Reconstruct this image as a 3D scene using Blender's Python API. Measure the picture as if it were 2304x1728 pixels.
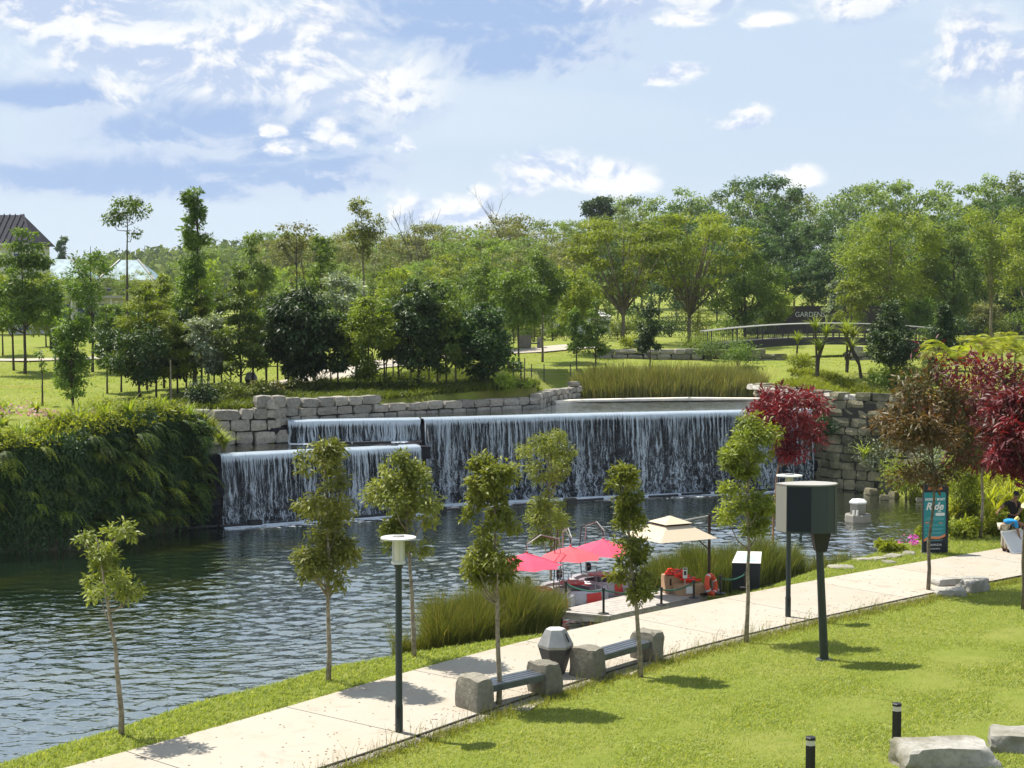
import bpy, bmesh, math, random
import numpy as np
from mathutils import Vector, Matrix, Quaternion

for _o in list(bpy.data.objects):
    bpy.data.objects.remove(_o)
SC = bpy.context.scene
COL = SC.collection
R = math.radians
HAZE = 0.00012

# ---------------------------------------------------------------- camera
F = 3333.0                    # focal length in pixels of the 2304 wide photograph
CX, CY, HOR = 1152.0, 864.0, 704.0
CAMZ = 8.0
PITCH = -math.atan((CY - HOR) / F)
cam_d = bpy.data.cameras.new('camera')
cam_d.sensor_width = 36.0
cam_d.lens = 36.0 * F / 2304.0
cam_d.clip_start = 0.1
cam_d.clip_end = 9000
cam = bpy.data.objects.new('camera', cam_d)
COL.objects.link(cam)
cam.location = (0, 0, CAMZ)
cam.rotation_euler = (R(90) + PITCH, 0, 0)
SC.camera = cam

# ---------------------------------------------------------------- sun, sky, exposure
SUNV = Vector((-0.40, 0.30, 0.95)).normalized()       # towards the sun: high, ahead and to the left
sun_d = bpy.data.lights.new('sun', 'SUN')
sun_d.energy = 5.0
sun_d.angle = R(0.55)
sun_d.color = (1.0, 0.94, 0.83)
sun = bpy.data.objects.new('sun', sun_d)
COL.objects.link(sun)
sun.rotation_euler = SUNV.to_track_quat('Z', 'Y').to_euler()
sun.location = (-40, 40, 80)

SC.view_settings.view_transform = 'Standard'
SC.view_settings.look = 'None'
SC.view_settings.gamma = 1.0
SC.view_settings.use_curve_mapping = False
SC.view_settings.exposure = 0.85


class NT:
    """small helper for node trees"""
    def __init__(self, tree):
        self.t = tree

    def n(self, kind, **kw):
        nd = self.t.nodes.new(kind)
        for k, v in kw.items():
            setattr(nd, k, v)
        return nd

    def link(self, a, b):
        self.t.links.new(a, b)

    def put(self, sock, v):
        if hasattr(v, 'is_output') or isinstance(v, bpy.types.NodeSocket):
            self.t.links.new(v, sock)
        else:
            sock.default_value = v

    def m(self, op, a, b=None, c=None, clamp=False):
        nd = self.n('ShaderNodeMath', operation=op)
        nd.use_clamp = clamp
        self.put(nd.inputs[0], a)
        if b is not None:
            self.put(nd.inputs[1], b)
        if c is not None:
            self.put(nd.inputs[2], c)
        return nd.outputs[0]

    def mix(self, fac, a, b, blend='MIX'):
        nd = self.n('ShaderNodeMix', data_type='RGBA', blend_type=blend)
        self.put(nd.inputs['Factor'], fac)
        self.put(nd.inputs['A'], a if not isinstance(a, tuple) else (*a[:3], 1))
        self.put(nd.inputs['B'], b if not isinstance(b, tuple) else (*b[:3], 1))
        return nd.outputs['Result']

    def noise(self, vec, scale, detail=4, rough=0.55, dist=0.0, dim='3D'):
        nd = self.n('ShaderNodeTexNoise', noise_dimensions=dim)
        if vec is not None:
            self.put(nd.inputs['Vector'], vec)
        nd.inputs['Scale'].default_value = scale
        nd.inputs['Detail'].default_value = detail
        nd.inputs['Roughness'].default_value = rough
        nd.inputs['Distortion'].default_value = dist
        return nd.outputs['Fac']

    def ss(self, v, a, b, lo=0.0, hi=1.0):
        nd = self.n('ShaderNodeMapRange', interpolation_type='SMOOTHSTEP')
        self.put(nd.inputs['Value'], v)
        nd.inputs['From Min'].default_value = a
        nd.inputs['From Max'].default_value = b
        nd.inputs['To Min'].default_value = lo
        nd.inputs['To Max'].default_value = hi
        return nd.outputs[0]

    def comb(self, x, y, z):
        nd = self.n('ShaderNodeCombineXYZ')
        for i, q in enumerate((x, y, z)):
            self.put(nd.inputs[i], q)
        return nd.outputs[0]

    def vmul(self, v, s):
        nd = self.n('ShaderNodeVectorMath', operation='MULTIPLY')
        self.put(nd.inputs[0], v)
        self.put(nd.inputs[1], s)
        return nd.outputs[0]


world = bpy.data.worlds.new('World')
SC.world = world
world.use_nodes = True
W = NT(world.node_tree)
world.node_tree.nodes.clear()
w_out = W.n('ShaderNodeOutputWorld')
w_bg = W.n('ShaderNodeBackground')
SKY = 0.1
w_bg.inputs['Strength'].default_value = SKY
W.link(w_bg.outputs[0], w_out.inputs[0])
sky = W.n('ShaderNodeTexSky', sky_type='NISHITA')
sky.sun_disc = False
sky.sun_elevation = math.asin(SUNV.z)
sky.sun_rotation = math.atan2(SUNV.x, SUNV.y)
sky.air_density = 1.2
sky.dust_density = 1.5
sky.ozone_density = 2.0
tc = W.n('ShaderNodeTexCoord')
sep = W.n('ShaderNodeSeparateXYZ')
W.link(tc.outputs['Generated'], sep.inputs[0])
sx, sy, sz = sep.outputs
az = W.m('ARCTAN2', sx, sy)
el = W.m('ARCSINE', sz)
elp = W.m('MAXIMUM', el, 0.0)
dirv = tc.outputs['Generated']
K0 = 1.0 / SKY


def lin(r, g, b, k=1.0):
    f = lambda c: (c / 255 / 12.92) if c / 255 <= 0.04045 else ((c / 255 + 0.055) / 1.055) ** 2.4
    return (f(r) * k, f(g) * k, f(b) * k)


KS = K0 * 0.56                # sky radiance under this exposure
# the sky in the photograph's angular scale: x = azimuth, y = elevation, in units of 1/F rad
P0 = W.comb(W.m('MULTIPLY', az, F), W.m('MULTIPLY', el, F), 0.0)
veil = W.noise(W.vmul(P0, (0.0010, 0.0050, 1)), 1.0, 3, 0.55, 0.4, dim='2D')


def vop(op, a, b=None, c=None):
    nd = W.n('ShaderNodeVectorMath', operation=op)
    W.put(nd.inputs[0], a)
    if b is not None: W.put(nd.inputs[1], b)
    if c is not None: W.put(nd.inputs[2], c)
    return nd


PS = vop('MULTIPLY', P0, (1 / 200, 1 / 135, 0)).outputs[0]
n1 = W.noise(PS, 1.0, 7, 0.60, 0.25, dim='2D')
n2 = W.noise(vop('ADD', PS, (-0.06, 0.15, 0)).outputs[0], 1.0, 7, 0.60, 0.25, dim='2D')
n3 = W.noise(PS, 3.4, 5, 0.60, 0.2, dim='2D')
emb = W.m('SUBTRACT', n1, n2)
wob = W.m('SUBTRACT', n1, 0.5)
PW_ = vop('ADD', P0, W.comb(W.m('MULTIPLY', wob, 260), W.m('MULTIPLY', W.m('SUBTRACT', n2, 0.5), 120), 0.0)).outputs[0]
PS_ = vop('ADD', P0, W.comb(W.m('MULTIPLY', W.m('SUBTRACT', n3, 0.5), 70), W.m('MULTIPLY', W.m('SUBTRACT', n1, 0.5), 30), 0.0)).outputs[0]


def field(P, blobs):
    """1 - distance to the nearest cloud core, in cloud radii"""
    acc = None
    for (u, v, wu, hv, a) in blobs:
        cx_, cy_ = F * math.atan((u - CX) / F), F * math.atan((HOR - v) / F)
        wu, hv = wu * a, hv * a
        r = vop('LENGTH', vop('MULTIPLY_ADD', P, (1 / wu, 1 / hv, 0), (-cx_ / wu, -cy_ / hv, 0)).outputs[0]).outputs['Value']
        acc = r if acc is None else W.m('MINIMUM', acc, r)
    return W.m('SUBTRACT', 1.0, acc)


# broken layers, blue grey from below
grey = [(520, 300, 480, 95, 1), (330, 400, 620, 75, 1), (700, 400, 260, 60, 1), (120, 250, 300, 60, 1), (1080, 20, 420, 170, 1.12), (1150, 110, 320, 80, 1.1)]
# cumulus, white
white = [(110, 50, 330, 90, 1), (400, 150, 320, 75, 1), (640, 130, 190, 105, 1), (720, 75, 75, 100, 1), (860, 212, 140, 62, 1), (520, 205, 360, 45, .9),
         (1480, 0, 230, 45, .9), (2235, 190, 160, 90, .95), (2180, 120, 80, 70, .9), (1960, 15, 180, 40, .8)]
small = [(1230, 388, 110, 50, 1), (1360, 402, 110, 44, 1), (1180, 415, 80, 30, 1), (1440, 415, 50, 24, 1), (1690, 268, 46, 30, 1), (1660, 285, 70, 16, 1), (1500, 182, 70, 26, .9), (1545, 165, 50, 22, .9), (1545, 52, 80, 24, .8), (730, 296, 46, 30, .9), (775, 330, 36, 34, .9), (650, 335, 60, 26, .8), (620, 300, 40, 20, .8), (885, 325, 50, 22, .9), (910, 340, 40, 14, .9),
         (918, 470, 46, 40, 1), (1050, 470, 80, 30, 1), (1090, 440, 36, 28, 1), (1010, 490, 110, 26, 1), (1800, 410, 60, 36, .9), (1720, 60, 90, 22, .8)]
fg = field(PW_, grey)
fw = W.m('ADD', field(PW_, white), W.m('MULTIPLY', wob, 1.1))
fs_ = W.m('ADD', field(PS_, small), W.m('MULTIPLY', W.m('SUBTRACT', n3, 0.5), 1.1))
sk = W.mix(0.86, sky.outputs[0], lin(203, 220, 241, KS))
sk = W.mix(W.ss(veil, 0.36, 0.66, 0, 0.85), sk, lin(216, 231, 247, KS))
sk = W.mix(W.ss(elp, 0.0, 0.12, 0.75, 0.0), sk, lin(221, 235, 248, KS))
sk = W.mix(W.ss(fg, -0.05, 0.55, 0, 0.95), sk, W.mix(W.ss(W.m('SUBTRACT', fg, W.m('MULTIPLY', emb, 2.5)), 0.1, 0.8), lin(208, 221, 243, KS), lin(163, 190, 232, KS)))
sk = W.mix(W.ss(fw, -0.55, 0.65, 0, 0.95), sk, W.mix(W.ss(W.m('ADD', W.m('MULTIPLY', emb, 6.0), W.m('MULTIPLY', fw, -0.10)), -0.50, 0.55), lin(192, 209, 240, KS), lin(255, 255, 254, KS * 1.02)))
sk = W.mix(W.ss(fs_, -0.22, 0.45, 0, 0.97), sk, W.mix(W.ss(W.m('ADD', W.m('MULTIPLY', emb, 5.0), W.m('MULTIPLY', fs_, -0.05)), -0.55, 0.30), lin(200, 216, 244, KS), lin(255, 255, 254, KS * 1.04)))
# the same kind of broken cloud over the rest of the sky, above and behind the camera
wide = W.noise(dirv, 3.2, 3, 0.6, 0.3)
outside = W.ss(W.m('MAXIMUM', W.m('ABSOLUTE', az), W.m('MULTIPLY', el, 1.6)), 0.42, 0.62)
wc = W.mix(W.ss(wide, 0.5, 0.66), lin(176, 204, 242, KS), lin(250, 251, 252, KS))
sk = W.mix(W.m('MULTIPLY', W.m('MULTIPLY', W.ss(wide, 0.44, 0.58), outside), 0.85), sk, wc)
W.link(sk, w_bg.inputs['Color'])
try:
    world.cycles.sampling_method = 'MANUAL'
    world.cycles.sample_map_resolution = 512
except Exception:
    pass
SC.cycles.max_bounces = 6
SC.cycles.diffuse_bounces = 3
SC.cycles.glossy_bounces = 3
SC.cycles.transmission_bounces = 3
SC.cycles.transparent_max_bounces = 10

# ================================================================ helpers
def tag(o, label=None, cat=None, group=None, kind=None):
    if label: o['label'] = label
    if cat: o['category'] = cat
    if group: o['group'] = group
    if kind: o['kind'] = kind
    return o


def thing(name, label, cat, loc=(0, 0, 0), rz=0.0, group=None):
    o = bpy.data.objects.new(name, None)
    o.empty_display_size = 0.2
    COL.objects.link(o)
    o.location = loc
    o.rotation_euler = (0, 0, rz)
    return tag(o, label, cat, group)


def link(name, me, mat, parent=None):
    o = bpy.data.objects.new(name, me)
    COL.objects.link(o)
    if mat is not None and len(me.materials) == 0:
        me.materials.append(mat)
    if parent is not None:
        o.parent = parent
    return o


def arr_mesh(name, V, loops, starts, rnd=None, smooth=False):
    me = bpy.data.meshes.new(name)
    V = np.asarray(V, dtype=np.float32)
    me.vertices.add(len(V))
    me.vertices.foreach_set('co', V.ravel())
    loops = np.asarray(loops, dtype=np.int32)
    starts = np.asarray(starts, dtype=np.int32)
    me.loops.add(len(loops))
    me.loops.foreach_set('vertex_index', loops)
    me.polygons.add(len(starts))
    me.polygons.foreach_set('loop_start', starts)
    if smooth:
        me.polygons.foreach_set('use_smooth', np.ones(len(starts), dtype=bool))
    me.update(calc_edges=True)
    if rnd is not None:
        at = me.attributes.new('rnd', 'FLOAT', 'FACE')
        at.data.foreach_set('value', np.asarray(rnd, dtype=np.float32))
    return me


class MB:
    """collects faces of one part"""
    def __init__(self):
        self.v = []; self.f = []

    def add(self, vs, fs):
        o = len(self.v)
        self.v += [tuple(q) for q in vs]
        self.f += [tuple(i + o for i in f) for f in fs]
        return self

    def box(self, c, s, rz=0.0, M=None):
        x, y, z = s[0] / 2, s[1] / 2, s[2] / 2
        vs = [Vector(p) for p in ((-x, -y, -z), (x, -y, -z), (x, y, -z), (-x, y, -z), (-x, -y, z), (x, -y, z), (x, y, z), (-x, y, z))]
        if M is None:
            M = Matrix.Rotation(rz, 3, 'Z')
        c = Vector(c)
        return self.add([c + M @ p for p in vs], [(0, 3, 2, 1), (4, 5, 6, 7), (0, 1, 5, 4), (1, 2, 6, 5), (2, 3, 7, 6), (3, 0, 4, 7)])

    def bar(self, a, b, w, h):
        a, b = Vector(a), Vector(b)
        d = (b - a)
        q = d.to_track_quat('X', 'Z').to_matrix()
        return self.box((a + b) / 2, (d.length, w, h), M=q)

    def tube(self, pts, rad, n=6, cap=True):
        pts = [Vector(p) for p in pts]
        if not hasattr(rad, '__len__'):
            rad = [rad] * len(pts)
        rings = []
        prev = None
        for i, p in enumerate(pts):
            d = (pts[min(i + 1, len(pts) - 1)] - pts[max(i - 1, 0)])
            if d.length < 1e-9: d = Vector((0, 0, 1))
            d.normalize()
            if prev is None:
                a = Vector((1, 0, 0)) if abs(d.x) < 0.9 else Vector((0, 1, 0))
                u = d.cross(a).normalized()
            else:
                u = (prev - d * prev.dot(d))
                u = u.normalized() if u.length > 1e-6 else d.orthogonal().normalized()
            prev = u
            w = d.cross(u)
            rings.append([p + (u * math.cos(2 * math.pi * k / n) + w * math.sin(2 * math.pi * k / n)) * rad[i] for k in range(n)])
        vs = [q for r in rings for q in r]
        fs = []
        for i in range(len(rings) - 1):
            for k in range(n):
                a, b = i * n + k, i * n + (k + 1) % n
                fs.append((a, b, b + n, a + n))
        if cap:
            fs.append(tuple(range(n - 1, -1, -1)))
            fs.append(tuple((len(rings) - 1) * n + k for k in range(n)))
        return self.add(vs, fs)

    def lathe(self, prof, n=16, c=(0, 0, 0), rot=0.0, cap=True):
        vs, fs = [], []
        for r, z in prof:
            for k in range(n):
                a = 2 * math.pi * k / n + rot
                vs.append((c[0] + r * math.cos(a), c[1] + r * math.sin(a), c[2] + z))
        for i in range(len(prof) - 1):
            for k in range(n):
                a, b = i * n + k, i * n + (k + 1) % n
                fs.append((a, b, b + n, a + n))
        if cap:
            fs.append(tuple(range(n - 1, -1, -1)))
            fs.append(tuple((len(prof) - 1) * n + k for k in range(n)))
        return self.add(vs, fs)

    def prism(self, poly, z0, z1, s1=1.0):
        n = len(poly)
        vs = [(x, y, z0) for x, y in poly] + [(x * s1, y * s1, z1) for x, y in poly]
        fs = [tuple(range(n - 1, -1, -1)), tuple(range(n, 2 * n))]
        fs += [(k, (k + 1) % n, (k + 1) % n + n, k + n) for k in range(n)]
        return self.add(vs, fs)

    def build(self, name, mat, parent=None, smooth=False, bevel=0.0):
        me = bpy.data.meshes.new(name)
        me.from_pydata(self.v, [], self.f)
        if bevel:
            bm = bmesh.new(); bm.from_mesh(me)
            es = [e for e in bm.edges if len(e.link_faces) == 2 and e.calc_face_angle(0) > 0.5]
            bmesh.ops.bevel(bm, geom=es, offset=bevel, segments=2, affect='EDGES', clamp_overlap=True)
            bm.to_mesh(me); bm.free()
        if smooth:
            for p in me.polygons: p.use_smooth = True
            try:
                me.set_sharp_from_angle(angle=R(38))
            except Exception:
                pass
        me.update()
        return link(name, me, mat, parent)


def text_obj(txt, size, mat, parent, loc, rot, name='lettering', extrude=0.004, align='CENTER', shear=0.0, scale_x=1.0, weight=0.0):
    cu = bpy.data.curves.new('t', 'FONT')
    cu.body = txt; cu.size = size; cu.align_x = align; cu.align_y = 'CENTER'
    cu.extrude = extrude; cu.shear = shear; cu.resolution_u = 3; cu.offset = weight
    to = bpy.data.objects.new('t', cu)
    COL.objects.link(to)
    dg = bpy.context.evaluated_depsgraph_get()
    me = bpy.data.meshes.new_from_object(to.evaluated_get(dg))
    bpy.data.objects.remove(to)
    o = link(name, me, None, parent)
    me.materials.clear(); me.materials.append(mat)
    o.location = loc; o.rotation_euler = rot; o.scale = (scale_x, 1, 1)
    return o


# ---------------------------------------------------------------- photograph pixel -> place
def ray(u, v):
    x = (u - CX) / F; y = (CY - v) / F
    return np.array([x, math.cos(PITCH) - y * math.sin(PITCH), math.sin(PITCH) + y * math.cos(PITCH)])


def G(u, v, z=0.0):
    d = ray(u, v); t = (z - CAMZ) / d[2]
    return Vector((d[0] * t, d[1] * t, z))


def AT(u, v, Y):
    d = ray(u, v); t = Y / d[1]
    return Vector((d[0] * t, Y, CAMZ + d[2] * t))


def rise(v0, v1, Y):
    """height in metres between two rows at distance Y"""
    return (v0 - v1) / F * Y


# ================================================================ the lie of the land
FAR = np.array([(-60, -28), (-16, 15.5), (-10.6, 22.2), (-7.81, 25.72), (-5.5, 28.32), (-3.37, 31.28), (-2.52, 32.4), (0.8, 36.3), (4.23, 39.68), (10.2, 44.9), (16.65, 49.95), (26, 57.2), (60, 82)])
# smooth the path's far edge and offset it to get the near edge
_t = np.linspace(0, 1, 700)
_s = np.concatenate([[0], np.cumsum(np.hypot(*np.diff(FAR, axis=0).T))]); _s /= _s[-1]
_x = np.interp(_t, _s, FAR[:, 0]); _y = np.interp(_t, _s, FAR[:, 1])
for _ in range(3):
    _k = np.ones(15) / 15
    _x[7:-7] = np.convolve(_x, _k, 'valid'); _y[7:-7] = np.convolve(_y, _k, 'valid')
PFAR = np.stack([_x, _y], 1)
_d = np.gradient(PFAR, axis=0); _d /= np.linalg.norm(_d, axis=1)[:, None]
PW = 3.42
PNEAR = PFAR + np.stack([_d[:, 1], -_d[:, 0]], 1) * PW
PDIR = _d


def fy(line, x):
    return np.interp(x, line[:, 0], line[:, 1])


LAKE = np.array([(-40, -6), (-18.6, 14.2), (-12.2, 23), (-9.37, 27.32), (-8.33, 28.87), (-7.31, 30.63), (-5.87, 32.3), (-4.66, 34.0), (-2.83, 35.4), (-0.4, 37.0), (1.5, 38.1), (4.2, 40.75), (6.6, 43.3), (8.6, 46.2), (11.25, 49.5), (13.46, 52.6), (17.2, 58.0), (18.9, 62.5), (18.64, 66.25), (17.7, 69.2), (16.2, 70.9), (15.6, 73.2),
                 (14.6, 73.2), (3.0, 69.4), (-4.2, 66.8), (-4.2, 64.1), (-11.9, 60.0), (-13.6, 59.6), (-15.2, 55.8), (-17.0, 53.4), (-19, 52.8), (-42, 40)], float)
UPPER = np.array([(-9.9, 64.4), (-4.2, 65.7), (3.1, 68.5), (11.4, 70.95), (14.7, 72.1), (14.3, 76), (13.6, 79.6), (9.5, 80.3), (5.8, 79.2), (2.0, 77.5), (1.4, 73.8), (-3.8, 69.8), (-7.4, 66.9), (-9.2, 65.6)], float)
LOWER = np.array([(-12.9, 58.9), (-11.7, 58.9), (-3.96, 63.1), (-4.1, 65.6), (-9.8, 64.3), (-13.2, 63.2)], float)
POND = np.array([(2.0, 77.2), (13.4, 79.2), (14.8, 83), (13.6, 90), (8, 92), (3.5, 90), (1.0, 83)], float)
MID = np.array([(-300, -120), (-60, 20), (-18, 40), (-6, 46), (4, 53), (12, 58), (17.5, 62), (19, 64), (60, 110), (400, 500)], float)


def sdp(P, x, y):
    """signed distance to a polygon, negative inside"""
    x = np.asarray(x, float); y = np.asarray(y, float)
    d = np.full(x.shape, 1e9); c = np.zeros(x.shape, bool)
    n = len(P)
    for i in range(n):
        ax, ay = P[i]; bx, by = P[(i + 1) % n]
        ex, ey = bx - ax, by - ay
        t = np.clip(((x - ax) * ex + (y - ay) * ey) / (ex * ex + ey * ey + 1e-12), 0, 1)
        d = np.minimum(d, (x - ax - t * ex) ** 2 + (y - ay - t * ey) ** 2)
        if abs(ey) > 1e-9:
            cond = ((ay > y) != (by > y)) & (x < ex * (y - ay) / ey + ax)
            c ^= cond
    d = np.sqrt(d)
    return np.where(c, -d, d)


def sm(a, b, x):
    t = np.clip((x - a) / (b - a), 0, 1)
    return t * t * (3 - 2 * t)


def H(x, y):
    """ground height"""
    x = np.asarray(x, float); y = np.asarray(y, float)
    lake = sdp(LAKE, x, y)
    zf = 3.75 + 0.028 * np.clip(y - 62, -40, 60) + 0.011 * np.clip(y - 122, 0, 130)
    zf = zf + 0.55 * np.exp(-(((x + 5) / 9) ** 2 + ((y - 80) / 8) ** 2))
    zf = zf + 0.5 * sm(-14, -30, x) * sm(75, 105, y) + 0.22 * np.sin(x * 0.21 + 1) * np.sin(y * 0.13) * sm(70, 90, y)
    zf = zf + 0.5 * np.exp(-(((x - 6) / 8) ** 2 + ((y - 112) / 10) ** 2))
    # wooded hills far behind
    zf = zf + 19 * np.exp(-(((x + 110) / 110) ** 2 + ((y - 640) / 170) ** 2)) + 30 * np.exp(-(((x - 60) / 160) ** 2 + ((y - 800) / 160) ** 2))
    zf = zf + 9 * np.exp(-(((x - 90) / 90) ** 2 + ((y - 330) / 90) ** 2))
    dn = (fy(PNEAR, x) - y) * 0.66
    dfp = (y - fy(PFAR, x)) * 0.66
    zn = np.where(lake > 0, np.minimum(-0.0, -0.52 + 0.5 * lake), -0.52)
    zn = np.maximum(zn, -0.52)
    zn = zn + 0.085 * np.clip(dn - 0.6, 0, 26)
    zr = np.clip(np.minimum(lake - 0.5, dfp - 2.2) * 0.42, 0, None)
    zr = np.minimum(zf, np.maximum(zr, zn * (dfp < 2.2)))
    near = y < fy(MID, x)
    z = np.where(near, zn, zf)
    right = (x > 16.3) & (y < 90)
    z = np.where(right, np.where(dfp > 0, np.minimum(zf, zr + 0.0), zn), z)
    for P, bed, lvl in ((UPPER, 2.85, 3.27), (LOWER, 1.9, 2.32)):
        s = sdp(P, x, y)
        z = np.where(s < 0.25, np.minimum(z, bed), z)
    s = sdp(POND, x, y)
    z = np.where(s < 1.6, np.minimum(z, 3.30 + 0.5 * s), z)
    z = np.where(lake < 0, np.minimum(-0.52 + 0.45 * lake, -0.52), z)
    z = np.maximum(z, -2.0)
    return z


def h1(x, y):
    return float(H(np.array([x]), np.array([y]))[0])


def T(u, v, lo=12.0, hi=420.0):
    """where the ray of a pixel meets the ground"""
    d = ray(u, v)
    t = np.concatenate([np.arange(lo, 120, 0.1), np.arange(120, hi, 0.5)])
    x = d[0] * t; y = d[1] * t; z = CAMZ + d[2] * t
    g = H(x, y)
    w = np.where(z < g)[0]
    i = w[0] if len(w) else len(t) - 1
    return Vector((x[i], y[i], g[i]))


# ================================================================ materials
def mat(name, col, rough=0.7, spec=0.3, metal=0.0, bump=0.0, bscale=20.0, var=0.0, vscale=4.0, col2=None, emit=None):
    m = bpy.data.materials.new(name); m.use_nodes = True
    t = NT(m.node_tree); bs = m.node_tree.nodes['Principled BSDF']
    bs.inputs['Roughness'].default_value = rough
    bs.inputs['Specular IOR Level'].default_value = spec
    bs.inputs['Metallic'].default_value = metal
    co = t.n('ShaderNodeTexCoord').outputs['Object']
    c = (*col, 1)
    if var or col2:
        nz = t.noise(co, vscale, 6, 0.6)
        c2 = col2 if col2 else tuple(q * (1 - var) for q in col)
        c1 = col if col2 else tuple(min(1, q * (1 + var)) for q in col)
        t.link(t.mix(t.ss(nz, 0.3, 0.7), c1, c2), bs.inputs['Base Color'])
    else:
        bs.inputs['Base Color'].default_value = c
    if bump:
        b = t.n('ShaderNodeBump'); b.inputs['Strength'].default_value = bump
        b.inputs['Distance'].default_value = 0.02
        t.link(t.noise(co, bscale, 6, 0.6), b.inputs['Height'])
        t.link(b.outputs[0], bs.inputs['Normal'])
    if emit:
        bs.inputs['Emission Color'].default_value = (*emit[:3], 1); bs.inputs['Emission Strength'].default_value = emit[3]
    return m


LEAFK = {'*': 1.6, 'grass_blade': 1.15, 'grass_long': 1.0, 'reed_pond_blade': 1.0, 'petal_pink': 1.0, 'petal_magenta': 1.0, 'leaf_yellow': 1.0, 'leaf_lime': 1.0, 'leaf_forest': 1.95, 'leaf_dry': 1.3, 'leaf_spread': 1.75, 'leaf_dark': 1.35, 'leaf_fresh': 1.4, 'leaf_fern_dark': 1.15, 'leaf_red': 1.0, 'leaf_vine': 1.0}


def leaf_mat(name, a, b, trans=0.38, tcol=None, rough=0.5, spec=0.25, ovar=0.22, c=None):
    """leaf colours: each leaf and each plant differs a little; light passes through the blade"""
    kk = LEAFK.get(name, LEAFK['*'])
    a = tuple(q * kk * .68 for q in a); b = tuple(q * kk * 1.18 for q in b)
    if c is not None: c = tuple(q * kk for q in c)
    m = bpy.data.materials.new(name); m.use_nodes = True
    t = NT(m.node_tree); nt = m.node_tree
    bs = nt.nodes['Principled BSDF']; out = nt.nodes['Material Output']
    at = t.n('ShaderNodeAttribute'); at.attribute_name = 'rnd'
    oi = t.n('ShaderNodeObjectInfo')
    col = t.mix(at.outputs['Fac'], a, b)
    if c is not None:
        col = t.mix(t.ss(at.outputs['Fac'], 0.88, 0.97), col, c)
    hs = t.n('ShaderNodeHueSaturation')
    t.link(t.m('ADD', 0.5 - 0.012, t.m('MULTIPLY', oi.outputs['Random'], 0.018)), hs.inputs['Hue'])
    t.link(t.m('ADD', 1 - ovar, t.m('MULTIPLY', oi.outputs['Random'], 2 * ovar)), hs.inputs['Value'])
    t.link(col, hs.inputs['Color'])
    bs.inputs['Roughness'].default_value = rough
    bs.inputs['Specular IOR Level'].default_value = spec
    t.link(hs.outputs[0], bs.inputs['Base Color'])
    tr = t.n('ShaderNodeBsdfTranslucent')
    tc_ = tcol or (1.42, 1.45, 0.5)
    t.link(t.mix(1.0, hs.outputs[0], tc_, 'MULTIPLY'), tr.inputs['Color'])
    mx = t.n('ShaderNodeMixShader'); mx.inputs[0].default_value = trans
    t.link(bs.outputs[0], mx.inputs[1]); t.link(tr.outputs[0], mx.inputs[2])
    t.link(mx.outputs[0], out.inputs['Surface'])
    return m


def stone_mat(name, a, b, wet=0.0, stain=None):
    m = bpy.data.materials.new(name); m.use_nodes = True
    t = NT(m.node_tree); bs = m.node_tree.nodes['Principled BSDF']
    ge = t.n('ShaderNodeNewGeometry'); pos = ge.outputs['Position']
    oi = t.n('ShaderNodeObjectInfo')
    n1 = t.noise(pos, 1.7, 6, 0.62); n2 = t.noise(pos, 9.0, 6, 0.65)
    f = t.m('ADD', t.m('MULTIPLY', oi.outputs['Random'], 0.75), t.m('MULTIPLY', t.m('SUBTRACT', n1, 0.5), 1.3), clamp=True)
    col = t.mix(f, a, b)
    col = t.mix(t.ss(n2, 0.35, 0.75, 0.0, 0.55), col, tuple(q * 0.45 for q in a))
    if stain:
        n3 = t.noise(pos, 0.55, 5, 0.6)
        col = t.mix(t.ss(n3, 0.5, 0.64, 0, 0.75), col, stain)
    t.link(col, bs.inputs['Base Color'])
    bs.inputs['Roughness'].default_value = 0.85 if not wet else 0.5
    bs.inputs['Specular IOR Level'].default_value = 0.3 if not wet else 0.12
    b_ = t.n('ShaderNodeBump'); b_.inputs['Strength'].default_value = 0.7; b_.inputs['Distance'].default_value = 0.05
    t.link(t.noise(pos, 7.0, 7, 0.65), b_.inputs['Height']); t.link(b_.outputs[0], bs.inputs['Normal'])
    return m


def ground_mat():
    m = bpy.data.materials.new('turf_ground'); m.use_nodes = True
    t = NT(m.node_tree); bs = m.node_tree.nodes['Principled BSDF']
    pos = t.n('ShaderNodeNewGeometry').outputs['Position']
    n1 = t.noise(pos, 0.35, 6, 0.6); n2 = t.noise(pos, 3.0, 6, 0.65); n3 = t.noise(pos, 24.0, 5, 0.7)
    c = t.mix(t.ss(n1, 0.35, 0.65), (0.185, 0.228, 0.038), (0.228, 0.248, 0.058))
    c = t.mix(t.ss(n2, 0.45, 0.75, 0, 0.6), c, (0.110, 0.160, 0.014))
    c = t.mix(t.ss(n3, 0.5, 0.75, 0, 0.65), c, (0.26, 0.26, 0.045))
    dry = t.noise(pos, 0.16, 5, 0.6)
    c = t.mix(t.ss(dry, 0.6, 0.72, 0, 0.55), c, (0.22, 0.17, 0.055))
    t.link(c, bs.inputs['Base Color'])
    bs.inputs['Roughness'].default_value = 0.95
    bs.inputs['Specular IOR Level'].default_value = 0.1
    b = t.n('ShaderNodeBump'); b.inputs['Strength'].default_value = 0.9; b.inputs['Distance'].default_value = 0.10
    t.link(t.m('ADD', n2, t.m('MULTIPLY', n3, 0.6)), b.inputs['Height']); t.link(b.outputs[0], bs.inputs['Normal'])
    return m


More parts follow.
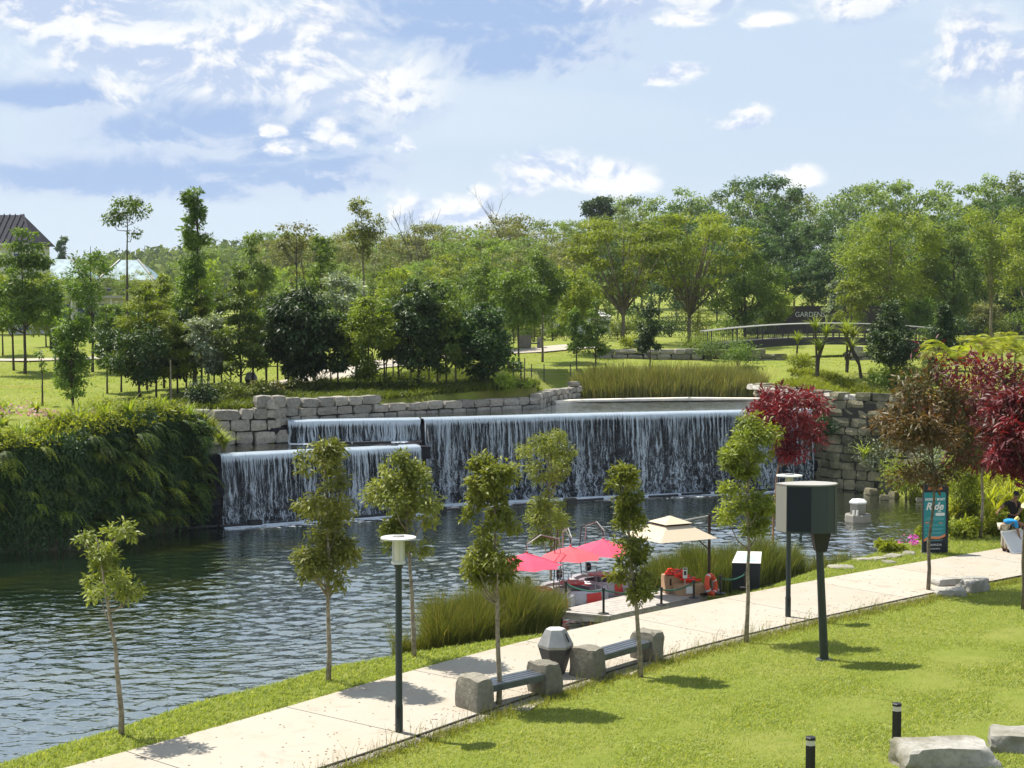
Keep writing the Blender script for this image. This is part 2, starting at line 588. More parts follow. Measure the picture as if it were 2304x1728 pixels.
def water_mat(name, deep, shallow, wl=3.3, amp=0.85, calm=True, rough=0.03, base_r=0.52):
    m = bpy.data.materials.new(name); m.use_nodes = True
    t = NT(m.node_tree); bs = m.node_tree.nodes['Principled BSDF']
    pos = t.n('ShaderNodeNewGeometry').outputs['Position']
    patch = t.noise(pos, 0.16, 4, 0.5)
    weed = t.noise(pos, 0.33, 5, 0.6)
    t.link(t.mix(t.ss(weed, 0.42, 0.66), deep, shallow), bs.inputs['Base Color'])
    bs.inputs['Roughness'].default_value = rough
    bs.inputs['IOR'].default_value = 1.33
    bs.inputs['Specular IOR Level'].default_value = 0.0
    mp = t.n('ShaderNodeMapping'); mp.inputs['Rotation'].default_value = (0, 0, R(8)); mp.inputs['Scale'].default_value = (0.95, 1.6, 1)
    t.link(pos, mp.inputs['Vector'])
    mp2 = t.n('ShaderNodeMapping'); mp2.inputs['Rotation'].default_value = (0, 0, R(-24)); mp2.inputs['Scale'].default_value = (0.9, 1.3, 1)
    t.link(pos, mp2.inputs['Vector'])
    w1 = t.noise(mp.outputs[0], wl, 1, 0.4, 0.5)
    w2 = t.noise(mp2.outputs[0], wl * 2.2, 1, 0.4, 0.3)
    w0 = t.noise(mp2.outputs[0], wl * 0.45, 2, 0.5, 0.3)
    hgt = t.m('ADD', t.m('ADD', t.m('MULTIPLY', w1, 1.0), t.m('MULTIPLY', w2, 0.28)), t.m('MULTIPLY', w0, 1.2))
    if calm:
        hgt = t.m('MULTIPLY', hgt, t.ss(patch, 0.34, 0.58, 0.30, 1.0))
    b = t.n('ShaderNodeBump'); b.inputs['Strength'].default_value = 1.0; b.inputs['Distance'].default_value = 0.085 * amp
    t.link(hgt, b.inputs['Height']); t.link(b.outputs[0], bs.inputs['Normal'])
    gl = t.n('ShaderNodeBsdfGlossy'); gl.inputs['Roughness'].default_value = rough
    t.link(b.outputs[0], gl.inputs['Normal'])
    fr = t.n('ShaderNodeFresnel'); fr.inputs['IOR'].default_value = 1.45
    t.link(b.outputs[0], fr.inputs['Normal'])
    mx = t.n('ShaderNodeMixShader')
    t.link(t.m('ADD', t.m('MULTIPLY', fr.outputs[0], 0.95), base_r, clamp=True), mx.inputs[0])
    t.link(bs.outputs[0], mx.inputs[1]); t.link(gl.outputs[0], mx.inputs[2])
    t.link(mx.outputs[0], m.node_tree.nodes['Material Output'].inputs['Surface'])
    return m


M = {}
M['ground'] = ground_mat()
M['water'] = water_mat('lake_water', (0.020, 0.042, 0.022), (0.062, 0.078, 0.018), wl=6.0, amp=0.14, calm=False)
M['basin'] = water_mat('basin_water', (0.030, 0.034, 0.014), (0.055, 0.052, 0.022), wl=3.5, amp=0.5, calm=False)
M['pondw'] = water_mat('pond_water', (0.030, 0.034, 0.010), (0.045, 0.040, 0.012), wl=4, amp=0.2, calm=False)
M['stone'] = stone_mat('pale_stone', (0.20, 0.19, 0.165), (0.40, 0.37, 0.31))
M['stone_white'] = stone_mat('white_stone', (0.34, 0.32, 0.28), (0.50, 0.48, 0.43))
M['stone_cliff'] = stone_mat('cliff_stone', (0.10, 0.098, 0.065), (0.27, 0.245, 0.155), stain=(0.045, 0.048, 0.022))
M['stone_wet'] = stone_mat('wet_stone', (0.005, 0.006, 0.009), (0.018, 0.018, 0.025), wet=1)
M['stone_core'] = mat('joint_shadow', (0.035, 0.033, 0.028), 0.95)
M['stone_bench'] = stone_mat('bench_stone', (0.16, 0.15, 0.12), (0.28, 0.26, 0.21))
M['boulder'] = stone_mat('boulder_stone', (0.29, 0.28, 0.25), (0.44, 0.42, 0.38), stain=(0.13, 0.12, 0.07))
M['sill'] = mat('pale_concrete', (0.62, 0.58, 0.50), 0.8, var=0.12, vscale=2)
M['bark'] = mat('bark', (0.20, 0.165, 0.115), 0.9, bump=0.8, bscale=16, col2=(0.09, 0.075, 0.055), vscale=7)
M['bark_pale'] = mat('bark_pale', (0.34, 0.29, 0.21), 0.9, bump=0.7, bscale=18, col2=(0.15, 0.12, 0.085), vscale=9)
M['bark_dark'] = mat('bark_dark', (0.085, 0.07, 0.05), 0.9, bump=0.6, bscale=9, col2=(0.045, 0.038, 0.028), vscale=5)
M['bark_red'] = mat('bark_red', (0.30, 0.17, 0.09), 0.9, bump=0.5, bscale=14, col2=(0.16, 0.09, 0.055), vscale=6)
# leaves
M['l_fern_d'] = leaf_mat('leaf_fern_dark', (0.030, 0.060, 0.012), (0.075, 0.110, 0.018), 0.35)
M['l_olive'] = leaf_mat('leaf_olive', (0.078, 0.105, 0.018), (0.145, 0.158, 0.032), 0.36, spec=0.3, rough=0.48)
M['l_fresh'] = leaf_mat('leaf_fresh', (0.080, 0.112, 0.014), (0.150, 0.165, 0.028), 0.40, spec=0.3, rough=0.48)
M['l_dark'] = leaf_mat('leaf_dark', (0.016, 0.040, 0.010), (0.036, 0.066, 0.014), 0.25, spec=0.3, rough=0.48, c=(0.10, 0.14, 0.02))
M['l_mid'] = leaf_mat('leaf_mid', (0.038, 0.076, 0.012), (0.090, 0.132, 0.020), 0.34, spec=0.3, rough=0.5)
M['l_layer'] = leaf_mat('leaf_layer', (0.060, 0.094, 0.009), (0.125, 0.150, 0.015), 0.40, spec=0.3)
M['l_silver'] = leaf_mat('leaf_silver', (0.085, 0.115, 0.070), (0.18, 0.21, 0.14), 0.25, spec=0.4, rough=0.48)
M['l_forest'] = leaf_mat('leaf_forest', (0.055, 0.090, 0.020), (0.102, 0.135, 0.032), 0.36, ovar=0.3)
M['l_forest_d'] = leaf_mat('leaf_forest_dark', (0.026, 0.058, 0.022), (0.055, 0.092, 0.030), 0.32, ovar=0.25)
M['l_spread'] = leaf_mat('leaf_spread', (0.078, 0.118, 0.014), (0.140, 0.172, 0.024), 0.40, c=(0.20, 0.17, 0.03))
M['l_dry'] = leaf_mat('leaf_dry', (0.10, 0.118, 0.035), (0.165, 0.168, 0.06), 0.34)
M['l_red'] = leaf_mat('leaf_red', (0.075, 0.010, 0.014), (0.165, 0.014, 0.016), 0.36, tcol=(1.6, 0.7, 0.6), spec=0.4, rough=0.48)
M['l_maroon'] = leaf_mat('leaf_maroon', (0.042, 0.034, 0.014), (0.115, 0.013, 0.017), 0.34, tcol=(1.8, 0.8, 0.6), spec=0.4, rough=0.48, c=(0.17, 0.02, 0.02))
M['l_redgreen'] = leaf_mat('leaf_redgreen', (0.046, 0.066, 0.013), (0.082, 0.048, 0.015), 0.34, tcol=(1.5, 1.1, 0.6), spec=0.4, rough=0.48)
M['l_vine'] = leaf_mat('leaf_vine', (0.016, 0.046, 0.012), (0.036, 0.080, 0.016), 0.26, spec=0.4, c=(0.07, 0.12, 0.02))
M['l_fern'] = leaf_mat('leaf_fern', (0.075, 0.125, 0.014), (0.150, 0.175, 0.024), 0.42)
M['l_yellow'] = leaf_mat('leaf_yellow', (0.170, 0.215, 0.016), (0.310, 0.320, 0.030), 0.42)
M['l_strap'] = leaf_mat('leaf_strap', (0.095, 0.140, 0.016), (0.185, 0.205, 0.030), 0.40)
M['l_cover'] = leaf_mat('leaf_cover', (0.035, 0.058, 0.010), (0.085, 0.105, 0.014), 0.35)
M['l_lime'] = leaf_mat('leaf_lime', (0.150, 0.205, 0.014), (0.235, 0.255, 0.022), 0.40)
M['l_pink'] = leaf_mat('petal_pink', (0.42, 0.20, 0.26), (0.50, 0.32, 0.33), 0.35, tcol=(1.2, 0.9, 0.9))
M['l_magenta'] = leaf_mat('petal_magenta', (0.55, 0.07, 0.42), (0.65, 0.16, 0.50), 0.35, tcol=(1.2, 0.9, 1.0))
M['blade'] = leaf_mat('grass_blade', (0.225, 0.285, 0.050), (0.250, 0.282, 0.080), 0.42, ovar=0.0, c=(0.40, 0.38, 0.11))
M['blade_long'] = leaf_mat('grass_long', (0.150, 0.190, 0.020), (0.25, 0.235, 0.06), 0.42, ovar=0.0)
M['reed'] = leaf_mat('reed_blade', (0.050, 0.070, 0.013), (0.100, 0.108, 0.024), 0.32, ovar=0.0, c=(0.20, 0.17, 0.06))
M['reed_pond'] = leaf_mat('reed_pond_blade', (0.120, 0.145, 0.034), (0.190, 0.190, 0.060), 0.36, ovar=0.0, c=(0.34, 0.28, 0.13))
M['far_wood'] = leaf_mat('far_wood_leaf', (0.055, 0.085, 0.030), (0.095, 0.120, 0.044), 0.3, ovar=0.0, spec=0.0, rough=.9)
# built things
M['post'] = mat('dark_green_paint', (0.016, 0.026, 0.024), 0.45, 0.5)
M['black'] = mat('black_paint', (0.012, 0.012, 0.014), 0.5, 0.4)
M['disc'] = mat('pale_metal', (0.52, 0.52, 0.49), 0.45, 0.5)
M['lantern'] = mat('lantern_glass', (0.55, 0.53, 0.44), 0.25, 0.5)
M['steel'] = mat('brushed_steel', (0.30, 0.30, 0.29), 0.5, 0.5, metal=0.6, var=0.15)
M['binbody'] = mat('bin_body', (0.035, 0.036, 0.038), 0.5, 0.4, var=0.2)
M['plank'] = mat('bench_plank', (0.050, 0.062, 0.078), 0.35, 0.6, bump=0.3, bscale=6, var=0.25)
M['cab'] = mat('speaker_shell', (0.030, 0.040, 0.043), 0.6, 0.4, bump=0.1, bscale=60)
M['cabtop'] = mat('speaker_lid', (0.30, 0.29, 0.27), 0.6, 0.4)
M['cab_sunlit'] = mat('speaker_sunlit_side', (0.25, 0.24, 0.215), 0.6, 0.4)  # paler than the shell: sunlight painted into the left face
M['grille'] = mat('speaker_grille', (0.010, 0.014, 0.022), 0.7, 0.3)
M['cream'] = mat('cream_canvas', (0.47, 0.40, 0.30), 0.85, 0.1)
M['umb_red'] = mat('coral_canvas', (0.62, 0.095, 0.115), 0.85, 0.1)
M['umb_pink'] = mat('pink_canvas', (0.60, 0.075, 0.13), 0.85, 0.1)
M['boat'] = mat('boat_grey', (0.42, 0.41, 0.44), 0.4, 0.5)
M['boat_red'] = mat('boat_red', (0.55, 0.035, 0.03), 0.4, 0.5)
M['boat_floor'] = mat('boat_floor', (0.20, 0.18, 0.20), 0.6)
M['deck'] = mat('deck_board', (0.34, 0.31, 0.28), 0.8, bump=0.2, var=0.15)
M['brown'] = mat('dark_brown_metal', (0.030, 0.016, 0.013), 0.5)
M['orange'] = mat('buoy_orange', (0.62, 0.075, 0.03), 0.5, var=0.15)
M['white'] = mat('white_paint', (0.62, 0.62, 0.61), 0.55)
M['rope'] = mat('green_rope', (0.02, 0.10, 0.07), 0.7)
M['teal'] = mat('sign_teal', (0.018, 0.205, 0.230), 0.55)
M['navy'] = mat('sign_navy', (0.010, 0.014, 0.022), 0.55)
M['signor'] = mat('sign_orange', (0.70, 0.20, 0.06), 0.6)
M['carton'] = mat('carton', (0.36, 0.23, 0.14), 0.85, var=0.15)
M['vest'] = mat('vest_orange', (0.80, 0.055, 0.03), 0.7)
M['pump'] = mat('pump_beige', (0.20, 0.19, 0.165), 0.6)
M['roof_metal'] = mat('roof_metal', (0.060, 0.058, 0.068), 0.95, 0.0)
M['roof_blue'] = mat('roof_blue', (0.19, 0.27, 0.31), 0.6, 0.2, var=0.3, vscale=1.5)
M['wallw'] = mat('pale_wall', (0.52, 0.50, 0.47), 0.8)
M['blueglass'] = mat('blue_panel', (0.012, 0.030, 0.12), 0.3, 0.6)
M['signwall'] = mat('dark_wall', (0.040, 0.032, 0.034), 0.8)
M['iron'] = mat('bridge_iron', (0.030, 0.027, 0.034), 0.5)
M['railw'] = mat('bridge_rail', (0.40, 0.39, 0.36), 0.5)
M['gravel'] = stone_mat('gravel', (0.26, 0.24, 0.19), (0.45, 0.42, 0.34))
M['edging'] = mat('dark_edging', (0.035, 0.03, 0.028), 0.8)
M['skin'] = mat('skin', (0.20, 0.10, 0.065), 0.6)
M['cloth_black'] = mat('cloth_black', (0.010, 0.010, 0.012), 0.85)
M['cloth_blue'] = mat('cloth_blue', (0.012, 0.22, 0.52), 0.8)
M['cloth_beige'] = mat('cloth_beige', (0.46, 0.41, 0.32), 0.85)
M['straw'] = mat('straw_hat', (0.55, 0.46, 0.26), 0.9)
M['yellowc'] = mat('yellow_cloth', (0.62, 0.52, 0.16), 0.8)
M['sheet'] = mat('wrapped_panel', (0.50, 0.52, 0.55), 0.4, 0.5, bump=0.8, bscale=5)


def conc_mat():
    m = bpy.data.materials.new('path_concrete'); m.use_nodes = True
    t = NT(m.node_tree); bs = m.node_tree.nodes['Principled BSDF']
    pos = t.n('ShaderNodeNewGeometry').outputs['Position']
    oi = t.n('ShaderNodeObjectInfo')
    n4 = t.noise(pos, 1.1, 7, 0.7, 1.2); n1 = t.noise(pos, 0.5, 6, 0.6, 0.4); n2 = t.noise(pos, 2.4, 6, 0.65); n3 = t.noise(pos, 60, 3, 0.7)
    c = t.mix(t.ss(n1, 0.35, 0.68), (0.325, 0.302, 0.255), (0.335, 0.288, 0.23))
    c = t.mix(t.ss(n2, 0.5, 0.78, 0, 0.45), c, (0.365, 0.335, 0.28))
    c = t.mix(t.m('MULTIPLY', oi.outputs['Random'], 0.25), c, (0.45, 0.41, 0.34))
    c = t.mix(t.ss(n3, 0.55, 0.75, 0, 0.3), c, (0.36, 0.31, 0.25))
    c = t.mix(t.ss(n4, 0.53, 0.68, 0, 0.38), c, (0.22, 0.185, 0.14))
    t.link(c, bs.inputs['Base Color']); bs.inputs['Roughness'].default_value = 0.85
    bs.inputs['Specular IOR Level'].default_value = 0.2
    b = t.n('ShaderNodeBump'); b.inputs['Strength'].default_value = 0.25; b.inputs['Distance'].default_value = 0.01
    t.link(n3, b.inputs['Height']); t.link(b.outputs[0], bs.inputs['Normal'])
    return m


M['path'] = conc_mat()


def fall_mat():
    """falling water: white threads over gaps, torn apart on the way down"""
    m = bpy.data.materials.new('falling_water'); m.use_nodes = True
    t = NT(m.node_tree); nt = m.node_tree
    bs = nt.nodes['Principled BSDF']; out = nt.nodes['Material Output']
    at = t.n('ShaderNodeAttribute'); at.attribute_name = 'fall'      # x along the lip, y metres fallen, z = how full the lip runs
    sp = t.n('ShaderNodeSeparateXYZ'); t.link(at.outputs['Vector'], sp.inputs[0])
    x, y, q = sp.outputs
    wob = t.noise(t.comb(t.m('MULTIPLY', x, 1.3), t.m('MULTIPLY', y, 1.6), 2.0), 1.5, 4, 0.6)
    xw = t.m('ADD', x, t.m('MULTIPLY', t.m('SUBTRACT', wob, 0.5), t.m('MULTIPLY', y, 0.16)))
    s1 = t.noise(t.comb(t.m('MULTIPLY', xw, 8.5), t.m('MULTIPLY', y, 0.28), 0.0), 1.0, 3, 0.6)
    s2 = t.noise(t.comb(t.m('MULTIPLY', xw, 21.0), t.m('MULTIPLY', y, 0.9), 5.0), 1.0, 4, 0.65)
    tear = t.noise(t.comb(t.m('MULTIPLY', xw, 6.0), t.m('MULTIPLY', y, 3.0), 9.0), 1.0, 5, 0.7, 0.8)
    big = t.noise(t.comb(t.m('MULTIPLY', x, 0.55), 0.0, 3.0), 1.0, 3, 0.5)
    low = t.ss(y, 0.3, 3.0)
    body = t.m('ADD', t.m('MULTIPLY', s1, 0.55), t.m('MULTIPLY', s2, 0.45))
    body = t.m('ADD', t.m('MULTIPLY', body, t.m('SUBTRACT', 1.0, t.m('MULTIPLY', low, 0.45))), t.m('MULTIPLY', t.m('MULTIPLY', tear, low), 0.45))
    body = t.m('ADD', body, t.m('MULTIPLY', t.m('SUBTRACT', big, 0.5), 0.45))
    body = t.m('ADD', body, t.m('MULTIPLY', t.ss(y, 0.0, 0.35, 1.0, 0.0), 0.16))
    thick = t.ss(body, 0.485, 0.615)
    film = t.m('MULTIPLY', t.ss(body, 0.40, 0.56), 0.04)
    a = t.m('MAXIMUM', t.m('MULTIPLY', thick, 0.92), film)
    bs.inputs['Base Color'].default_value = (0.50, 0.58, 0.66, 1)
    bs.inputs['Roughness'].default_value = 0.25
    bs.inputs['Specular IOR Level'].default_value = 0.6
    tr = t.n('ShaderNodeBsdfTransparent')
    tl = t.n('ShaderNodeBsdfTranslucent'); tl.inputs['Color'].default_value = (0.8, 0.85, 0.9, 1)
    mt = t.n('ShaderNodeMixShader'); mt.inputs[0].default_value = 0.4
    t.link(bs.outputs[0], mt.inputs[1]); t.link(tl.outputs[0], mt.inputs[2])
    mx = t.n('ShaderNodeMixShader')
    t.link(a, mx.inputs[0]); t.link(tr.outputs[0], mx.inputs[1]); t.link(mt.outputs[0], mx.inputs[2])
    t.link(mx.outputs[0], out.inputs['Surface'])
    b = t.n('ShaderNodeBump'); b.inputs['Strength'].default_value = 0.6; b.inputs['Distance'].default_value = 0.05
    t.link(body, b.inputs['Height']); t.link(b.outputs[0], bs.inputs['Normal'])
    return m


def foam_mat():
    m = bpy.data.materials.new('foam'); m.use_nodes = True
    t = NT(m.node_tree); nt = m.node_tree
    bs = nt.nodes['Principled BSDF']; out = nt.nodes['Material Output']
    pos = t.n('ShaderNodeNewGeometry').outputs['Position']
    at = t.n('ShaderNodeAttribute'); at.attribute_name = 'rnd'
    n = t.noise(pos, 2.6, 6, 0.68, 0.5)
    a = t.ss(t.m('ADD', n, t.m('MULTIPLY', at.outputs['Fac'], 0.35)), 0.55, 0.78)
    bs.inputs['Base Color'].default_value = (0.66, 0.72, 0.78, 1); bs.inputs['Roughness'].default_value = 0.6
    tr = t.n('ShaderNodeBsdfTransparent'); mx = t.n('ShaderNodeMixShader')
    t.link(a, mx.inputs[0]); t.link(tr.outputs[0], mx.inputs[1]); t.link(bs.outputs[0], mx.inputs[2])
    t.link(mx.outputs[0], out.inputs['Surface'])
    return m


M['fall'] = fall_mat(); M['foam'] = foam_mat()

# ================================================================ ground, water, path
rng = np.random.default_rng(7)


def axis(lo, hi, step, far0, far1):
    a = list(np.arange(lo, hi + 1e-6, step))
    s = step; q = lo
    left = []
    while q > far0:
        s *= 1.22; q -= s; left.append(q)
    s = step; q = hi
    right = []
    while q < far1:
        s *= 1.16; q += s; right.append(q)
    return np.array(left[::-1] + a + right)


gx = axis(-34, 40, 0.4, -5000, 5000)
gy = axis(10, 100, 0.4, -1500, 7000)
GX, GY = np.meshgrid(gx, gy)
GZ = H(GX.ravel(), GY.ravel())
GZ = GZ + np.where(GZ > 0.3, 0.03 * np.sin(GX.ravel() * 1.7) * np.sin(GY.ravel() * 1.3), 0)
nx, ny = len(gx), len(gy)
idx = np.arange(nx * ny).reshape(ny, nx)
quads = np.stack([idx[:-1, :-1], idx[:-1, 1:], idx[1:, 1:], idx[1:, :-1]], -1).reshape(-1, 4)
g = link('ground', arr_mesh('ground', np.stack([GX.ravel(), GY.ravel(), GZ], 1), quads.ravel(), np.arange(len(quads)) * 4, smooth=True), M['ground'])
tag(g, kind='structure')


def sheet(name, poly, z, m, kind='structure'):
    me = bpy.data.meshes.new(name)
    bm = bmesh.new()
    f = bm.faces.new([bm.verts.new((x, y, z)) for x, y in poly])
    bmesh.ops.triangulate(bm, faces=[f])
    bm.normal_update()
    for q in bm.faces:
        if q.normal.z < 0: q.normal_flip()
    bm.to_mesh(me); bm.free()
    o = link(name, me, m)
    return tag(o, kind=kind)


# the lake: a rippled surface, calmer in the shelter of the walls
ly = [18.0]
while ly[-1] < 74: ly.append(ly[-1] + 0.055 + max(0, ly[-1] - 26) * 0.0022)
ly = np.array(ly)
lt = np.linspace(-0.40, 0.36, 430)
LY, LT = np.meshgrid(ly, lt, indexing='ij')
LX = LT * LY
rw_ = np.random.default_rng(12)
LZ = np.zeros(LX.shape)
for k in range(46):
    lam = 0.20 * (5.0 ** rw_.uniform(0, 1))
    ang = rw_.normal(R(96), R(30)); kx, ky = math.cos(ang) * 6.2832 / lam, math.sin(ang) * 6.2832 / lam
    grp = 0.6 + 0.4 * np.sin(LX * rw_.uniform(-.9, .9) + LY * rw_.uniform(-.9, .9) + rw_.uniform(0, 6.28))
    LZ += grp * 0.0052 * lam ** 0.85 * np.sin(kx * LX + ky * LY + rw_.uniform(0, 6.28) + 0.6 * np.sin(LX * .5 + k))
wallL = np.array([(-42, 39.6), (-19.2, 51.9), (-17.2, 52.3), (-15.6, 53.4), (-14.0, 55.6), (-12.9, 58.0), (-11.7, 58.8), (-4, 63), (-4, 65.6), (3.1, 68.4), (11.4, 70.9), (15.4, 70.9), (19, 66)])
dw = fy(wallL, LX) - LY
env = 0.30 + 0.70 * sm(2.0, 15.0, dw + 2.5 * np.sin(LX * .35 + LY * .2) + 1.5 * np.sin(LX * .9 - LY * .5))
env = env * (0.80 + 0.20 * np.sin(LX * .23 + 1.7 * np.sin(LY * .17)))
LZ = -0.5 + LZ * env * 1.6
lidx = np.arange(LX.size).reshape(LX.shape)
lq = np.stack([lidx[:-1, :-1], lidx[:-1, 1:], lidx[1:, 1:], lidx[1:, :-1]], -1).reshape(-1, 4)
keep_ = sdp(LAKE, LX.ravel(), LY.ravel()) < 0.5
lq = lq[keep_[lq].any(1)]
tag(link('lake', arr_mesh('lake', np.stack([LX.ravel(), LY.ravel(), LZ.ravel()], 1), lq.ravel(), np.arange(len(lq)) * 4, smooth=True), M['water']), kind='structure')
sheet('lake_beyond', [(-40, -6), (-18.6, 14.2), (-12.2, 23), (-16.5, 40), (-19.6, 49), (-21, 51.5), (-42, 40)], -0.53, M['water'])
upw = [(-9.9, 64.25), (-4.2, 65.6), (3.1, 68.42), (11.4, 70.85), (14.6, 72.0), (14.3, 76), (13.6, 79.2), (9.5, 79.9), (5.8, 78.7), (2.0, 77.1), (1.4, 73.8), (-3.8, 69.8), (-7.4, 66.9), (-9.2, 65.6)]
sheet('upper_basin_water', upw, 3.30, M['basin'])
sheet('lower_basin_water', [(-13, 58.8), (-11.75, 58.82), (-3.96, 63.0), (-4.1, 65.7), (-9.8, 64.4), (-13.2, 63.2)], 2.34, M['basin'])
pw = [tuple(p) for p in POND]
pc = POND.mean(0)
sheet('pond_water', [tuple(pc + (np.array(p) - pc) * 1.03) for p in pw], 3.36, M['pondw'])

# ---- path of concrete slabs
path = thing('path', None, None); tag(path, kind='structure')
cum = np.concatenate([[0], np.cumsum(np.hypot(*np.diff(PFAR, axis=0).T))])
s0 = np.interp(-12.5, PFAR[:, 0], cum); s1 = np.interp(30, PFAR[:, 0], cum)
s = s0 + 0.9
while s < s1:
    e = s + 3.9
    vs = []
    ss_ = np.linspace(s + 0.012, e - 0.012, 5)
    top = []; bot = []
    for q in ss_:
        a = np.array([np.interp(q, cum, PFAR[:, 0]), np.interp(q, cum, PFAR[:, 1])])
        b = np.array([np.interp(q, cum, PNEAR[:, 0]), np.interp(q, cum, PNEAR[:, 1])])
        top.append((a, b))
    n = len(top)
    vs = [(*a, 0.035) for a, b in top] + [(*b, 0.035) for a, b in top] + [(*a, -0.10) for a, b in top] + [(*b, -0.10) for a, b in top]
    fs = []
    for i in range(n - 1):
        fs.append((i, n + i, n + i + 1, i + 1))
        fs.append((i, i + 1, 2 * n + i + 1, 2 * n + i))
        fs.append((n + i, 3 * n + i, 3 * n + i + 1, n + i + 1))
    fs.append((0, 2 * n, 3 * n, n)); fs.append((n - 1, 2 * n - 1, 4 * n - 1, 3 * n - 1))
    MB().add(vs, fs).build('slab', M['path'], path)
    s = e
# dark bedding seen in the joints
bed = MB()
i0, i1 = np.searchsorted(PFAR[:, 0], [-12.5, 30])
for i in range(i0, i1):
    bed.add([(*PFAR[i], 0.012), (*PNEAR[i], 0.012), (*PNEAR[i + 1], 0.012), (*PFAR[i + 1], 0.012)], [(0, 1, 2, 3)])
bed.build('joint_bed', M['edging'], path)
# dark steel edging and gravel margin along the lawn side
ed = MB()
for i in range(i0, i1):
    d0 = np.array([PDIR[i][1], -PDIR[i][0]]); d1 = np.array([PDIR[i + 1][1], -PDIR[i + 1][0]])
    a, b = PNEAR[i] + d0 * 0.008, PNEAR[i + 1] + d1 * 0.008
    c, d = PNEAR[i] + d0 * 0.055, PNEAR[i + 1] + d1 * 0.055
    ed.add([(*a, -.05), (*b, -.05), (*d, -.05), (*c, -.05), (*a, .05), (*b, .05), (*d, .05), (*c, .05)], [(4, 7, 6, 5), (0, 1, 5, 4), (3, 7, 6, 2)])
e_o = ed.build('path_edging', M['edging']); tag(e_o, kind='structure')


def pebbles(name, pts, size, m, parent=None):
    """many small stones as one mass"""
    pts = np.asarray(pts); n = len(pts)
    base = np.array([(1, 0, 0), (0, 1, 0), (-1, 0, 0), (0, -1, 0), (0, 0, .8), (0, 0, -.8)])
    tri = np.array([(0, 1, 4), (1, 2, 4), (2, 3, 4), (3, 0, 4), (1, 0, 5), (2, 1, 5), (3, 2, 5), (0, 3, 5)])
    sc = rng.uniform(0.6, 1.5, (n, 1, 3)) * size
    an = rng.uniform(0, 6.28, n)
    V = base[None] * sc + rng.normal(0, size * .15, (n, 6, 3))
    c, s_ = np.cos(an)[:, None], np.sin(an)[:, None]
    V = np.stack([V[..., 0] * c - V[..., 1] * s_, V[..., 0] * s_ + V[..., 1] * c, V[..., 2]], -1) + pts[:, None]
    L = (tri[None] + (np.arange(n) * 6)[:, None, None]).reshape(-1)
    me = arr_mesh(name, V.reshape(-1, 3), L, np.arange(n * 8) * 3)
    return tag(link(name, me, m, parent), kind='stuff')


q = rng.uniform(np.interp(-5, PNEAR[:, 0], cum), np.interp(12, PNEAR[:, 0], cum), 9000)
px_ = np.interp(q, cum, PNEAR[:, 0]); py_ = np.interp(q, cum, PNEAR[:, 1])
dx_ = np.interp(q, cum, PDIR[:, 0]); dy_ = np.interp(q, cum, PDIR[:, 1])
off = 0.07 + np.abs(rng.normal(0, 0.13, len(q)))
gxp = px_ + dy_ * off; gyp = py_ - dx_ * off
pebbles('gravel', np.stack([gxp, gyp, H(gxp, gyp) + 0.012], 1), 0.022, M['gravel'])['label'] = 'grey gravel margin between the path edging and the lawn'


# far footpaths laid over the park lawn
def ribbon(name, pix, width, z=0.03, m=None):
    P = [T(u, v) for u, v in pix]
    pts = []
    for i in range(len(P) - 1):
        for k in range(8):
            pts.append(P[i].lerp(P[i + 1], k / 8))
    pts.append(P[-1])
    mb = MB(); vs = []
    for i, p in enumerate(pts):
        d = (pts[min(i + 1, len(pts) - 1)] - pts[max(i - 1, 0)]); d.z = 0; d.normalize()
        nrm = Vector((-d.y, d.x, 0))
        for k in (-1, -.33, .33, 1):
            w = p + nrm * width / 2 * k
            vs.append((w.x, w.y, h1(w.x, w.y) + z + 0.05))
    fs = []
    for i in range(len(pts) - 1):
        for k in range(3):
            a = i * 4 + k
            fs.append((a, a + 1, a + 5, a + 4))
    o = mb.add(vs, fs).build(name, m or M['path'])
    return tag(o, kind='structure')


ribbon('footpath', [(640, 872), (700, 858), (770, 842), (830, 826), (900, 812), (1010, 800), (1120, 795), (1200, 790), (1260, 784), (1320, 780)], 3.2)
ribbon('footpath', [(-30, 812), (60, 812), (150, 810), (260, 806), (360, 800)], 1.4)

# ================================================================ stones and stone walls
STONES = []


def make_stones():
    for k in range(12):
        bm = bmesh.new()
        bmesh.ops.create_cube(bm, size=2.0)
        bmesh.ops.subdivide_edges(bm, edges=bm.edges[:], cuts=1, use_grid_fill=True)
        rr = random.Random(k)
        for v in bm.verts:
            n1 = sum(1 for c in v.co if abs(c) > 0.9)
            f = {3: 0.87, 2: 0.955, 1: 1.0}.get(n1, 1)
            v.co = v.co * f
            v.co += Vector((rr.uniform(-.09, .09), rr.uniform(-.12, .12), rr.uniform(-.10, .10)))
        me = bpy.data.meshes.new('stone')
        bm.to_mesh(me); bm.free()
        STONES.append(me)


make_stones()


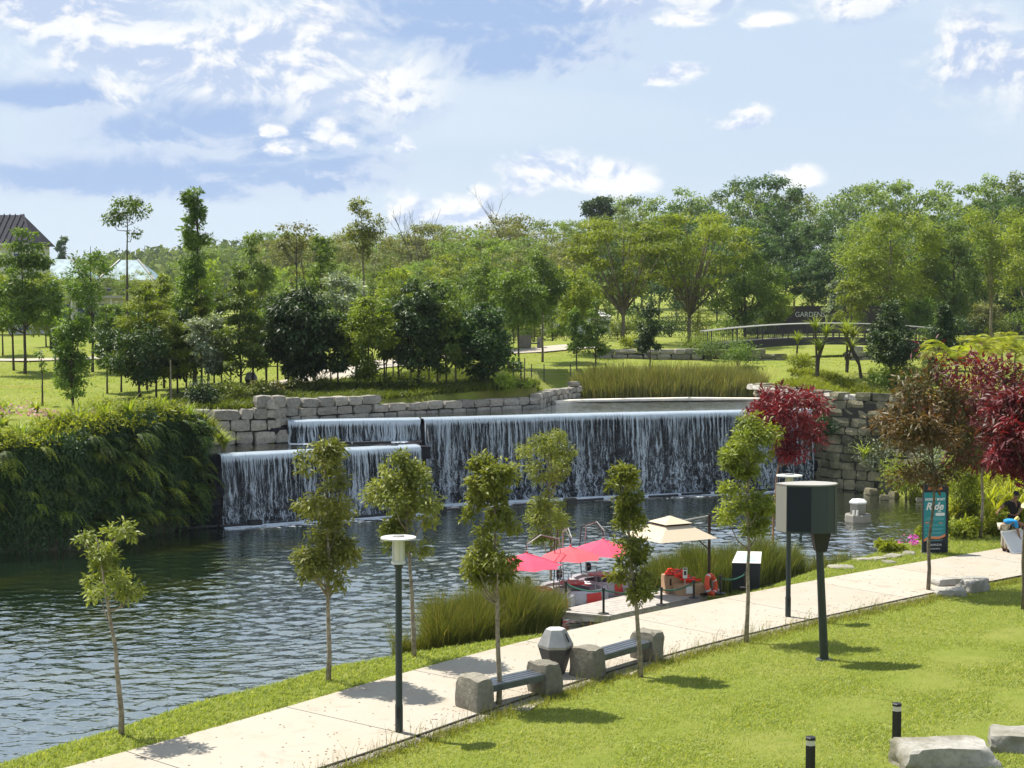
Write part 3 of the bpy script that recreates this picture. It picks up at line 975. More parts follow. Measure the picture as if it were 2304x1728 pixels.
def stone_wall(name, label, line, zb, zt, course, wr, depth, m, seed, core=True, lean=0.0, top_var=0.0, group=None):
    """coursed wall: every stone a piece of its own; the facing side is on the right of the line's direction"""
    rr = random.Random(seed)
    P = [Vector((x, y, 0)) for x, y in line]
    L = [0]
    for a, b in zip(P, P[1:]): L.append(L[-1] + (b - a).length)
    base = thing(name, label, 'wall', (P[0].x, P[0].y, zb), group=group)

    def at(s):
        s = max(0, min(L[-1] - 1e-6, s))
        for i in range(len(P) - 1):
            if s <= L[i + 1]:
                d = (P[i + 1] - P[i]).normalized()
                return P[i] + d * (s - L[i]), d
    z = zb; row = 0
    ztf = zt if callable(zt) else (lambda s_: zt)
    variants = {}
    while z < max(ztf(q_ * L[-1] / 20) for q_ in range(21)) - 0.05:
        ch = course * rr.uniform(0.82, 1.2)
        s_ = -rr.uniform(0, wr[0])
        while s_ < L[-1]:
            w = rr.uniform(*wr) * (1.25 if rr.random() < .15 else 1)
            mid = s_ + w / 2
            if 0 <= mid <= L[-1] and z + ch * 0.5 < ztf(mid) + rr.uniform(-1, 1) * top_var:
                p, d = at(mid)
                n_ = Vector((d.y, -d.x, 0))
                hh = ch * rr.uniform(0.9, 1.06)
                c = p - n_ * (depth / 2 - rr.uniform(-.05, .06)) - n_ * lean * (z - zb)
                k = rr.randrange(12)
                key = k
                if key not in variants:
                    variants[key] = STONES[k].copy(); variants[key].materials.append(m)
                o = link('stone', variants[key], None, base)
                o.location = (c.x - P[0].x, c.y - P[0].y, z + hh / 2 - zb)
                o.rotation_euler = (rr.uniform(-.04, .04), rr.uniform(-.04, .04), math.atan2(d.y, d.x) + rr.uniform(-.06, .06) + (math.pi if rr.random() < .5 else 0))
                o.scale = (w / 2 * .985, depth / 2, hh / 2 * .985)
            s_ += w
        z += ch; row += 1
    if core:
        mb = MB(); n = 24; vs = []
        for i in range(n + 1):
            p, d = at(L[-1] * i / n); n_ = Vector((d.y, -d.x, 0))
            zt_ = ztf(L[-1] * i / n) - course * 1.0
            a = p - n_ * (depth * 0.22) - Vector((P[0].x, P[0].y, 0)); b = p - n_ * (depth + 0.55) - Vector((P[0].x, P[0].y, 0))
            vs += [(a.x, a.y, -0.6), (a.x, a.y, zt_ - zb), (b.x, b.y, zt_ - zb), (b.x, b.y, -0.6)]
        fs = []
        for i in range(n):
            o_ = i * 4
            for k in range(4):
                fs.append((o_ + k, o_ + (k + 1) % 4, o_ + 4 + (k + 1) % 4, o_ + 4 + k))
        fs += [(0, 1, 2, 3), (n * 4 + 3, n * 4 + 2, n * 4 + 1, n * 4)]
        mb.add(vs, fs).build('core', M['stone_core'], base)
    return base


# pale wall beside the lower basin, on along the upper basin, and its far wing
stone_wall('stone_wall', 'tall pale block wall of four courses beside the lower basin', [(-14.2, 62.4), (-12.8, 63.05), (-9.9, 64.2)], 1.9, lambda s: 3.95 + .06 * s, 0.48, (0.55, 1.0), 0.7, M['stone'], 3, top_var=.02)
stone_wall('stone_wall', 'long low pale block wall along the back of the upper basin', [(-10.2, 64.15), (-8.9, 65.3), (-7.2, 66.55), (-3.7, 69.5), (1.6, 73.6)], 3.1, lambda s: 4.22 - 0.03 * s, 0.40, (0.5, 1.05), 0.65, M['stone'], 4, top_var=.02)
stone_wall('stone_wall', 'short pale rubble wall curving up to the pond reeds', [(1.5, 73.5), (2.0, 76.0), (2.4, 77.2), (3.9, 81.0)], 3.1, lambda s: 3.95 + .03 * s, 0.30, (0.45, 0.85), 0.6, M['stone'], 5, top_var=.1)
# dark wet dam behind the falls
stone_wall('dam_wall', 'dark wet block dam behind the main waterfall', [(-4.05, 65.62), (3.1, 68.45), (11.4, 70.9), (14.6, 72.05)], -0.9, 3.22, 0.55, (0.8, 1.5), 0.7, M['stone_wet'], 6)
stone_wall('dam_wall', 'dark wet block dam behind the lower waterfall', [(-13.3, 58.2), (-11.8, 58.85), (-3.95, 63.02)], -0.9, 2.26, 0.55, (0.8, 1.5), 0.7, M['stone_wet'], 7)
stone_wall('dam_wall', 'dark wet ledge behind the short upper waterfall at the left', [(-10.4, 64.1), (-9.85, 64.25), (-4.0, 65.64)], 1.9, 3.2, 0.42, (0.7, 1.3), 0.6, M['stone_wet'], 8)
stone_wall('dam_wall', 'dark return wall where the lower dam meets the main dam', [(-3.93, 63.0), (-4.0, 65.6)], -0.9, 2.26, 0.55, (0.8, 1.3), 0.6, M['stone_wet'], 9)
# cliff wall on the right
stone_wall('stone_wall', 'high mossy block cliff wall at the right of the waterfall', [(13.0, 80.2), (13.7, 76.6), (14.5, 73.4), (15.4, 70.9), (17.4, 69.4), (18.9, 67.2), (19.6, 64.0)], -0.9, lambda s: 4.10 - 0.10 * max(0, s - 14), 0.42, (0.5, 1.0), 0.75, M['stone_cliff'], 10, lean=0.03, top_var=.1)
stone_wall('stone_wall', 'white coping stones along the rim of the cliff wall', [(12.9, 81.0), (13.75, 76.7), (14.6, 73.5), (15.6, 71.1), (17.6, 69.7)], 3.82, 4.16, 0.30, (0.7, 1.3), 0.8, M['stone_white'], 11, core=False)
# weir sill between the basin and the pond
sl = MB()
srcp = [(1.6, 76.9), (3.6, 77.9), (5.9, 78.75), (9.5, 79.75), (13.2, 79.35)]
pp = [Vector((x, y, 3.40)) for x, y in srcp]
for a, b in zip(pp, pp[1:]):
    sl.bar(a + Vector((0, 0, -.08)), b + (b - a).normalized() * .12 + Vector((0, 0, -.08)), 0.75, 0.24)
w_ = thing('weir_sill', 'pale concrete weir sill between the upper basin and the reedy pond', 'weir', (1.6, 76.9, 3.2))
o = sl.build('sill', M['sill'], w_); o.location = (-1.6, -76.9, -3.2)


# ---- waterfalls
def waterfall(name, label, line, ztop, zbot, out, seed, step=0.16):
    P = [np.array(p, float) for p in line]
    L = [0]
    for a, b in zip(P, P[1:]): L.append(L[-1] + np.linalg.norm(b - a))
    n = int(L[-1] / step) + 1
    rr = np.random.default_rng(seed)
    root = thing(name, label, 'waterfall', (P[0][0], P[0][1], zbot))
    for layer in range(2):
        m = 26
        V = np.zeros((n, m, 3)); A = np.zeros((n, m, 3))
        jit = np.convolve(rr.normal(0, 1, n + 8), np.ones(5) / 5, 'same')[4:4 + n]
        for i in range(n):
            s_ = L[-1] * i / (n - 1)
            k = max(j for j in range(len(P) - 1) if L[j] <= s_ + 1e-9)
            d = (P[k + 1] - P[k]) / (L[k + 1] - L[k])
            p = P[k] + d * (s_ - L[k]); nn = np.array([d[1], -d[0]])
            f = np.linspace(0, 1, m)
            drop = (ztop - zbot) * np.clip((f - 0.12) / 0.88, 0, 1) ** 1.15
            fwd = -0.35 + 0.45 * np.clip(f / 0.12, 0, 1) + out * np.sqrt(np.clip((f - .12) / .88, 0, 1)) * (0.8 + 0.35 * jit[i]) + 0.07 * layer
            wob = 0.035 * np.sin(f * 11 + i * 1.7 + layer) * f
            V[i, :, 0] = p[0] + nn[0] * fwd + d[0] * wob - P[0][0]
            V[i, :, 1] = p[1] + nn[1] * fwd + d[1] * wob - P[0][1]
            V[i, :, 2] = ztop - drop + 0.035 * (1 - np.clip(f / .12, 0, 1)) - zbot + 0.02 * layer
            A[i, :, 0] = s_ + layer * 37.3 + seed * 11; A[i, :, 1] = drop
        ix = np.arange(n * m).reshape(n, m)
        qd = np.stack([ix[:-1, :-1], ix[:-1, 1:], ix[1:, 1:], ix[1:, :-1]], -1).reshape(-1, 4)
        me = arr_mesh('water_curtain', V.reshape(-1, 3), qd.ravel(), np.arange(len(qd)) * 4, smooth=True)
        at = me.attributes.new('fall', 'FLOAT_VECTOR', 'POINT')
        at.data.foreach_set('vector', A.reshape(-1).astype(np.float32))
        link('water_curtain', me, M['fall'], root)
    return root


waterfall('waterfall', 'wide main waterfall dropping from the upper basin to the lake', [(-3.95, 65.55), (3.1, 68.35), (11.4, 70.8), (14.5, 71.9)], 3.30, -0.5, 0.42, 1)
waterfall('waterfall', 'lower left waterfall spilling from the middle basin into the lake', [(-11.65, 58.82), (-3.98, 62.92)], 2.34, -0.5, 0.40, 2)
waterfall('waterfall', 'short upper waterfall at the left spilling into the middle basin', [(-9.75, 64.2), (-4.1, 65.58)], 3.30, 2.34, 0.25, 3)


def foam(name, line, w, z, label):
    P = [np.array(p, float) for p in line]
    V = []; Fq = []; rd = []
    n = 60
    cumL = np.concatenate([[0], np.cumsum([np.linalg.norm(b - a) for a, b in zip(P, P[1:])])])
    X = np.interp(np.linspace(0, cumL[-1], n), cumL, [p[0] for p in P]); Y = np.interp(np.linspace(0, cumL[-1], n), cumL, [p[1] for p in P])
    for i in range(n):
        for k in range(6):
            V.append((X[i] + 0.25 * k / 5 * w, Y[i] - w * k / 5, z))
    for i in range(n - 1):
        for k in range(5):
            Fq.append((i * 6 + k, i * 6 + k + 1, i * 6 + k + 7, i * 6 + k + 6)); rd.append(1.25 - 0.27 * k)
    me = arr_mesh(name, V, np.array(Fq).ravel(), np.arange(len(Fq)) * 4, rnd=rd)
    o = link(name, me, M['foam']); tag(o, label, kind='stuff')


foam('foam', [(-11.5, 58.7), (-3.7, 62.8), (-3.6, 65.3), (3.2, 68.0), (11.4, 70.5), (14.4, 71.6)], 1.7, -0.470, 'white foam on the lake at the foot of the falls')
foam('foam', [(-9.7, 64.1), (-4.2, 65.45)], 0.9, 2.348, 'white foam in the middle basin below the short fall')

# floating booms at the foot of the falls
def boom(a, b, label, fl=True, seg=3):
    A_, B_ = Vector((*a, -0.42)), Vector((*b, -0.42))
    r_ = thing('floating_boom', label, 'boom', A_, group='floating booms below the falls')
    d = (B_ - A_)
    for k in range(seg):
        mb = MB(); p = d * (k / seg + .01); q_ = d * ((k + 1) / seg - .015)
        off_ = Vector((0, -0.16 * (k % 2), 0))
        mb.tube([p + off_, q_ + off_], 0.055, 8); mb.build('pipe', M['black'], r_)
    if fl:
        c = d * 0.62
        MB().box((c.x, c.y - .1, 0.0), (0.55, 0.40, 0.30), rz=math.atan2(d.y, d.x)).build('float', M['black'], r_, bevel=.04)
    return r_


boom((-13.1, 57.5), (-8.6, 60.0), 'dark pipe boom with a box float left of the leafy waterside trees')
boom((-8.2, 60.0), (-5.0, 61.9), 'dark pipe boom half hidden behind the two leafy trees', False, 2)
boom((-4.6, 62.4), (-2.2, 63.6), 'short dark pipe boom with a float right of the left lamp', True, 2)
boom((0.0, 64.6), (4.2, 66.9), 'dark pipe boom with a float in the middle of the main fall', True, 3)
boom((4.6, 67.1), (12.6, 70.4), 'long dark pipe boom along the right half of the main fall', False, 5)
boom((-8.6, 63.4), (-5.2, 64.3), 'thin dark boom floating in the middle basin', False, 2)
bpy.data.objects['floating_boom.005'].location.z = 2.40

# ================================================================ plants
def norm(v):
    return v / (np.linalg.norm(v, axis=-1, keepdims=True) + 1e-9)


def leaves_mesh(name, P, D, U, L, Wd, rnd, fold=0.12, droop=0.12):
    """four-cornered folded leaf blades"""
    n = len(P)
    D = norm(D); S = norm(np.cross(D, U)); U = np.cross(S, D)
    L = np.broadcast_to(L, (n,))[:, None]; Wd = np.broadcast_to(Wd, (n,))[:, None]
    mid = P + D * L * 0.48
    V = np.stack([P, mid + S * Wd * .5 + U * Wd * fold, P + D * L - U * L * droop, mid - S * Wd * .5 + U * Wd * fold], 1)
    o = (np.arange(n) * 4)[:, None]
    loops = np.concatenate([o, o + 1, o + 2, o, o + 2, o + 3], 1).reshape(-1)
    return arr_mesh(name, V.reshape(-1, 3), loops, np.arange(2 * n) * 3, rnd=np.repeat(rnd, 2))


def blades_mesh(name, P, D, L, Wd, rnd, bend=0.5, seg=2, side=None):
    """grass, reed and strap blades: tapering ribbons that bend over. D = bend direction in plan"""
    n = len(P); r = np.random.default_rng(n)
    L = np.broadcast_to(L, (n,))[:, None]; Wd = np.broadcast_to(Wd, (n,))[:, None]; bend = np.broadcast_to(bend, (n,))[:, None]
    D = norm(D * np.array([1, 1, 0]))
    if side is None:
        a = r.uniform(0, 6.28, n); S = np.stack([np.cos(a), np.sin(a), 0 * a], 1)
    else:
        S = side
    rows = []
    for k in range(seg + 1):
        t = k / seg
        c = P + np.array([0, 0, 1.0]) * L * (t - bend * 0.45 * t * t) + D * L * bend * t * t * 0.85
        w = Wd * (1 - t) ** 0.7 * .5
        if k < seg:
            rows += [c - S * w, c + S * w]
        else:
            rows += [c]
    V = np.stack(rows, 1); m = V.shape[1]
    o = (np.arange(n) * m)[:, None]
    tri = []
    for k in range(seg):
        a, b, c_, d_ = 2 * k, 2 * k + 1, 2 * k + 2, 2 * k + 3
        if k < seg - 1:
            tri += [a, b, d_, a, d_, c_]
        else:
            tri += [a, b, c_]
    loops = (o + np.array(tri)[None]).reshape(-1)
    nt_ = len(tri) // 3
    return arr_mesh(name, V.reshape(-1, 3), loops, np.arange(n * nt_) * 3, rnd=np.repeat(rnd, nt_))


def crown_leaves(name, C, Rr, per, lsize, asp, r, flat=1.0, droop=0.3, shell=0.55, up=0.6, mtl=None):
    """leaves gathered in clumps: C centres (k,3), Rr radii (k,)"""
    k = len(C)
    lsize = lsize * .80; per = per * 1.6
    per = np.maximum(6, (per * (Rr / Rr.mean()) ** 2)).astype(int)
    ci = np.repeat(np.arange(k), per); n = len(ci)
    v = norm(r.normal(0, 1, (n, 3)))
    rad = r.uniform(0, 1, n) ** shell
    # sub-clumps make the outline uneven
    sub = norm(r.normal(0, 1, (k, 9, 3)))
    ext = r.uniform(.62, 1.38, (k, 9))
    pick = r.integers(0, 9, n)
    v2 = norm(v + 1.15 * sub[ci, pick])
    pos = C[ci] + v2 * (rad * Rr[ci] * ext[ci, pick])[:, None] * np.array([1, 1, flat])
    out = norm(v2 * np.array([1, 1, 0.5]))
    D = norm(out + r.normal(0, .55, (n, 3)) + np.array([0, 0, -droop]))
    U = norm(np.array([0, 0, up]) + v2 * .75 + r.normal(0, .38, (n, 3)))
    L = lsize * r.uniform(.45, 1.45, n)
    base = r.uniform(0, 1, k)
    rn = np.clip(base[ci] * .6 + r.uniform(0, 1, n) * .4, 0, 1)
    return leaves_mesh(name, pos, D, U, L, L * asp, rn)


def trunk_mesh(name, pts, radii, branches, n=7):
    mb = MB()
    mb.tube(pts, radii, n)
    for bp, br in branches:
        mb.tube(bp, br, 5)
    me = bpy.data.meshes.new(name)
    me.from_pydata(mb.v, [], mb.f)
    for p in me.polygons: p.use_smooth = True
    me.update()
    return me


def prof(t, pts):
    return np.interp(t, [p[0] for p in pts], [p[1] for p in pts])


PROF = {
    'oval': [(0, .45), (.2, .85), (.45, 1), (.7, .85), (.9, .5), (1, .2)],
    'cone': [(0, .75), (.12, 1), (.4, .8), (.7, .5), (1, .1)],
    'column': [(0, .6), (.15, 1), (.35, .75), (.6, .8), (.8, .6), (1, .3)],
    'umbrella': [(0, .25), (.25, .6), (.55, 1), (.8, .95), (1, .5)],
    'layer': [(0, .9), (.1, 1), (.3, .8), (.55, .75), (.8, .5), (1, .15)],
    'vase': [(0, .2), (.3, .5), (.6, .85), (.85, 1), (1, .7)],
    'round': [(0, .55), (.25, .9), (.5, 1), (.75, .9), (1, .45)],
    'twoball': [(0, .5), (.16, 1), (.36, .7), (.46, .25), (.56, .55), (.75, .95), (.92, .75), (1, .3)],
    'threeball': [(0, .6), (.12, .95), (.28, .7), (.36, .5), (.5, .85), (.62, .65), (.72, .5), (.86, .75), (1, .3)],
}


def tree_parts(Hh, Wd, cb, kind, ncl, per, lsize, asp, seed, flat=0.75, clr=0.22, trunk_r=None, lean=(0, 0), multi=1, droop=.3, shell=.55, brn=14, wig=0.02, tiers=0, up=.6, bark_n=7):
    """trunk and crown meshes for a tree Hh tall, crown Wd wide, crown starting at cb*Hh"""
    if clr >= .2 and ncl > 12:
        clr, ncl, per = clr * .70, int(ncl * 1.9), per * .62
    r = np.random.default_rng(seed)
    z0 = Hh * cb; ch = Hh - z0
    t = r.uniform(0, 1, ncl * 4)
    p = prof(t, PROF[kind])
    keep = r.uniform(0, 1, len(t)) < (p / p.max()) ** 1.3 + 0.12
    t = t[keep][:ncl]
    if tiers:
        t = (np.floor(t * tiers) + .5 + r.normal(0, .10, len(t))) / tiers
        t = np.clip(t, 0.02, .98)
    p = prof(t, PROF[kind])
    k = len(t)
    Rr = Wd * clr * r.uniform(.55, 1.35, k) * (0.6 + .4 * p)
    a = r.uniform(0, 6.283, k)
    rad = np.sqrt(r.uniform(0.05, 1, k)) * np.maximum(p * Wd / 2 * 1.12 - Rr * .6, 0.02 * Wd)
    lx = lean[0] * Hh; ly = lean[1] * Hh
    fz = (z0 + t * ch) / Hh
    C = np.stack([np.cos(a) * rad + lx * fz ** 1.5, np.sin(a) * rad + ly * fz ** 1.5, np.minimum(z0 + t * ch, Hh - Rr * flat * .8)], 1)
    crown = crown_leaves('crown', C, Rr, per, lsize, asp, r, flat, droop, shell, up)
    tr = trunk_r or Hh * 0.012
    brs = []
    order = np.argsort(-Rr)[:brn]
    top = 0.93
    tp = []; tradii = []
    nseg = 9
    wx = np.cumsum(r.normal(0, wig * Hh / nseg * 2.5, nseg + 1)); wy = np.cumsum(r.normal(0, wig * Hh / nseg * 2.5, nseg + 1))
    wx -= wx[0]; wy -= wy[0]
    for i in range(nseg + 1):
        f = i / nseg * top
        tp.append(Vector((lx * f ** 1.5 + wx[i] * .6, ly * f ** 1.5 + wy[i] * .6, f * Hh - (0.15 if i == 0 else 0))))
        tradii.append(tr * (1.15 if i == 0 else 1) * (1 - .82 * (f / top) ** 1.1))

    def tpos(z):
        f = max(0, min(.999, z / (Hh * top))) * nseg
        i = int(f)
        return tp[i].lerp(tp[i + 1], f - i), tradii[i]
    for j in order:
        c = Vector(C[j])
        if multi > 1:
            zb = z0 * r.uniform(.55, 1.0)
        else:
            zb = max(z0 * .8, c.z - (0.12 + .5 * rad[j] / Wd) * ch * r.uniform(.8, 1.3))
        s_, sr = tpos(zb)
        m1 = s_.lerp(c, .5) + Vector((0, 0, -.03 * Hh))
        b0 = min(sr * .7, tr * (.55 if multi > 1 else .46))
        brs.append(([s_, m1, c], [b0, b0 * .65, b0 * .25]))
    return trunk_mesh('trunk', tp, tradii, brs, bark_n), crown


def plant_tree(name, label, cat, loc, trunk_me, crown_me, bark, leaf, rz=0.0, sc=1.0, group=None, part='crown'):
    o = thing(name, label, cat, loc, rz, group)
    if trunk_me is not None:
        link('trunk', trunk_me, bark, o)
    if crown_me is not None:
        link(part, crown_me, leaf, o)
    o.scale = (sc, sc, sc) if not hasattr(sc, '__len__') else sc
    return o


KD = 2304 / 2212.0
ORD_ = 'third fourth fifth sixth seventh eighth ninth tenth eleventh twelfth thirteenth fourteenth fifteenth sixteenth seventeenth first second'.split()

# ---------------------------------------------------------------- slim young trees along the path
def slim(label, bu, bv, ub, vt, vb, wl, wr, kind, leaf, seed, ncl=15, per=170, z=None, lsize=.140, asp=.40, bark='bark_pale', name='young_tree', dense=1.0, clr=.24, y=None):
    """base pixel (bu,bv); crown between rows vt..vb and columns wl..wr"""
    b = T(bu, bv)
    if y is not None: b = Vector((AT(bu, bv, y).x, y, h1(AT(bu, bv, y).x, y)))
    Y = b.y
    Hh = rise(bv, vt, Y) * 1.0
    Wd = (wr - wl) / F * Y
    lean = (((wl + wr) / 2 - bu) / F * Y / Hh * 1.25, 0.0)
    cb = (bv - vb) / (bv - vt)
    tm, cm = tree_parts(Hh, Wd, cb, kind, ncl, int(per * dense * (.78 if lsize < .2 else .8)), lsize, asp, seed, flat=.85, clr=clr, trunk_r=0.058, lean=lean, brn=12, wig=.03, shell=.5)
    return plant_tree(name, label, 'tree', b, tm, cm, M[bark], M[leaf])


slim('small sparse young tree at the far left on the lake shore', 273, 1655, 0, 1165, 1348, 160, 325, 'twoball', 'l_olive', 11, 13, 120, clr=.20)
slim('tall olive young tree on the shore left of the left lamp', 738, 1535, 0, 985, 1298, 652, 822, 'threeball', 'l_olive', 12, 22, 250)
slim('olive young tree standing just behind the left lamp', 932, 1478, 0, 1008, 1245, 825, 988, 'oval', 'l_olive', 13, 20, 250)
slim('leafy young tree growing beside the left bench', 1122, 1590, 0, 1015, 1302, 1018, 1188, 'threeball', 'l_fresh', 14, 22, 250)
slim('bright young tree with two round leaf balls behind the bin', 1237, 1402, 0, 963, 1218, 1165, 1305, 'twoball', 'l_fresh', 15, 20, 240)
slim('thin young tree growing beside the right bench', 1441, 1524, 0, 1042, 1345, 1345, 1468, 'threeball', 'l_fresh', 16, 20, 190)
slim('young tree with two leaf tiers left of the loudspeaker', 1678, 1446, 0, 925, 1190, 1588, 1748, 'twoball', 'l_fresh', 17, 22, 260)
# red leaved trees
slim('bright red leaved tree behind the loudspeaker', 1735, 1300, 0, 868, 1035, 1672, 1872, 'umbrella', 'l_red', 18, 20, 190, lsize=.27, asp=.30, bark='bark_red', name='red_tree', clr=.20)
rt_ = slim('tree with mixed green and russet leaves in front of the boat sign', 2088, 1330, 0, 828, 1085, 1955, 2185, 'round', 'l_redgreen', 19, 26, 150, lsize=.25, asp=.30, bark='bark', name='red_tree', clr=.20)
slim('dark red leaved tree beside the three people', 2205, 1214, 0, 790, 1060, 2110, 2330, 'round', 'l_maroon', 20, 30, 190, lsize=.28, asp=.30, bark='bark_pale', name='red_tree', clr=.20, y=52.5)
slim('dark red leaved tree whose trunk stands at the right edge', 2302, 1372, 0, 850, 1080, 2215, 2420, 'round', 'l_maroon', 21, 24, 170, lsize=.25, asp=.30, bark='bark', name='red_tree', clr=.20)


_, cm_ = tree_parts(7.1, 4.0, .62, 'round', 10, 60, .25, .30, 77, flat=.8, clr=.16, lean=(.02, 0))
rfl = link('red_flush', cm_, M['l_red'], rt_); rfl.location = (.55, 0, 0)
# ---------------------------------------------------------------- park trees beyond the lake
def park(label, bu, bv, vt, wpx, vb, kind, leaf, seed, ncl=22, per=130, lsize=.22, asp=.45, flat=.75, clr=.24, bark='bark_dark', tiers=0, multi=1, name='park_tree', y=None, shift=0.0, shell=.5, droop=.3, tr=None, brn=12, group=None, wig=.02):
    """coordinates in the 2212 wide view"""
    bu, bv, vt, wpx, vb = (q * KD for q in (bu, bv, vt, wpx, vb))
    if y is None:
        b = T(bu, bv)
    else:
        x = (bu - CX) / F * y
        b = Vector((x, y, h1(x, y)))
    Y = b.y
    top = CAMZ + (HOR - vt) / F * Y
    Hh = top - b.z
    cbz = CAMZ + (HOR - vb) / F * Y
    cb = max(0.03, (cbz - b.z) / Hh)
    Wd = wpx / F * Y
    tm, cm = tree_parts(Hh, Wd, cb, kind, ncl, per, lsize, asp, seed, flat, clr, tr or max(.05, Hh * .011), (shift, 0), multi, droop, shell, brn, wig, tiers)
    return plant_tree(name, label, 'tree', b, tm, cm, M[bark], M[leaf], group=group)


park('broad layered tree on the far left lawn by the bare soil', 54, 808, 488, 165, 698, 'layer', 'l_mid', 31, 60, 110, flat=.5, tiers=7, lsize=.26, clr=.17)
park('slender columnar tree with ivy-like leaves behind the vine wall', 158, 888, 608, 84, 862, 'column', 'l_mid', 32, 26, 150, clr=.3, lsize=.18)
park('open airy tree standing left of the blue roofed house', 200, 805, 512, 118, 745, 'oval', 'l_mid', 33, 24, 95, lsize=.24, shell=.45)
park('very tall bare stemmed tree with a small umbrella crown', 277, 812, 428, 98, 520, 'umbrella', 'l_mid', 34, 12, 75, lsize=.24, clr=.2)
park('tree cut off by the left edge of the lawn', 6, 768, 600, 90, 705, 'round', 'l_fresh', 35, 16, 140, lsize=.26)
park('feathery layered tree with golden tufts, left of the pair', 300, 864, 610, 130, 815, 'layer', 'l_layer', 36, 30, 170, flat=.42, tiers=6, lsize=.2, asp=.3, y=70)
park('glossy dark tree with a low crown spreading over the lawn', 302, 866, 700, 170, 815, 'round', 'l_dark', 37, 22, 130, lsize=.26, asp=.35, y=69, shift=-.16)
park('small feathery layered tree with golden tufts, near the wall', 338, 860, 640, 110, 820, 'layer', 'l_layer', 38, 26, 160, flat=.42, tiers=5, lsize=.19, asp=.3)
park('feathery layered tree with golden tufts and a pale straight trunk', 368, 856, 665, 120, 806, 'layer', 'l_layer', 39, 28, 160, flat=.42, tiers=5, lsize=.19, asp=.3, bark='bark')
park('dark low crowned tree behind the golden layered trees', 384, 850, 640, 110, 808, 'cone', 'l_dark', 40, 24, 150, lsize=.22)
park('tallest narrow column tree rising above the skyline', 420, 852, 392, 84, 690, 'column', 'l_mid', 41, 30, 130, lsize=.24, clr=.30, y=76)
park('silvery leaved tree with a dark rounded crown', 450, 856, 665, 100, 792, 'oval', 'l_silver', 42, 18, 130, lsize=.22)
park('dark shade tree below the silvery crown', 462, 850, 700, 90, 800, 'round', 'l_dark', 43, 16, 130, lsize=.22, y=77)
park('tall green conical tree beside the small park bin', 520, 858, 575, 118, 800, 'cone', 'l_mid', 44, 30, 170, flat=.5, tiers=7, lsize=.2)
park('big dark broadleaf tree with a dense drooping crown', 652, 842, 612, 165, 806, 'oval', 'l_dark', 45, 38, 190, lsize=.30, asp=.42, clr=.22, droop=.6)
park('dark broadleaf tree close to the right of the biggest one', 730, 838, 680, 86, 800, 'round', 'l_dark', 46, 18, 150, lsize=.26, droop=.5)
park('feathery golden green tree on several thin stems', 795, 842, 640, 130, 815, 'oval', 'l_layer', 47, 28, 150, flat=.55, lsize=.2, multi=2)
park('tall dark green tree in the middle of the grove', 905, 838, 596, 122, 798, 'oval', 'l_dark', 48, 32, 180, lsize=.24)
park('yellow green tree between the two dark ones of the grove', 965, 836, 650, 100, 800, 'oval', 'l_mid', 49, 22, 150, lsize=.22)
park('very dark round low tree at the right end of the grove', 1040, 832, 655, 136, 806, 'round', 'l_dark', 50, 34, 200, lsize=.26, shell=.6)
park('small big leaved sapling at the right end of the grove', 1100, 838, 735, 60, 815, 'round', 'l_mid', 51, 9, 26, lsize=.34, y=80)
park('small bare lower sapling beside the park bin', 498, 856, 765, 62, 838, 'oval', 'l_mid', 52, 8, 16, lsize=.24, clr=.16)
park('thin sapling with a few leaves in front of the left lawn', 92, 876, 750, 26, 800, 'oval', 'l_mid', 53, 5, 12, lsize=.22)
for i, (bu, bv, vt, w, vb, kd, lf) in enumerate((
    (232, 850, 655, 58, 790, 'column', 'l_mid'), (262, 846, 690, 52, 795, 'oval', 'l_mid'), (318, 842, 600, 62, 760, 'cone', 'l_layer'), (355, 838, 585, 66, 750, 'cone', 'l_layer'),
    (402, 844, 640, 56, 780, 'column', 'l_mid'), (436, 838, 600, 60, 770, 'cone', 'l_layer'), (478, 844, 640, 56, 780, 'column', 'l_mid'), (548, 842, 620, 60, 775, 'cone', 'l_layer'),
    (575, 838, 650, 54, 780, 'column', 'l_mid'), (600, 834, 640, 56, 770, 'oval', 'l_mid'), (770, 836, 660, 56, 775, 'oval', 'l_layer'), (830, 836, 640, 58, 775, 'column', 'l_mid'),
    (862, 834, 660, 52, 775, 'oval', 'l_layer'), (945, 834, 665, 54, 775, 'oval', 'l_mid'), (985, 832, 680, 52, 780, 'column', 'l_layer'), (30, 800, 560, 60, 720, 'oval', 'l_mid'), (120, 800, 600, 60, 730, 'column', 'l_mid'))):
    park('slender young tree filling the park row, ' + ORD_[i] + ' from the left', bu, bv, vt, w, vb, kd, lf, 700 + i, 18, 80, lsize=.22, clr=.26, flat=.55, tiers=6 if kd == 'cone' else 0, group='slender young trees of the park row', bark='bark_dark' if i % 2 else 'bark')
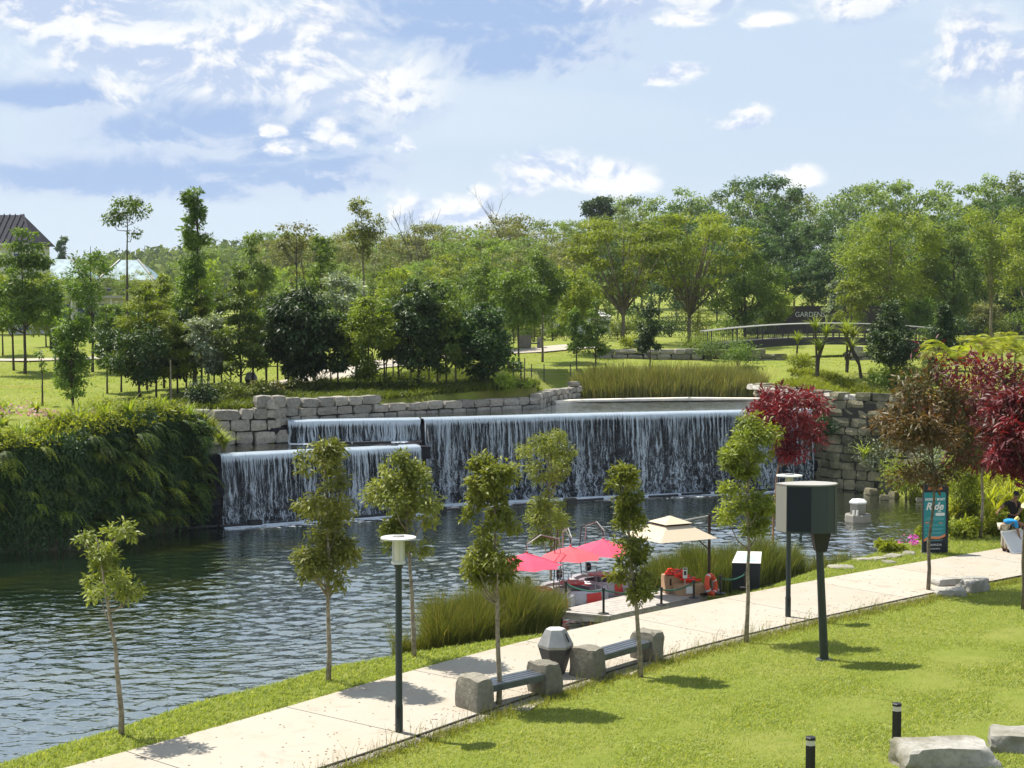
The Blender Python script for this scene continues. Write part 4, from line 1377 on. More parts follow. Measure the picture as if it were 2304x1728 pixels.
# second rank
for i, a in enumerate((
    ('pale tree rising behind the tall green cone', 545, 800, 500, 96, 690, 'oval', 'l_forest', 22, 110),
    ('thin sparse tree with nearly bare upper branches', 640, 790, 482, 90, 620, 'vase', 'l_dry', 14, 45),
    ('slender dark stemmed tree behind the big broadleaf tree', 694, 790, 490, 84, 660, 'oval', 'l_mid', 18, 80),
    ('tall slender tree with an open crown above the grove', 786, 785, 432, 88, 560, 'umbrella', 'l_fresh', 16, 90),
    ('silvery crowned tree peeping over the grove', 740, 790, 590, 110, 700, 'round', 'l_silver', 20, 110),
    ('pale yellowish tree behind the grove', 868, 785, 575, 110, 700, 'oval', 'l_spread', 22, 120),
    ('leafy green tree behind the gap of the grove', 975, 780, 600, 120, 720, 'round', 'l_mid', 24, 130),
    ('leafy tree with pale top right of the grove', 1056, 765, 560, 130, 700, 'round', 'l_mid', 26, 130),
    ('green tree by the white marquee, nearest the grove', 1120, 768, 575, 120, 705, 'round', 'l_mid', 24, 140),
    ('tree with russet topped crown left of the marquee', 1172, 755, 545, 110, 690, 'oval', 'l_mid', 24, 140),
    ('tree with brownish new leaves in front of the marquee', 1240, 752, 555, 120, 690, 'oval', 'l_spread', 24, 140),
    ('low leafy tree right behind the layered trees', 560, 795, 610, 110, 750, 'round', 'l_mid', 22, 140),
    ('bushy tree hiding the blue roofed house', 440, 800, 560, 130, 760, 'round', 'l_spread', 24, 140),
    ('bushy yellow green tree at the back of the left lawn', 330, 800, 620, 120, 770, 'round', 'l_spread', 24, 130),
    ('bushy tree in front of the pale house wall', 262, 795, 660, 100, 760, 'round', 'l_mid', 20, 130),
    ('bushy tree at the foot of the dark hip roof', 100, 790, 590, 110, 720, 'round', 'l_spread', 22, 130),
)):
    park(*a[:5], a[5], a[6], a[7], 60 + i, a[8], a[9], lsize=.27, y=92 + (i % 4) * 5, bark='bark_dark' if i % 3 else 'bark', name='park_tree')
# right half
park('small slim tree on the slope left of the pond', 1246, 800, 655, 58, 755, 'cone', 'l_mid', 80, 14, 110, lsize=.22)
park('small slim tree nearest the pond reeds', 1286, 812, 640, 62, 765, 'cone', 'l_mid', 81, 14, 110, lsize=.22)
park('dark oval evergreen in front of the bridge wall', 1404, 778, 652, 60, 765, 'oval', 'l_dark', 82, 16, 150, lsize=.22, y=93)
park('broad flat topped spreading tree left of the bridge', 1345, 745, 470, 230, 640, 'umbrella', 'l_spread', 83, 80, 105, lsize=.30, flat=.45, tiers=6, multi=3, y=118, bark='bark', tr=.16, clr=.11, brn=26)
park('broadest spreading tree over the bridge end', 1490, 735, 462, 270, 650, 'umbrella', 'l_spread', 84, 95, 105, lsize=.30, flat=.45, tiers=7, multi=3, y=122, bark='bark', tr=.18, clr=.105, brn=30)
park('dark spreading tree at the left end of the bridge', 1610, 735, 540, 170, 690, 'round', 'l_mid', 85, 60, 110, lsize=.30, flat=.55, multi=2, y=124, tr=.14, clr=.14)
park('dense billowing tree right of the bridge', 1920, 720, 462, 220, 665, 'round', 'l_spread', 86, 80, 130, lsize=.30, y=128, bark='bark', tr=.18, clr=.13, flat=.8)
park('dense dark sided tree at the right of the billowing one', 2055, 720, 482, 160, 680, 'round', 'l_mid', 87, 64, 130, lsize=.30, y=130, tr=.16, clr=.14)
park('pale stemmed airy tree near the right edge', 2140, 720, 450, 150, 640, 'vase', 'l_spread', 88, 30, 130, lsize=.30, y=134, multi=3, bark='bark_pale', tr=.14)
park('airy tree cut by the right edge', 2215, 730, 470, 130, 660, 'round', 'l_spread', 89, 26, 130, lsize=.30, y=128, bark='bark_pale')
park('dark conical evergreen on the mound right of the bridge', 1922, 826, 640, 112, 785, 'cone', 'l_dark', 90, 30, 160, lsize=.22, bark='bark')
park('second dark conical evergreen nearer the right palms', 2036, 800, 655, 96, 790, 'cone', 'l_dark', 91, 28, 160, lsize=.22, bark='bark')
for i, a in enumerate((
    ('pale round shrub tree in front of the dark sign wall', 1672, 705, 612, 76, 690, 'round', 'l_spread'),
    ('whitish leaved shrub tree beside the sign lettering', 1800, 705, 604, 46, 690, 'oval', 'l_silver'),
    ('yellow green shrub tree right of the sign lettering', 1838, 710, 608, 84, 695, 'round', 'l_spread'),
    ('small green shrub tree at the right of the sign wall', 1985, 712, 640, 70, 700, 'round', 'l_mid'),
    ('rusty leaved shrub tree under the right forest', 2120, 715, 655, 80, 705, 'round', 'l_dry'),
    ('small green tree below the dark spreading one', 1660, 715, 650, 60, 705, 'round', 'l_mid'),
)):
    park(*a[:5], a[5], a[6], a[7], 100 + i, 14, 150, lsize=.26, y=(138 if i not in (2, 3) else 126), clr=.26)


# ---------------------------------------------------------------- forest along the skyline
FOREST = []
for k in range(9):
    kind = ('vase', 'oval', 'vase', 'round', 'umbrella', 'vase', 'oval', 'round', 'vase')[k]
    dens = (60, 75, 38, 95, 60, 30, 85, 95, 70)[k]
    FOREST.append(tree_parts(20, (12.5, 11, 11, 12.5, 13, 10, 10, 13, 12)[k], (.35, .28, .38, .15, .4, .42, .3, .12, .3)[k], kind, 72, dens * .62, .52, .55, 200 + k, flat=.6, clr=.105, trunk_r=.17, multi=3 if kind == 'vase' else 1, brn=22, shell=.5, lean=((-.05, .04, 0)[k % 3], 0), bark_n=6))
SKYL = [(-80, 560), (60, 560), (180, 540), (330, 545), (470, 500), (560, 510), (640, 500), (740, 490), (850, 492), (950, 478), (1050, 465), (1110, 462), (1180, 478), (1235, 458), (1300, 460), (1385, 420), (1480, 402), (1560, 402), (1640, 376), (1700, 405), (1750, 432), (1810, 402), (1900, 396), (2000, 412), (2060, 382), (2140, 372), (2230, 372), (2330, 380)]
rf = random.Random(5)


def forest_row(u0, u1, step, y0, y1, drop, leafs, group, label, kinds, vary=26):
    u = u0; count = 0
    while u < u1:
        Y = rf.uniform(y0, y1)
        x = (u * KD - CX) / F * Y
        gz = h1(x, Y)
        vt = float(np.interp(u, [q_[0] for q_ in SKYL], [q_[1] for q_ in SKYL])) + drop + rf.uniform(-6, vary)
        top = CAMZ + (HOR - vt * KD) / F * Y
        hh = max(6.0, top - gz)
        tm, cm = FOREST[rf.choice(kinds)]
        s_ = hh / 20.0
        wdt = s_ * rf.uniform(.85, 1.15) * (1.15 if hh < 14 else 1)
        o = thing('forest_tree', label, 'tree', (x, Y, gz - .2), rf.uniform(0, 6.28), group)
        lf = rf.choice(leafs)
        if len(cm.materials) == 0: cm.materials.append(M['l_forest'])
        co_ = link('crown', cm, None, o); link('trunk', tm, M['bark'], o)
        co_.material_slots[0].link = 'OBJECT'; co_.material_slots[0].material = M[lf]
        o['label'] = label + ', ' + ORD[count] + ' from the left'; count += 1
        o.scale = (wdt, wdt, s_)
        u += step * rf.uniform(.7, 1.3)


ORD = 'first second third fourth fifth sixth seventh eighth ninth tenth eleventh twelfth thirteenth fourteenth fifteenth sixteenth seventeenth eighteenth nineteenth twentieth twenty-first twenty-second twenty-third twenty-fourth twenty-fifth twenty-sixth twenty-seventh twenty-eighth twenty-ninth thirtieth thirty-first thirty-second thirty-third thirty-fourth thirty-fifth'.split()
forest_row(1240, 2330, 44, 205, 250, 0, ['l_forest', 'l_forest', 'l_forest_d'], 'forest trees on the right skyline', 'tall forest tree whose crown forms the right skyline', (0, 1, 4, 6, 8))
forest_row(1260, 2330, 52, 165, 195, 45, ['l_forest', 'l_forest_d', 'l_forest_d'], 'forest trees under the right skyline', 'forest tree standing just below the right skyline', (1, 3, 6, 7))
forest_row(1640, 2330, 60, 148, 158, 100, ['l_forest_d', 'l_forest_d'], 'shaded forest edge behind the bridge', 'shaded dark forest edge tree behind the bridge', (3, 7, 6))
forest_row(600, 1260, 40, 180, 230, 0, ['l_dry', 'l_forest', 'l_dry'], 'sparse trees on the middle skyline', 'sparse pale tree on the middle skyline', (0, 2, 5, 2, 5, 8))
forest_row(560, 1280, 46, 140, 170, 50, ['l_forest', 'l_dry', 'l_spread'], 'pale trees under the middle skyline', 'pale green tree standing below the middle skyline', (1, 0, 8, 3))
forest_row(620, 1320, 46, 118, 132, 110, ['l_forest', 'l_mid', 'l_spread'], 'trees behind the far footpath', 'leafy tree in the thicket behind the far footpath', (3, 7, 1))
forest_row(-30, 340, 40, 126, 142, 62, ['l_mid', 'l_spread', 'l_forest'], 'trees in front of the houses', 'leafy tree screening the houses behind the left lawn', (1, 3, 7), 20)
forest_row(430, 640, 34, 250, 320, -4, ['l_forest', 'l_forest_d'], 'pale distant trees left of the middle skyline', 'pale distant tree above the green hill', (1, 3, 8, 6))
# one dark round crown stands out against the cloud
Yd = 235.0
xd = (1292 * KD - CX) / F * Yd
tm, cm = tree_parts(CAMZ + (HOR - 428 * KD) / F * Yd - h1(xd, Yd), 5.4, .72, 'umbrella', 26, 110, .5, .6, 333, flat=.6, clr=.17, trunk_r=.2, brn=16)
plant_tree('forest_tree', 'dark round crowned tree standing alone above the skyline', 'tree', (xd, Yd, h1(xd, Yd)), tm, cm, M['bark_dark'], M['l_dark'])
Yd = 330.0
xd = (140 * KD - CX) / F * Yd
tm, cm = tree_parts(CAMZ + (HOR - 508 * KD) / F * Yd - h1(xd, Yd), 3.2, .55, 'round', 16, 110, .5, .6, 334, flat=.9, clr=.22, trunk_r=.2)
plant_tree('forest_tree', 'lone distant tree on the ridge left of the blue roof', 'tree', (xd, Yd, h1(xd, Yd)), tm, cm, M['bark_dark'], M['l_forest_d'])
# bare crown above the left trees
def bare_tree(label, bu, Y, vt, spread, seed):
    r = random.Random(seed)
    x = (bu * KD - CX) / F * Y; gz = h1(x, Y)
    hh = CAMZ + (HOR - vt * KD) / F * Y - gz
    mb = MB()

    def limb(p, d, ln, rad, lv):
        q_ = p + d * ln
        m_ = p.lerp(q_, .5) + Vector((r.uniform(-.1, .1), r.uniform(-.1, .1), 0)) * ln * .4
        mb.tube([p, m_, q_], [rad, rad * .8, rad * .6], 5)
        if lv > 0:
            for _ in range(3 if lv > 1 else 4):
                nd = (d + Vector((r.uniform(-1, 1), r.uniform(-1, 1), r.uniform(-.1, .7))) * spread).normalized()
                limb(q_ if r.random() < .6 else m_, nd, ln * r.uniform(.5, .75), rad * .55, lv - 1)
    limb(Vector((0, 0, 0)), Vector((0.03, 0, 1)), hh * .45, hh * .010, 4)
    o = thing('bare_tree', label, 'tree', (x, Y, gz))
    mb.build('trunk', M['bark_dark'], o)
    return o


bare_tree('leafless branching tree above the left park trees', 655, 120, 470, .8, 3)
bare_tree('leafless whitish tree on the middle skyline', 1085, 190, 455, .6, 4)
bare_tree('leafless whitish tree left of the middle skyline gap', 905, 185, 480, .6, 8)

# the wooded hill far behind, one mass of foliage
rh = np.random.default_rng(9)
n = 45000
Yh = rh.uniform(330, 760, n); Uh = rh.uniform(-150, 1500, n) * KD
Xh = (Uh - CX) / F * Yh
cl = 0.5 + 0.5 * np.sin(Xh * .35 + 3 * np.sin(Yh * .12)) * np.sin(Yh * .31 + Xh * .05)
Zh = H(Xh, Yh) + 1 + (3.0 + 6.5 * cl) * rh.uniform(.3, 1, n)
v = norm(rh.normal(0, 1, (n, 3)) + np.array([0, 0, .3]))
me = leaves_mesh('far_wood', np.stack([Xh, Yh, Zh], 1), norm(rh.normal(0, 1, (n, 3))), v, rh.uniform(1.6, 3.2, n), rh.uniform(1.2, 2.4, n), rh.uniform(0, 1, n))
tag(link('far_wood', me, M['far_wood']), 'hazy wooded hill far behind the park', 'wood', kind='stuff')

# ================================================================ ground cover, reeds, hedges
def in_poly(P, x, y):
    return sdp(np.array(P, float), x, y) < 0


def rand_in(P, n, r):
    P = np.array(P, float)
    lo, hi = P.min(0), P.max(0)
    X = r.uniform(lo[0], hi[0], n * 6); Y = r.uniform(lo[1], hi[1], n * 6)
    k = in_poly(P, X, Y)
    return X[k][:n], Y[k][:n]


def scatter_blades(name, label, X, Y, L, Wd, m, bend, seed, wind=(0.6, -0.2), seg=2, z=None, tuft=0.0, per=1, parent=None, rel=None):
    r = np.random.default_rng(seed)
    X = np.repeat(X, per); Y = np.repeat(Y, per); n = len(X)
    X = X + r.normal(0, tuft, n); Y = Y + r.normal(0, tuft, n)
    Z = (H(X, Y) if z is None else np.broadcast_to(z, (n,))) - 0.01
    D = r.normal(0, 1, (n, 3)) + np.array([*wind, 0]) * 1.2
    l = L * r.uniform(.55, 1.25, n)
    if rel is not None: l = l * np.repeat(rel, per)
    me = blades_mesh(name, np.stack([X, Y, Z], 1), D, l, Wd * r.uniform(.7, 1.3, n), r.uniform(0, 1, n), bend * r.uniform(.4, 1.4, n), seg)
    o = link(name, me, m, parent)
    if parent is None: tag(o, label)
    return tag(o, kind='stuff')


# near lawn, only where it can be seen from this side of the park
rl = np.random.default_rng(21)
X = rl.uniform(-7, 22, 400000); Y = rl.uniform(17.5, 52, 400000)
dn = (fy(PNEAR, X) - Y) * .66
uu = CX + X / Y * F
k = (dn > .30) & (uu > -60) & (uu < 2380)
X, Y = X[k], Y[k]
vv = HOR + (CAMZ - H(X, Y)) / Y * F
k = (vv < 1800)
X, Y = X[k][:62000], Y[k][:62000]
pn = np.sin(X * 1.3 + 2 * np.sin(Y * .9)) * np.sin(Y * 1.1 + X * .4)
scatter_blades('lawn_grass', 'short bright grass of the sloping foreground lawn', X, Y, .068, .023, M['blade'], .9, 22, tuft=.03, per=3, seg=1, rel=1 + .25 * pn)
# longer grass against the path edging, round the benches and the post feet
q = rl.uniform(np.interp(-4.5, PNEAR[:, 0], cum), np.interp(17, PNEAR[:, 0], cum), 2600)
off = .22 + np.abs(rl.normal(0, .28, len(q)))
X = np.interp(q, cum, PNEAR[:, 0]) + np.interp(q, cum, PDIR[:, 1]) * off; Y = np.interp(q, cum, PNEAR[:, 1]) - np.interp(q, cum, PDIR[:, 0]) * off
scatter_blades('verge_grass', 'longer ragged grass along the lawn side of the path', X, Y, .17, .016, M['blade_long'], .7, 23, tuft=.05, per=4)
# shore strip
q = rl.uniform(np.interp(-10, PFAR[:, 0], cum), np.interp(24, PFAR[:, 0], cum), 26000)
off = rl.uniform(.03, 2.6, len(q))
X = np.interp(q, cum, PFAR[:, 0]) - np.interp(q, cum, PDIR[:, 1]) * off; Y = np.interp(q, cum, PFAR[:, 1]) + np.interp(q, cum, PDIR[:, 0]) * off
k = (sdp(LAKE, X, Y) > .02)
scatter_blades('shore_grass', 'bright grass strip between the path and the lake', X[k], Y[k], .13, .022, M['blade'], .9, 24, tuft=.03, per=3)


def reed_clump(label, poly, n, L, m, seed, z=-.5, wind=(.12, 0), bend=.42, name='reed_clump', Wd=.022, edge=1.2):
    r = np.random.default_rng(seed)
    X, Y = rand_in(poly, n, r)
    s_ = -sdp(np.array(poly, float), X, Y)
    rel = .60 + .38 * np.clip(s_ / edge, 0, 1) + .16 * np.sin(X * 2.1) * np.sin(Y * 1.7) + .10 * np.sin(X * 5.3 + Y)
    c = np.array(poly, float).mean(0)
    root = thing(name, label, 'reeds', (c[0], c[1], z))
    n = len(X)
    D = r.normal(0, .7, (n, 3)); D[:, 0] += (X - c[0]) * .25 + wind[0]; D[:, 1] += (Y - c[1]) * .2 + wind[1]
    me = blades_mesh('reeds', np.stack([X - c[0], Y - c[1], np.full(n, -.1)], 1), D, L * rel * r.uniform(.7, 1.15, n), Wd * r.uniform(.7, 1.3, n), r.uniform(0, 1, n), bend * r.uniform(.3, 1.5, n), 3)
    tag(link('reeds', me, m, root), kind='stuff')
    return root


reed_clump('large olive reed clump in the lake behind the left bench', [(-2.9, 35.3), (-2.2, 36.6), (-1.9, 38.2), (-.6, 39.6), (.9, 40.3), (1.3, 39.6), (1.1, 38.7), (-.3, 37.4), (-1.4, 36.3)], 17000, 2.15, M['reed'], 41)
reed_clump('reed clump in the lake beside the jetty and the parasol', [(3.9, 44.4), (4.2, 46.0), (5.8, 47.6), (8.0, 48.4), (9.5, 48.2), (9.4, 47.4), (8.2, 46.3), (6.9, 45.2), (5.6, 44.8), (4.6, 44.3)], 15000, 1.65, M['reed'], 42, bend=.35)
reed_clump('thin reeds at the water edge left of the stepping stones', [(9.3, 47.3), (9.6, 48.6), (11.4, 50.3), (11.9, 50.2), (10.6, 48.6)], 900, .95, M['reed'], 43)
reed_clump('few thin reeds growing up beside the jetty planks', [(1.4, 38.8), (1.7, 39.1), (3.6, 40.9), (3.9, 40.8), (2.6, 39.5)], 130, .75, M['reed'], 44, bend=.2)
reed_clump('wide belt of straw coloured reeds in the upper pond', [(3.6, 80.6), (3.4, 84.2), (6, 86.6), (10.5, 87.2), (13.6, 86.2), (14.4, 83.2), (13.2, 81.4), (10, 82.4), (6, 81.8)], 17000, 2.0, M['reed_pond'], 45, z=3.34, wind=(.2, 0), bend=.35, Wd=.04)
reed_clump('straw coloured reeds at the back of the pond below the bridge', [(9.5, 90.4), (9.2, 92.6), (16.5, 93.5), (17.6, 91.4), (14.0, 89.4)], 6000, 1.35, M['reed_pond'], 46, z=3.5, wind=(.2, 0), bend=.35, Wd=.045)
# rank grass and ground cover on the bank above the basin wall
cov = [(-15.5, 63.0), (-10.2, 64.5), (-7.4, 66.8), (-3.8, 69.9), (1.5, 73.9), (1.9, 78.6), (-.5, 81.0), (-4, 79.6), (-9, 75.6), (-15, 71.8)]
Xc, Yc = rand_in(cov, 16000, rl)
k = sdp(UPPER, Xc, Yc) > .35
scatter_blades('ground_cover', 'dark green ground cover under the grove above the basin wall', Xc[k], Yc[k], .42, .07, M['l_cover'], 1.0, 25, per=3, tuft=.1)
Xc, Yc = rand_in([(1.4, 74.2), (2.0, 77.6), (3.3, 81.6), (1.2, 85.5), (-3.5, 83.5), (-1.0, 80.5), (.2, 77.5)], 3500, rl)
scatter_blades('long_grass', 'pale long grass sloping down to the pond left of the reeds', Xc, Yc, .40, .05, M['l_lime'], .9, 26, per=3, tuft=.1)
Xc, Yc = rand_in([(13.7, 80.0), (14.2, 77), (15.2, 73.6), (16.4, 71.9), (19, 70.6), (22.5, 72.5), (21, 80), (17, 86), (14.6, 86)], 7500, rl)
scatter_blades('ground_cover', 'lime green ground cover on the mound above the cliff wall', Xc, Yc, .36, .06, M['l_lime'], 1.0, 27, per=3, tuft=.1)
# far lawns: short tufts give the turf its nap
Xc = rl.uniform(-34, 32, 42000); Yc = rl.uniform(62, 108, 42000)
k = (sdp(UPPER, Xc, Yc) > .8) & (sdp(LOWER, Xc, Yc) > .8) & (sdp(POND, Xc, Yc) > .6) & (sdp(LAKE, Xc, Yc) > 1.5) & (H(Xc, Yc) > 3.2) & (np.abs(Xc / Yc * F) < 1250)
scatter_blades('far_lawn_grass', 'grass of the park lawns beyond the lake', Xc[k], Yc[k], .11, .06, M['blade'], 1.0, 28, per=2, tuft=.15, seg=1)


# ---- retaining wall hidden under hanging vines
VL = [(-42, 39.6), (-19.2, 51.9), (-17.2, 52.3), (-15.6, 53.4), (-14.0, 55.6), (-12.9, 58.0), (-12.6, 58.8)]
VP = np.array(VL); VC = np.concatenate([[0], np.cumsum(np.hypot(*np.diff(VP, axis=0).T))])


def vpos(s):
    x = np.interp(s, VC, VP[:, 0]); y = np.interp(s, VC, VP[:, 1])
    e = .4
    dx = np.interp(s + e, VC, VP[:, 0]) - np.interp(s - e, VC, VP[:, 0]); dy = np.interp(s + e, VC, VP[:, 1]) - np.interp(s - e, VC, VP[:, 1])
    l = np.hypot(dx, dy) + 1e-9
    return x, y, dy / l, -dx / l


def vtop(s):
    return 3.25 + .75 * sm(VC[-1] - 9, VC[-1] - 3.0, s) - .35 * sm(VC[-1] - 1.6, VC[-1], s)


vw = thing('vine_wall', 'lakeside retaining wall wholly draped in hanging green vines', 'wall', (-16, 53, -.5))
rv = np.random.default_rng(31)
mb = MB(); vs = []
ns = 40
for i in range(ns + 1):
    s_ = VC[-1] * i / ns
    x, y, a, b = vpos(s_); zt = float(vtop(s_)) - .1
    for (o_, z_) in ((0, -.6), (-.15, zt), (-2.2, zt), (-2.2, -.6)):
        vs.append((x + a * o_ + 16, y + b * o_ - 53, z_ + .5))
fs = []
for i in range(ns):
    for k in range(3):
        fs.append((i * 4 + k, i * 4 + 4 + k, i * 4 + 5 + k, i * 4 + 1 + k))
fs += [(0, 1, 2, 3), (ns * 4 + 3, ns * 4 + 2, ns * 4 + 1, ns * 4)]
mb.add(vs, fs).build('retaining_wall', M['stone_cliff'], vw)
NS = 3600
s_ = VC[-1] - np.abs(rv.uniform(0, 1, NS)) * 13.5 + .1
x, y, a, b = vpos(s_); zt = vtop(s_)
lump = np.clip(.55 + .45 * np.sin(s_ * 1.6 + .8 * np.sin(s_ * .6)) + .25 * np.sin(s_ * 4.1), 0, 1.3)
start = np.where(rv.uniform(0, 1, NS) < .45, zt + rv.normal(.1, .15, NS), rv.uniform(.3, 1, NS) * (zt + .5) - .3)
ln = np.minimum(rv.uniform(.7, 2.4, NS), start + .45)
nl = 15
t_ = np.linspace(0, 1, nl)[None]
outw = (.12 + .75 * lump * rv.uniform(.3, 1, NS) * (.6 + .4 * np.sin(start * 2.6 + s_ * 1.2)))[:, None] * (np.sin(np.clip(t_ * 1.3 + .2, 0, 1) * 2.4)) + .06
sway = rv.normal(0, .10, NS)[:, None] * t_
PX = x[:, None] + a[:, None] * outw + b[:, None] * -sway + rv.normal(0, .04, (NS, nl))
PY = y[:, None] + b[:, None] * outw + a[:, None] * sway + rv.normal(0, .04, (NS, nl))
PZ = start[:, None] - ln[:, None] * t_ + rv.normal(0, .05, (NS, nl))
n = NS * nl
P_ = np.stack([PX.ravel() + 16, PY.ravel() - 53, PZ.ravel() + .5], 1)
nv = np.stack([np.repeat(a, nl), np.repeat(b, nl), np.full(n, .35)], 1)
D_ = norm(np.array([0, 0, -1.0]) + rv.normal(0, .55, (n, 3)) + nv * .35)
rn_ = np.clip(np.repeat(rv.uniform(0, 1, NS), nl) * .5 + rv.uniform(0, .5, n), 0, 1)
tag(link('vines', leaves_mesh('vines', P_, D_, norm(nv + rv.normal(0, .5, (n, 3))), rv.uniform(.10, .24, n), rv.uniform(.045, .085, n), rn_), M['l_vine'], vw), kind='stuff')
# leafy brow on top of it
nb = 15000
s_ = VC[-1] - rv.uniform(0, 1, nb) * 14 + .3
x, y, a, b = vpos(s_); back = rv.uniform(-.5, 2.2, nb)
zz = vtop(s_) + .05 + .75 * rv.uniform(0, 1, nb) * (.45 + .4 * np.sin(s_ * 1.9 + back * 1.7) + .15 * np.sin(s_ * 5.3)) - .5 * np.clip(-back, 0, 1)
P_ = np.stack([x - a * back + 16, y - b * back - 53, zz + .5], 1)
tag(link('brow_leaves', leaves_mesh('brow', P_, norm(rv.normal(0, 1, (nb, 3)) + np.array([.2, -.5, .4])), norm(rv.normal(0, .5, (nb, 3)) + np.array([0, 0, 1])), rv.uniform(.10, .26, nb), rv.uniform(.04, .09, nb), rv.uniform(0, 1, nb)), M['l_strap'], vw), kind='stuff')


def frond_mesh(name, nf, L, pairs, lw, seed, rise_=.9, arch=1.0, spread=6.28, a0=0.0, lf=.22):
    """arching pinnate fronds from one point: ferns and palms"""
    r = np.random.default_rng(seed)
    P, D, U, Ls, rn = [], [], [], [], []
    for f in range(nf):
        a = a0 + spread * (f + r.uniform(-.3, .3)) / nf
        d = np.array([math.cos(a), math.sin(a), 0]); l = L * r.uniform(.75, 1.15); up = rise_ * r.uniform(.7, 1.2)
        prev = None
        for k in range(pairs + 1):
            t = (k + .3) / (pairs + .3)
            c = d * l * (.85 * t) + np.array([0, 0, l * (up * t - arch * t * t)])
            tan = d * .85 + np.array([0, 0, up - 2 * arch * t]); tan /= np.linalg.norm(tan)
            sd = np.cross(tan, [0, 0, 1]); sd /= np.linalg.norm(sd) + 1e-9
            ll = lf * l * math.sin(math.pi * min(1, .18 + .78 * t)) + .02
            for sg in (-1, 1):
                P.append(c); D.append(sd * sg + tan * .75 + np.array([0, 0, -.25])); U.append(np.cross(sd, tan)); Ls.append(ll); rn.append(r.uniform(0, 1))
            if prev is not None:
                P.append(prev); D.append(c - prev); U.append(sd); Ls.append(np.linalg.norm(c - prev) * 1.1); rn.append(.5)
            prev = c
    n = len(P); L_ = np.array(Ls)
    return leaves_mesh(name, np.array(P), np.array(D, float), np.array(U, float), L_, np.maximum(L_ * lw, .012), np.array(rn), .1, .15)


def rosette_mesh(name, nb, L, wd, bend, seed, zlo=.0, tilt=0.9):
    """strap leaves springing from one point"""
    r = np.random.default_rng(seed)
    a = r.uniform(0, 6.283, nb); D = np.stack([np.cos(a), np.sin(a), 0 * a], 1)
    P = D * r.uniform(0, .06, (nb, 1)); P[:, 2] = zlo
    S = np.stack([-np.sin(a), np.cos(a), 0 * a], 1)
    return blades_mesh(name, P, D, L * r.uniform(.6, 1.2, nb), wd, r.uniform(0, 1, nb), bend * r.uniform(.35, 1.3, nb), 4, side=S)


fern_me = [frond_mesh('fern', 6, .95, 11, .30, 50 + k, .75, 1.15, 3.6, -2.9) for k in range(3)]
for m_ in fern_me: m_.materials.append(M['l_fern'])
rr = random.Random(4)
for m_ in [q_.copy() for q_ in fern_me]:
    m_.materials.clear(); m_.materials.append(M['l_fern_d']); fern_me.append(m_)
for i in range(150):
    s1_ = VC[-1] - rr.uniform(0.3, 12.8); x, y, a, b = vpos(np.array([s1_]))
    z_ = rr.uniform(.02, .97) * float(vtop(s1_))
    o = link('fern', fern_me[(i % 3) + (3 if i % 5 else 0)], None)
    o.location = (float(x[0] + a[0] * rr.uniform(.3, .7)), float(y[0] + b[0] * .42), z_)
    o.rotation_euler = (0, 0, math.atan2(b[0], a[0]) + math.pi / 2 + rr.uniform(-.6, .6) + 1.2)
    q_ = rr.uniform(.6, 1.15); o.scale = (q_, q_, q_)
    tag(o, 'arching fern growing out of the vine covered wall', 'fern', 'ferns on the vine wall')
strap_me = [rosette_mesh('strap_plant', 46, .85, .065, 1.0, 60 + k) for k in range(3)]


def strap(label, group, pts, leaf, sc=(.8, 1.2), name='strap_plant', mes=None, seed=1):
    rq = random.Random(seed)
    ms = [m_.copy() for m_ in (mes or strap_me)]
    for m_ in ms: m_.materials.clear(); m_.materials.append(M[leaf])
    for i, p in enumerate(pts):
        o = link(name, ms[i % len(ms)], None)
        o.location = (p[0], p[1], p[2] if len(p) > 2 else h1(p[0], p[1]) - .02)
        o.rotation_euler = (rq.uniform(-.12, .12), rq.uniform(-.12, .12), rq.uniform(0, 6.28))
        q_ = rq.uniform(*sc); o.scale = (q_, q_, q_)
        tag(o, label, 'plant', group)


pts = []
for i in range(40):
    s1_ = VC[-1] - rr.uniform(-.2, 13); x, y, a, b = vpos(np.array([s1_])); bk = rr.uniform(-.1, 1.6)
    pts.append((float(x[0] - a[0] * bk), float(y[0] - b[0] * bk), float(vtop(s1_)) + .02))
strap('strap leaved plant on the brow of the vine wall', 'strap plants on the vine wall', pts, 'l_fern', (.9, 1.5))
pts = []
for i in range(26):
    p = T(rr.uniform(0, 330), rr.uniform(925, 965)); pts.append((p.x, p.y))
strap('bright lily clump in the bed behind the vine wall', 'lily clumps behind the vine wall', pts, 'l_strap', (.7, 1.1), seed=2)
pts = []
for i in range(14):
    t = rr.uniform(0, 1); pts.append((-12.3 + .5 * t, 58.8 + 2.4 * t, 3.7 - 1.5 * t))
strap('arching strap plant spilling down beside the lower fall', 'strap plants beside the lower fall', pts, 'l_strap', (.7, 1.0), seed=3)


def flower_bed(name, label, pix, n, m, hgt=.5, sz=.09):
    r = np.random.default_rng(len(label))
    P = np.array([T(u, v)[:2] for u, v in pix])
    X, Y = rand_in(P, n, r)
    n = len(X)
    P_ = np.stack([X, Y, H(X, Y) + hgt * r.uniform(.4, 1.1, n)], 1)
    tag(link(name, leaves_mesh(name, P_, norm(r.normal(0, 1, (n, 3))), norm(r.normal(0, .6, (n, 3)) + np.array([0, -.3, 1])), sz * r.uniform(.7, 1.3, n), sz * .8, r.uniform(0, 1, n)), m), label, kind='stuff')


flower_bed('pink_flowers', 'pink flowers along the back of the lily bed', [(70, 952), (250, 952), (440, 945), (440, 938), (250, 942), (70, 944)], 420, M['l_pink'], .42, .12)
flower_bed('pink_flowers', 'magenta flowers at the left end of the lily bed', [(0, 958), (70, 958), (70, 940), (0, 940)], 60, M['l_pink'], .6, .13)


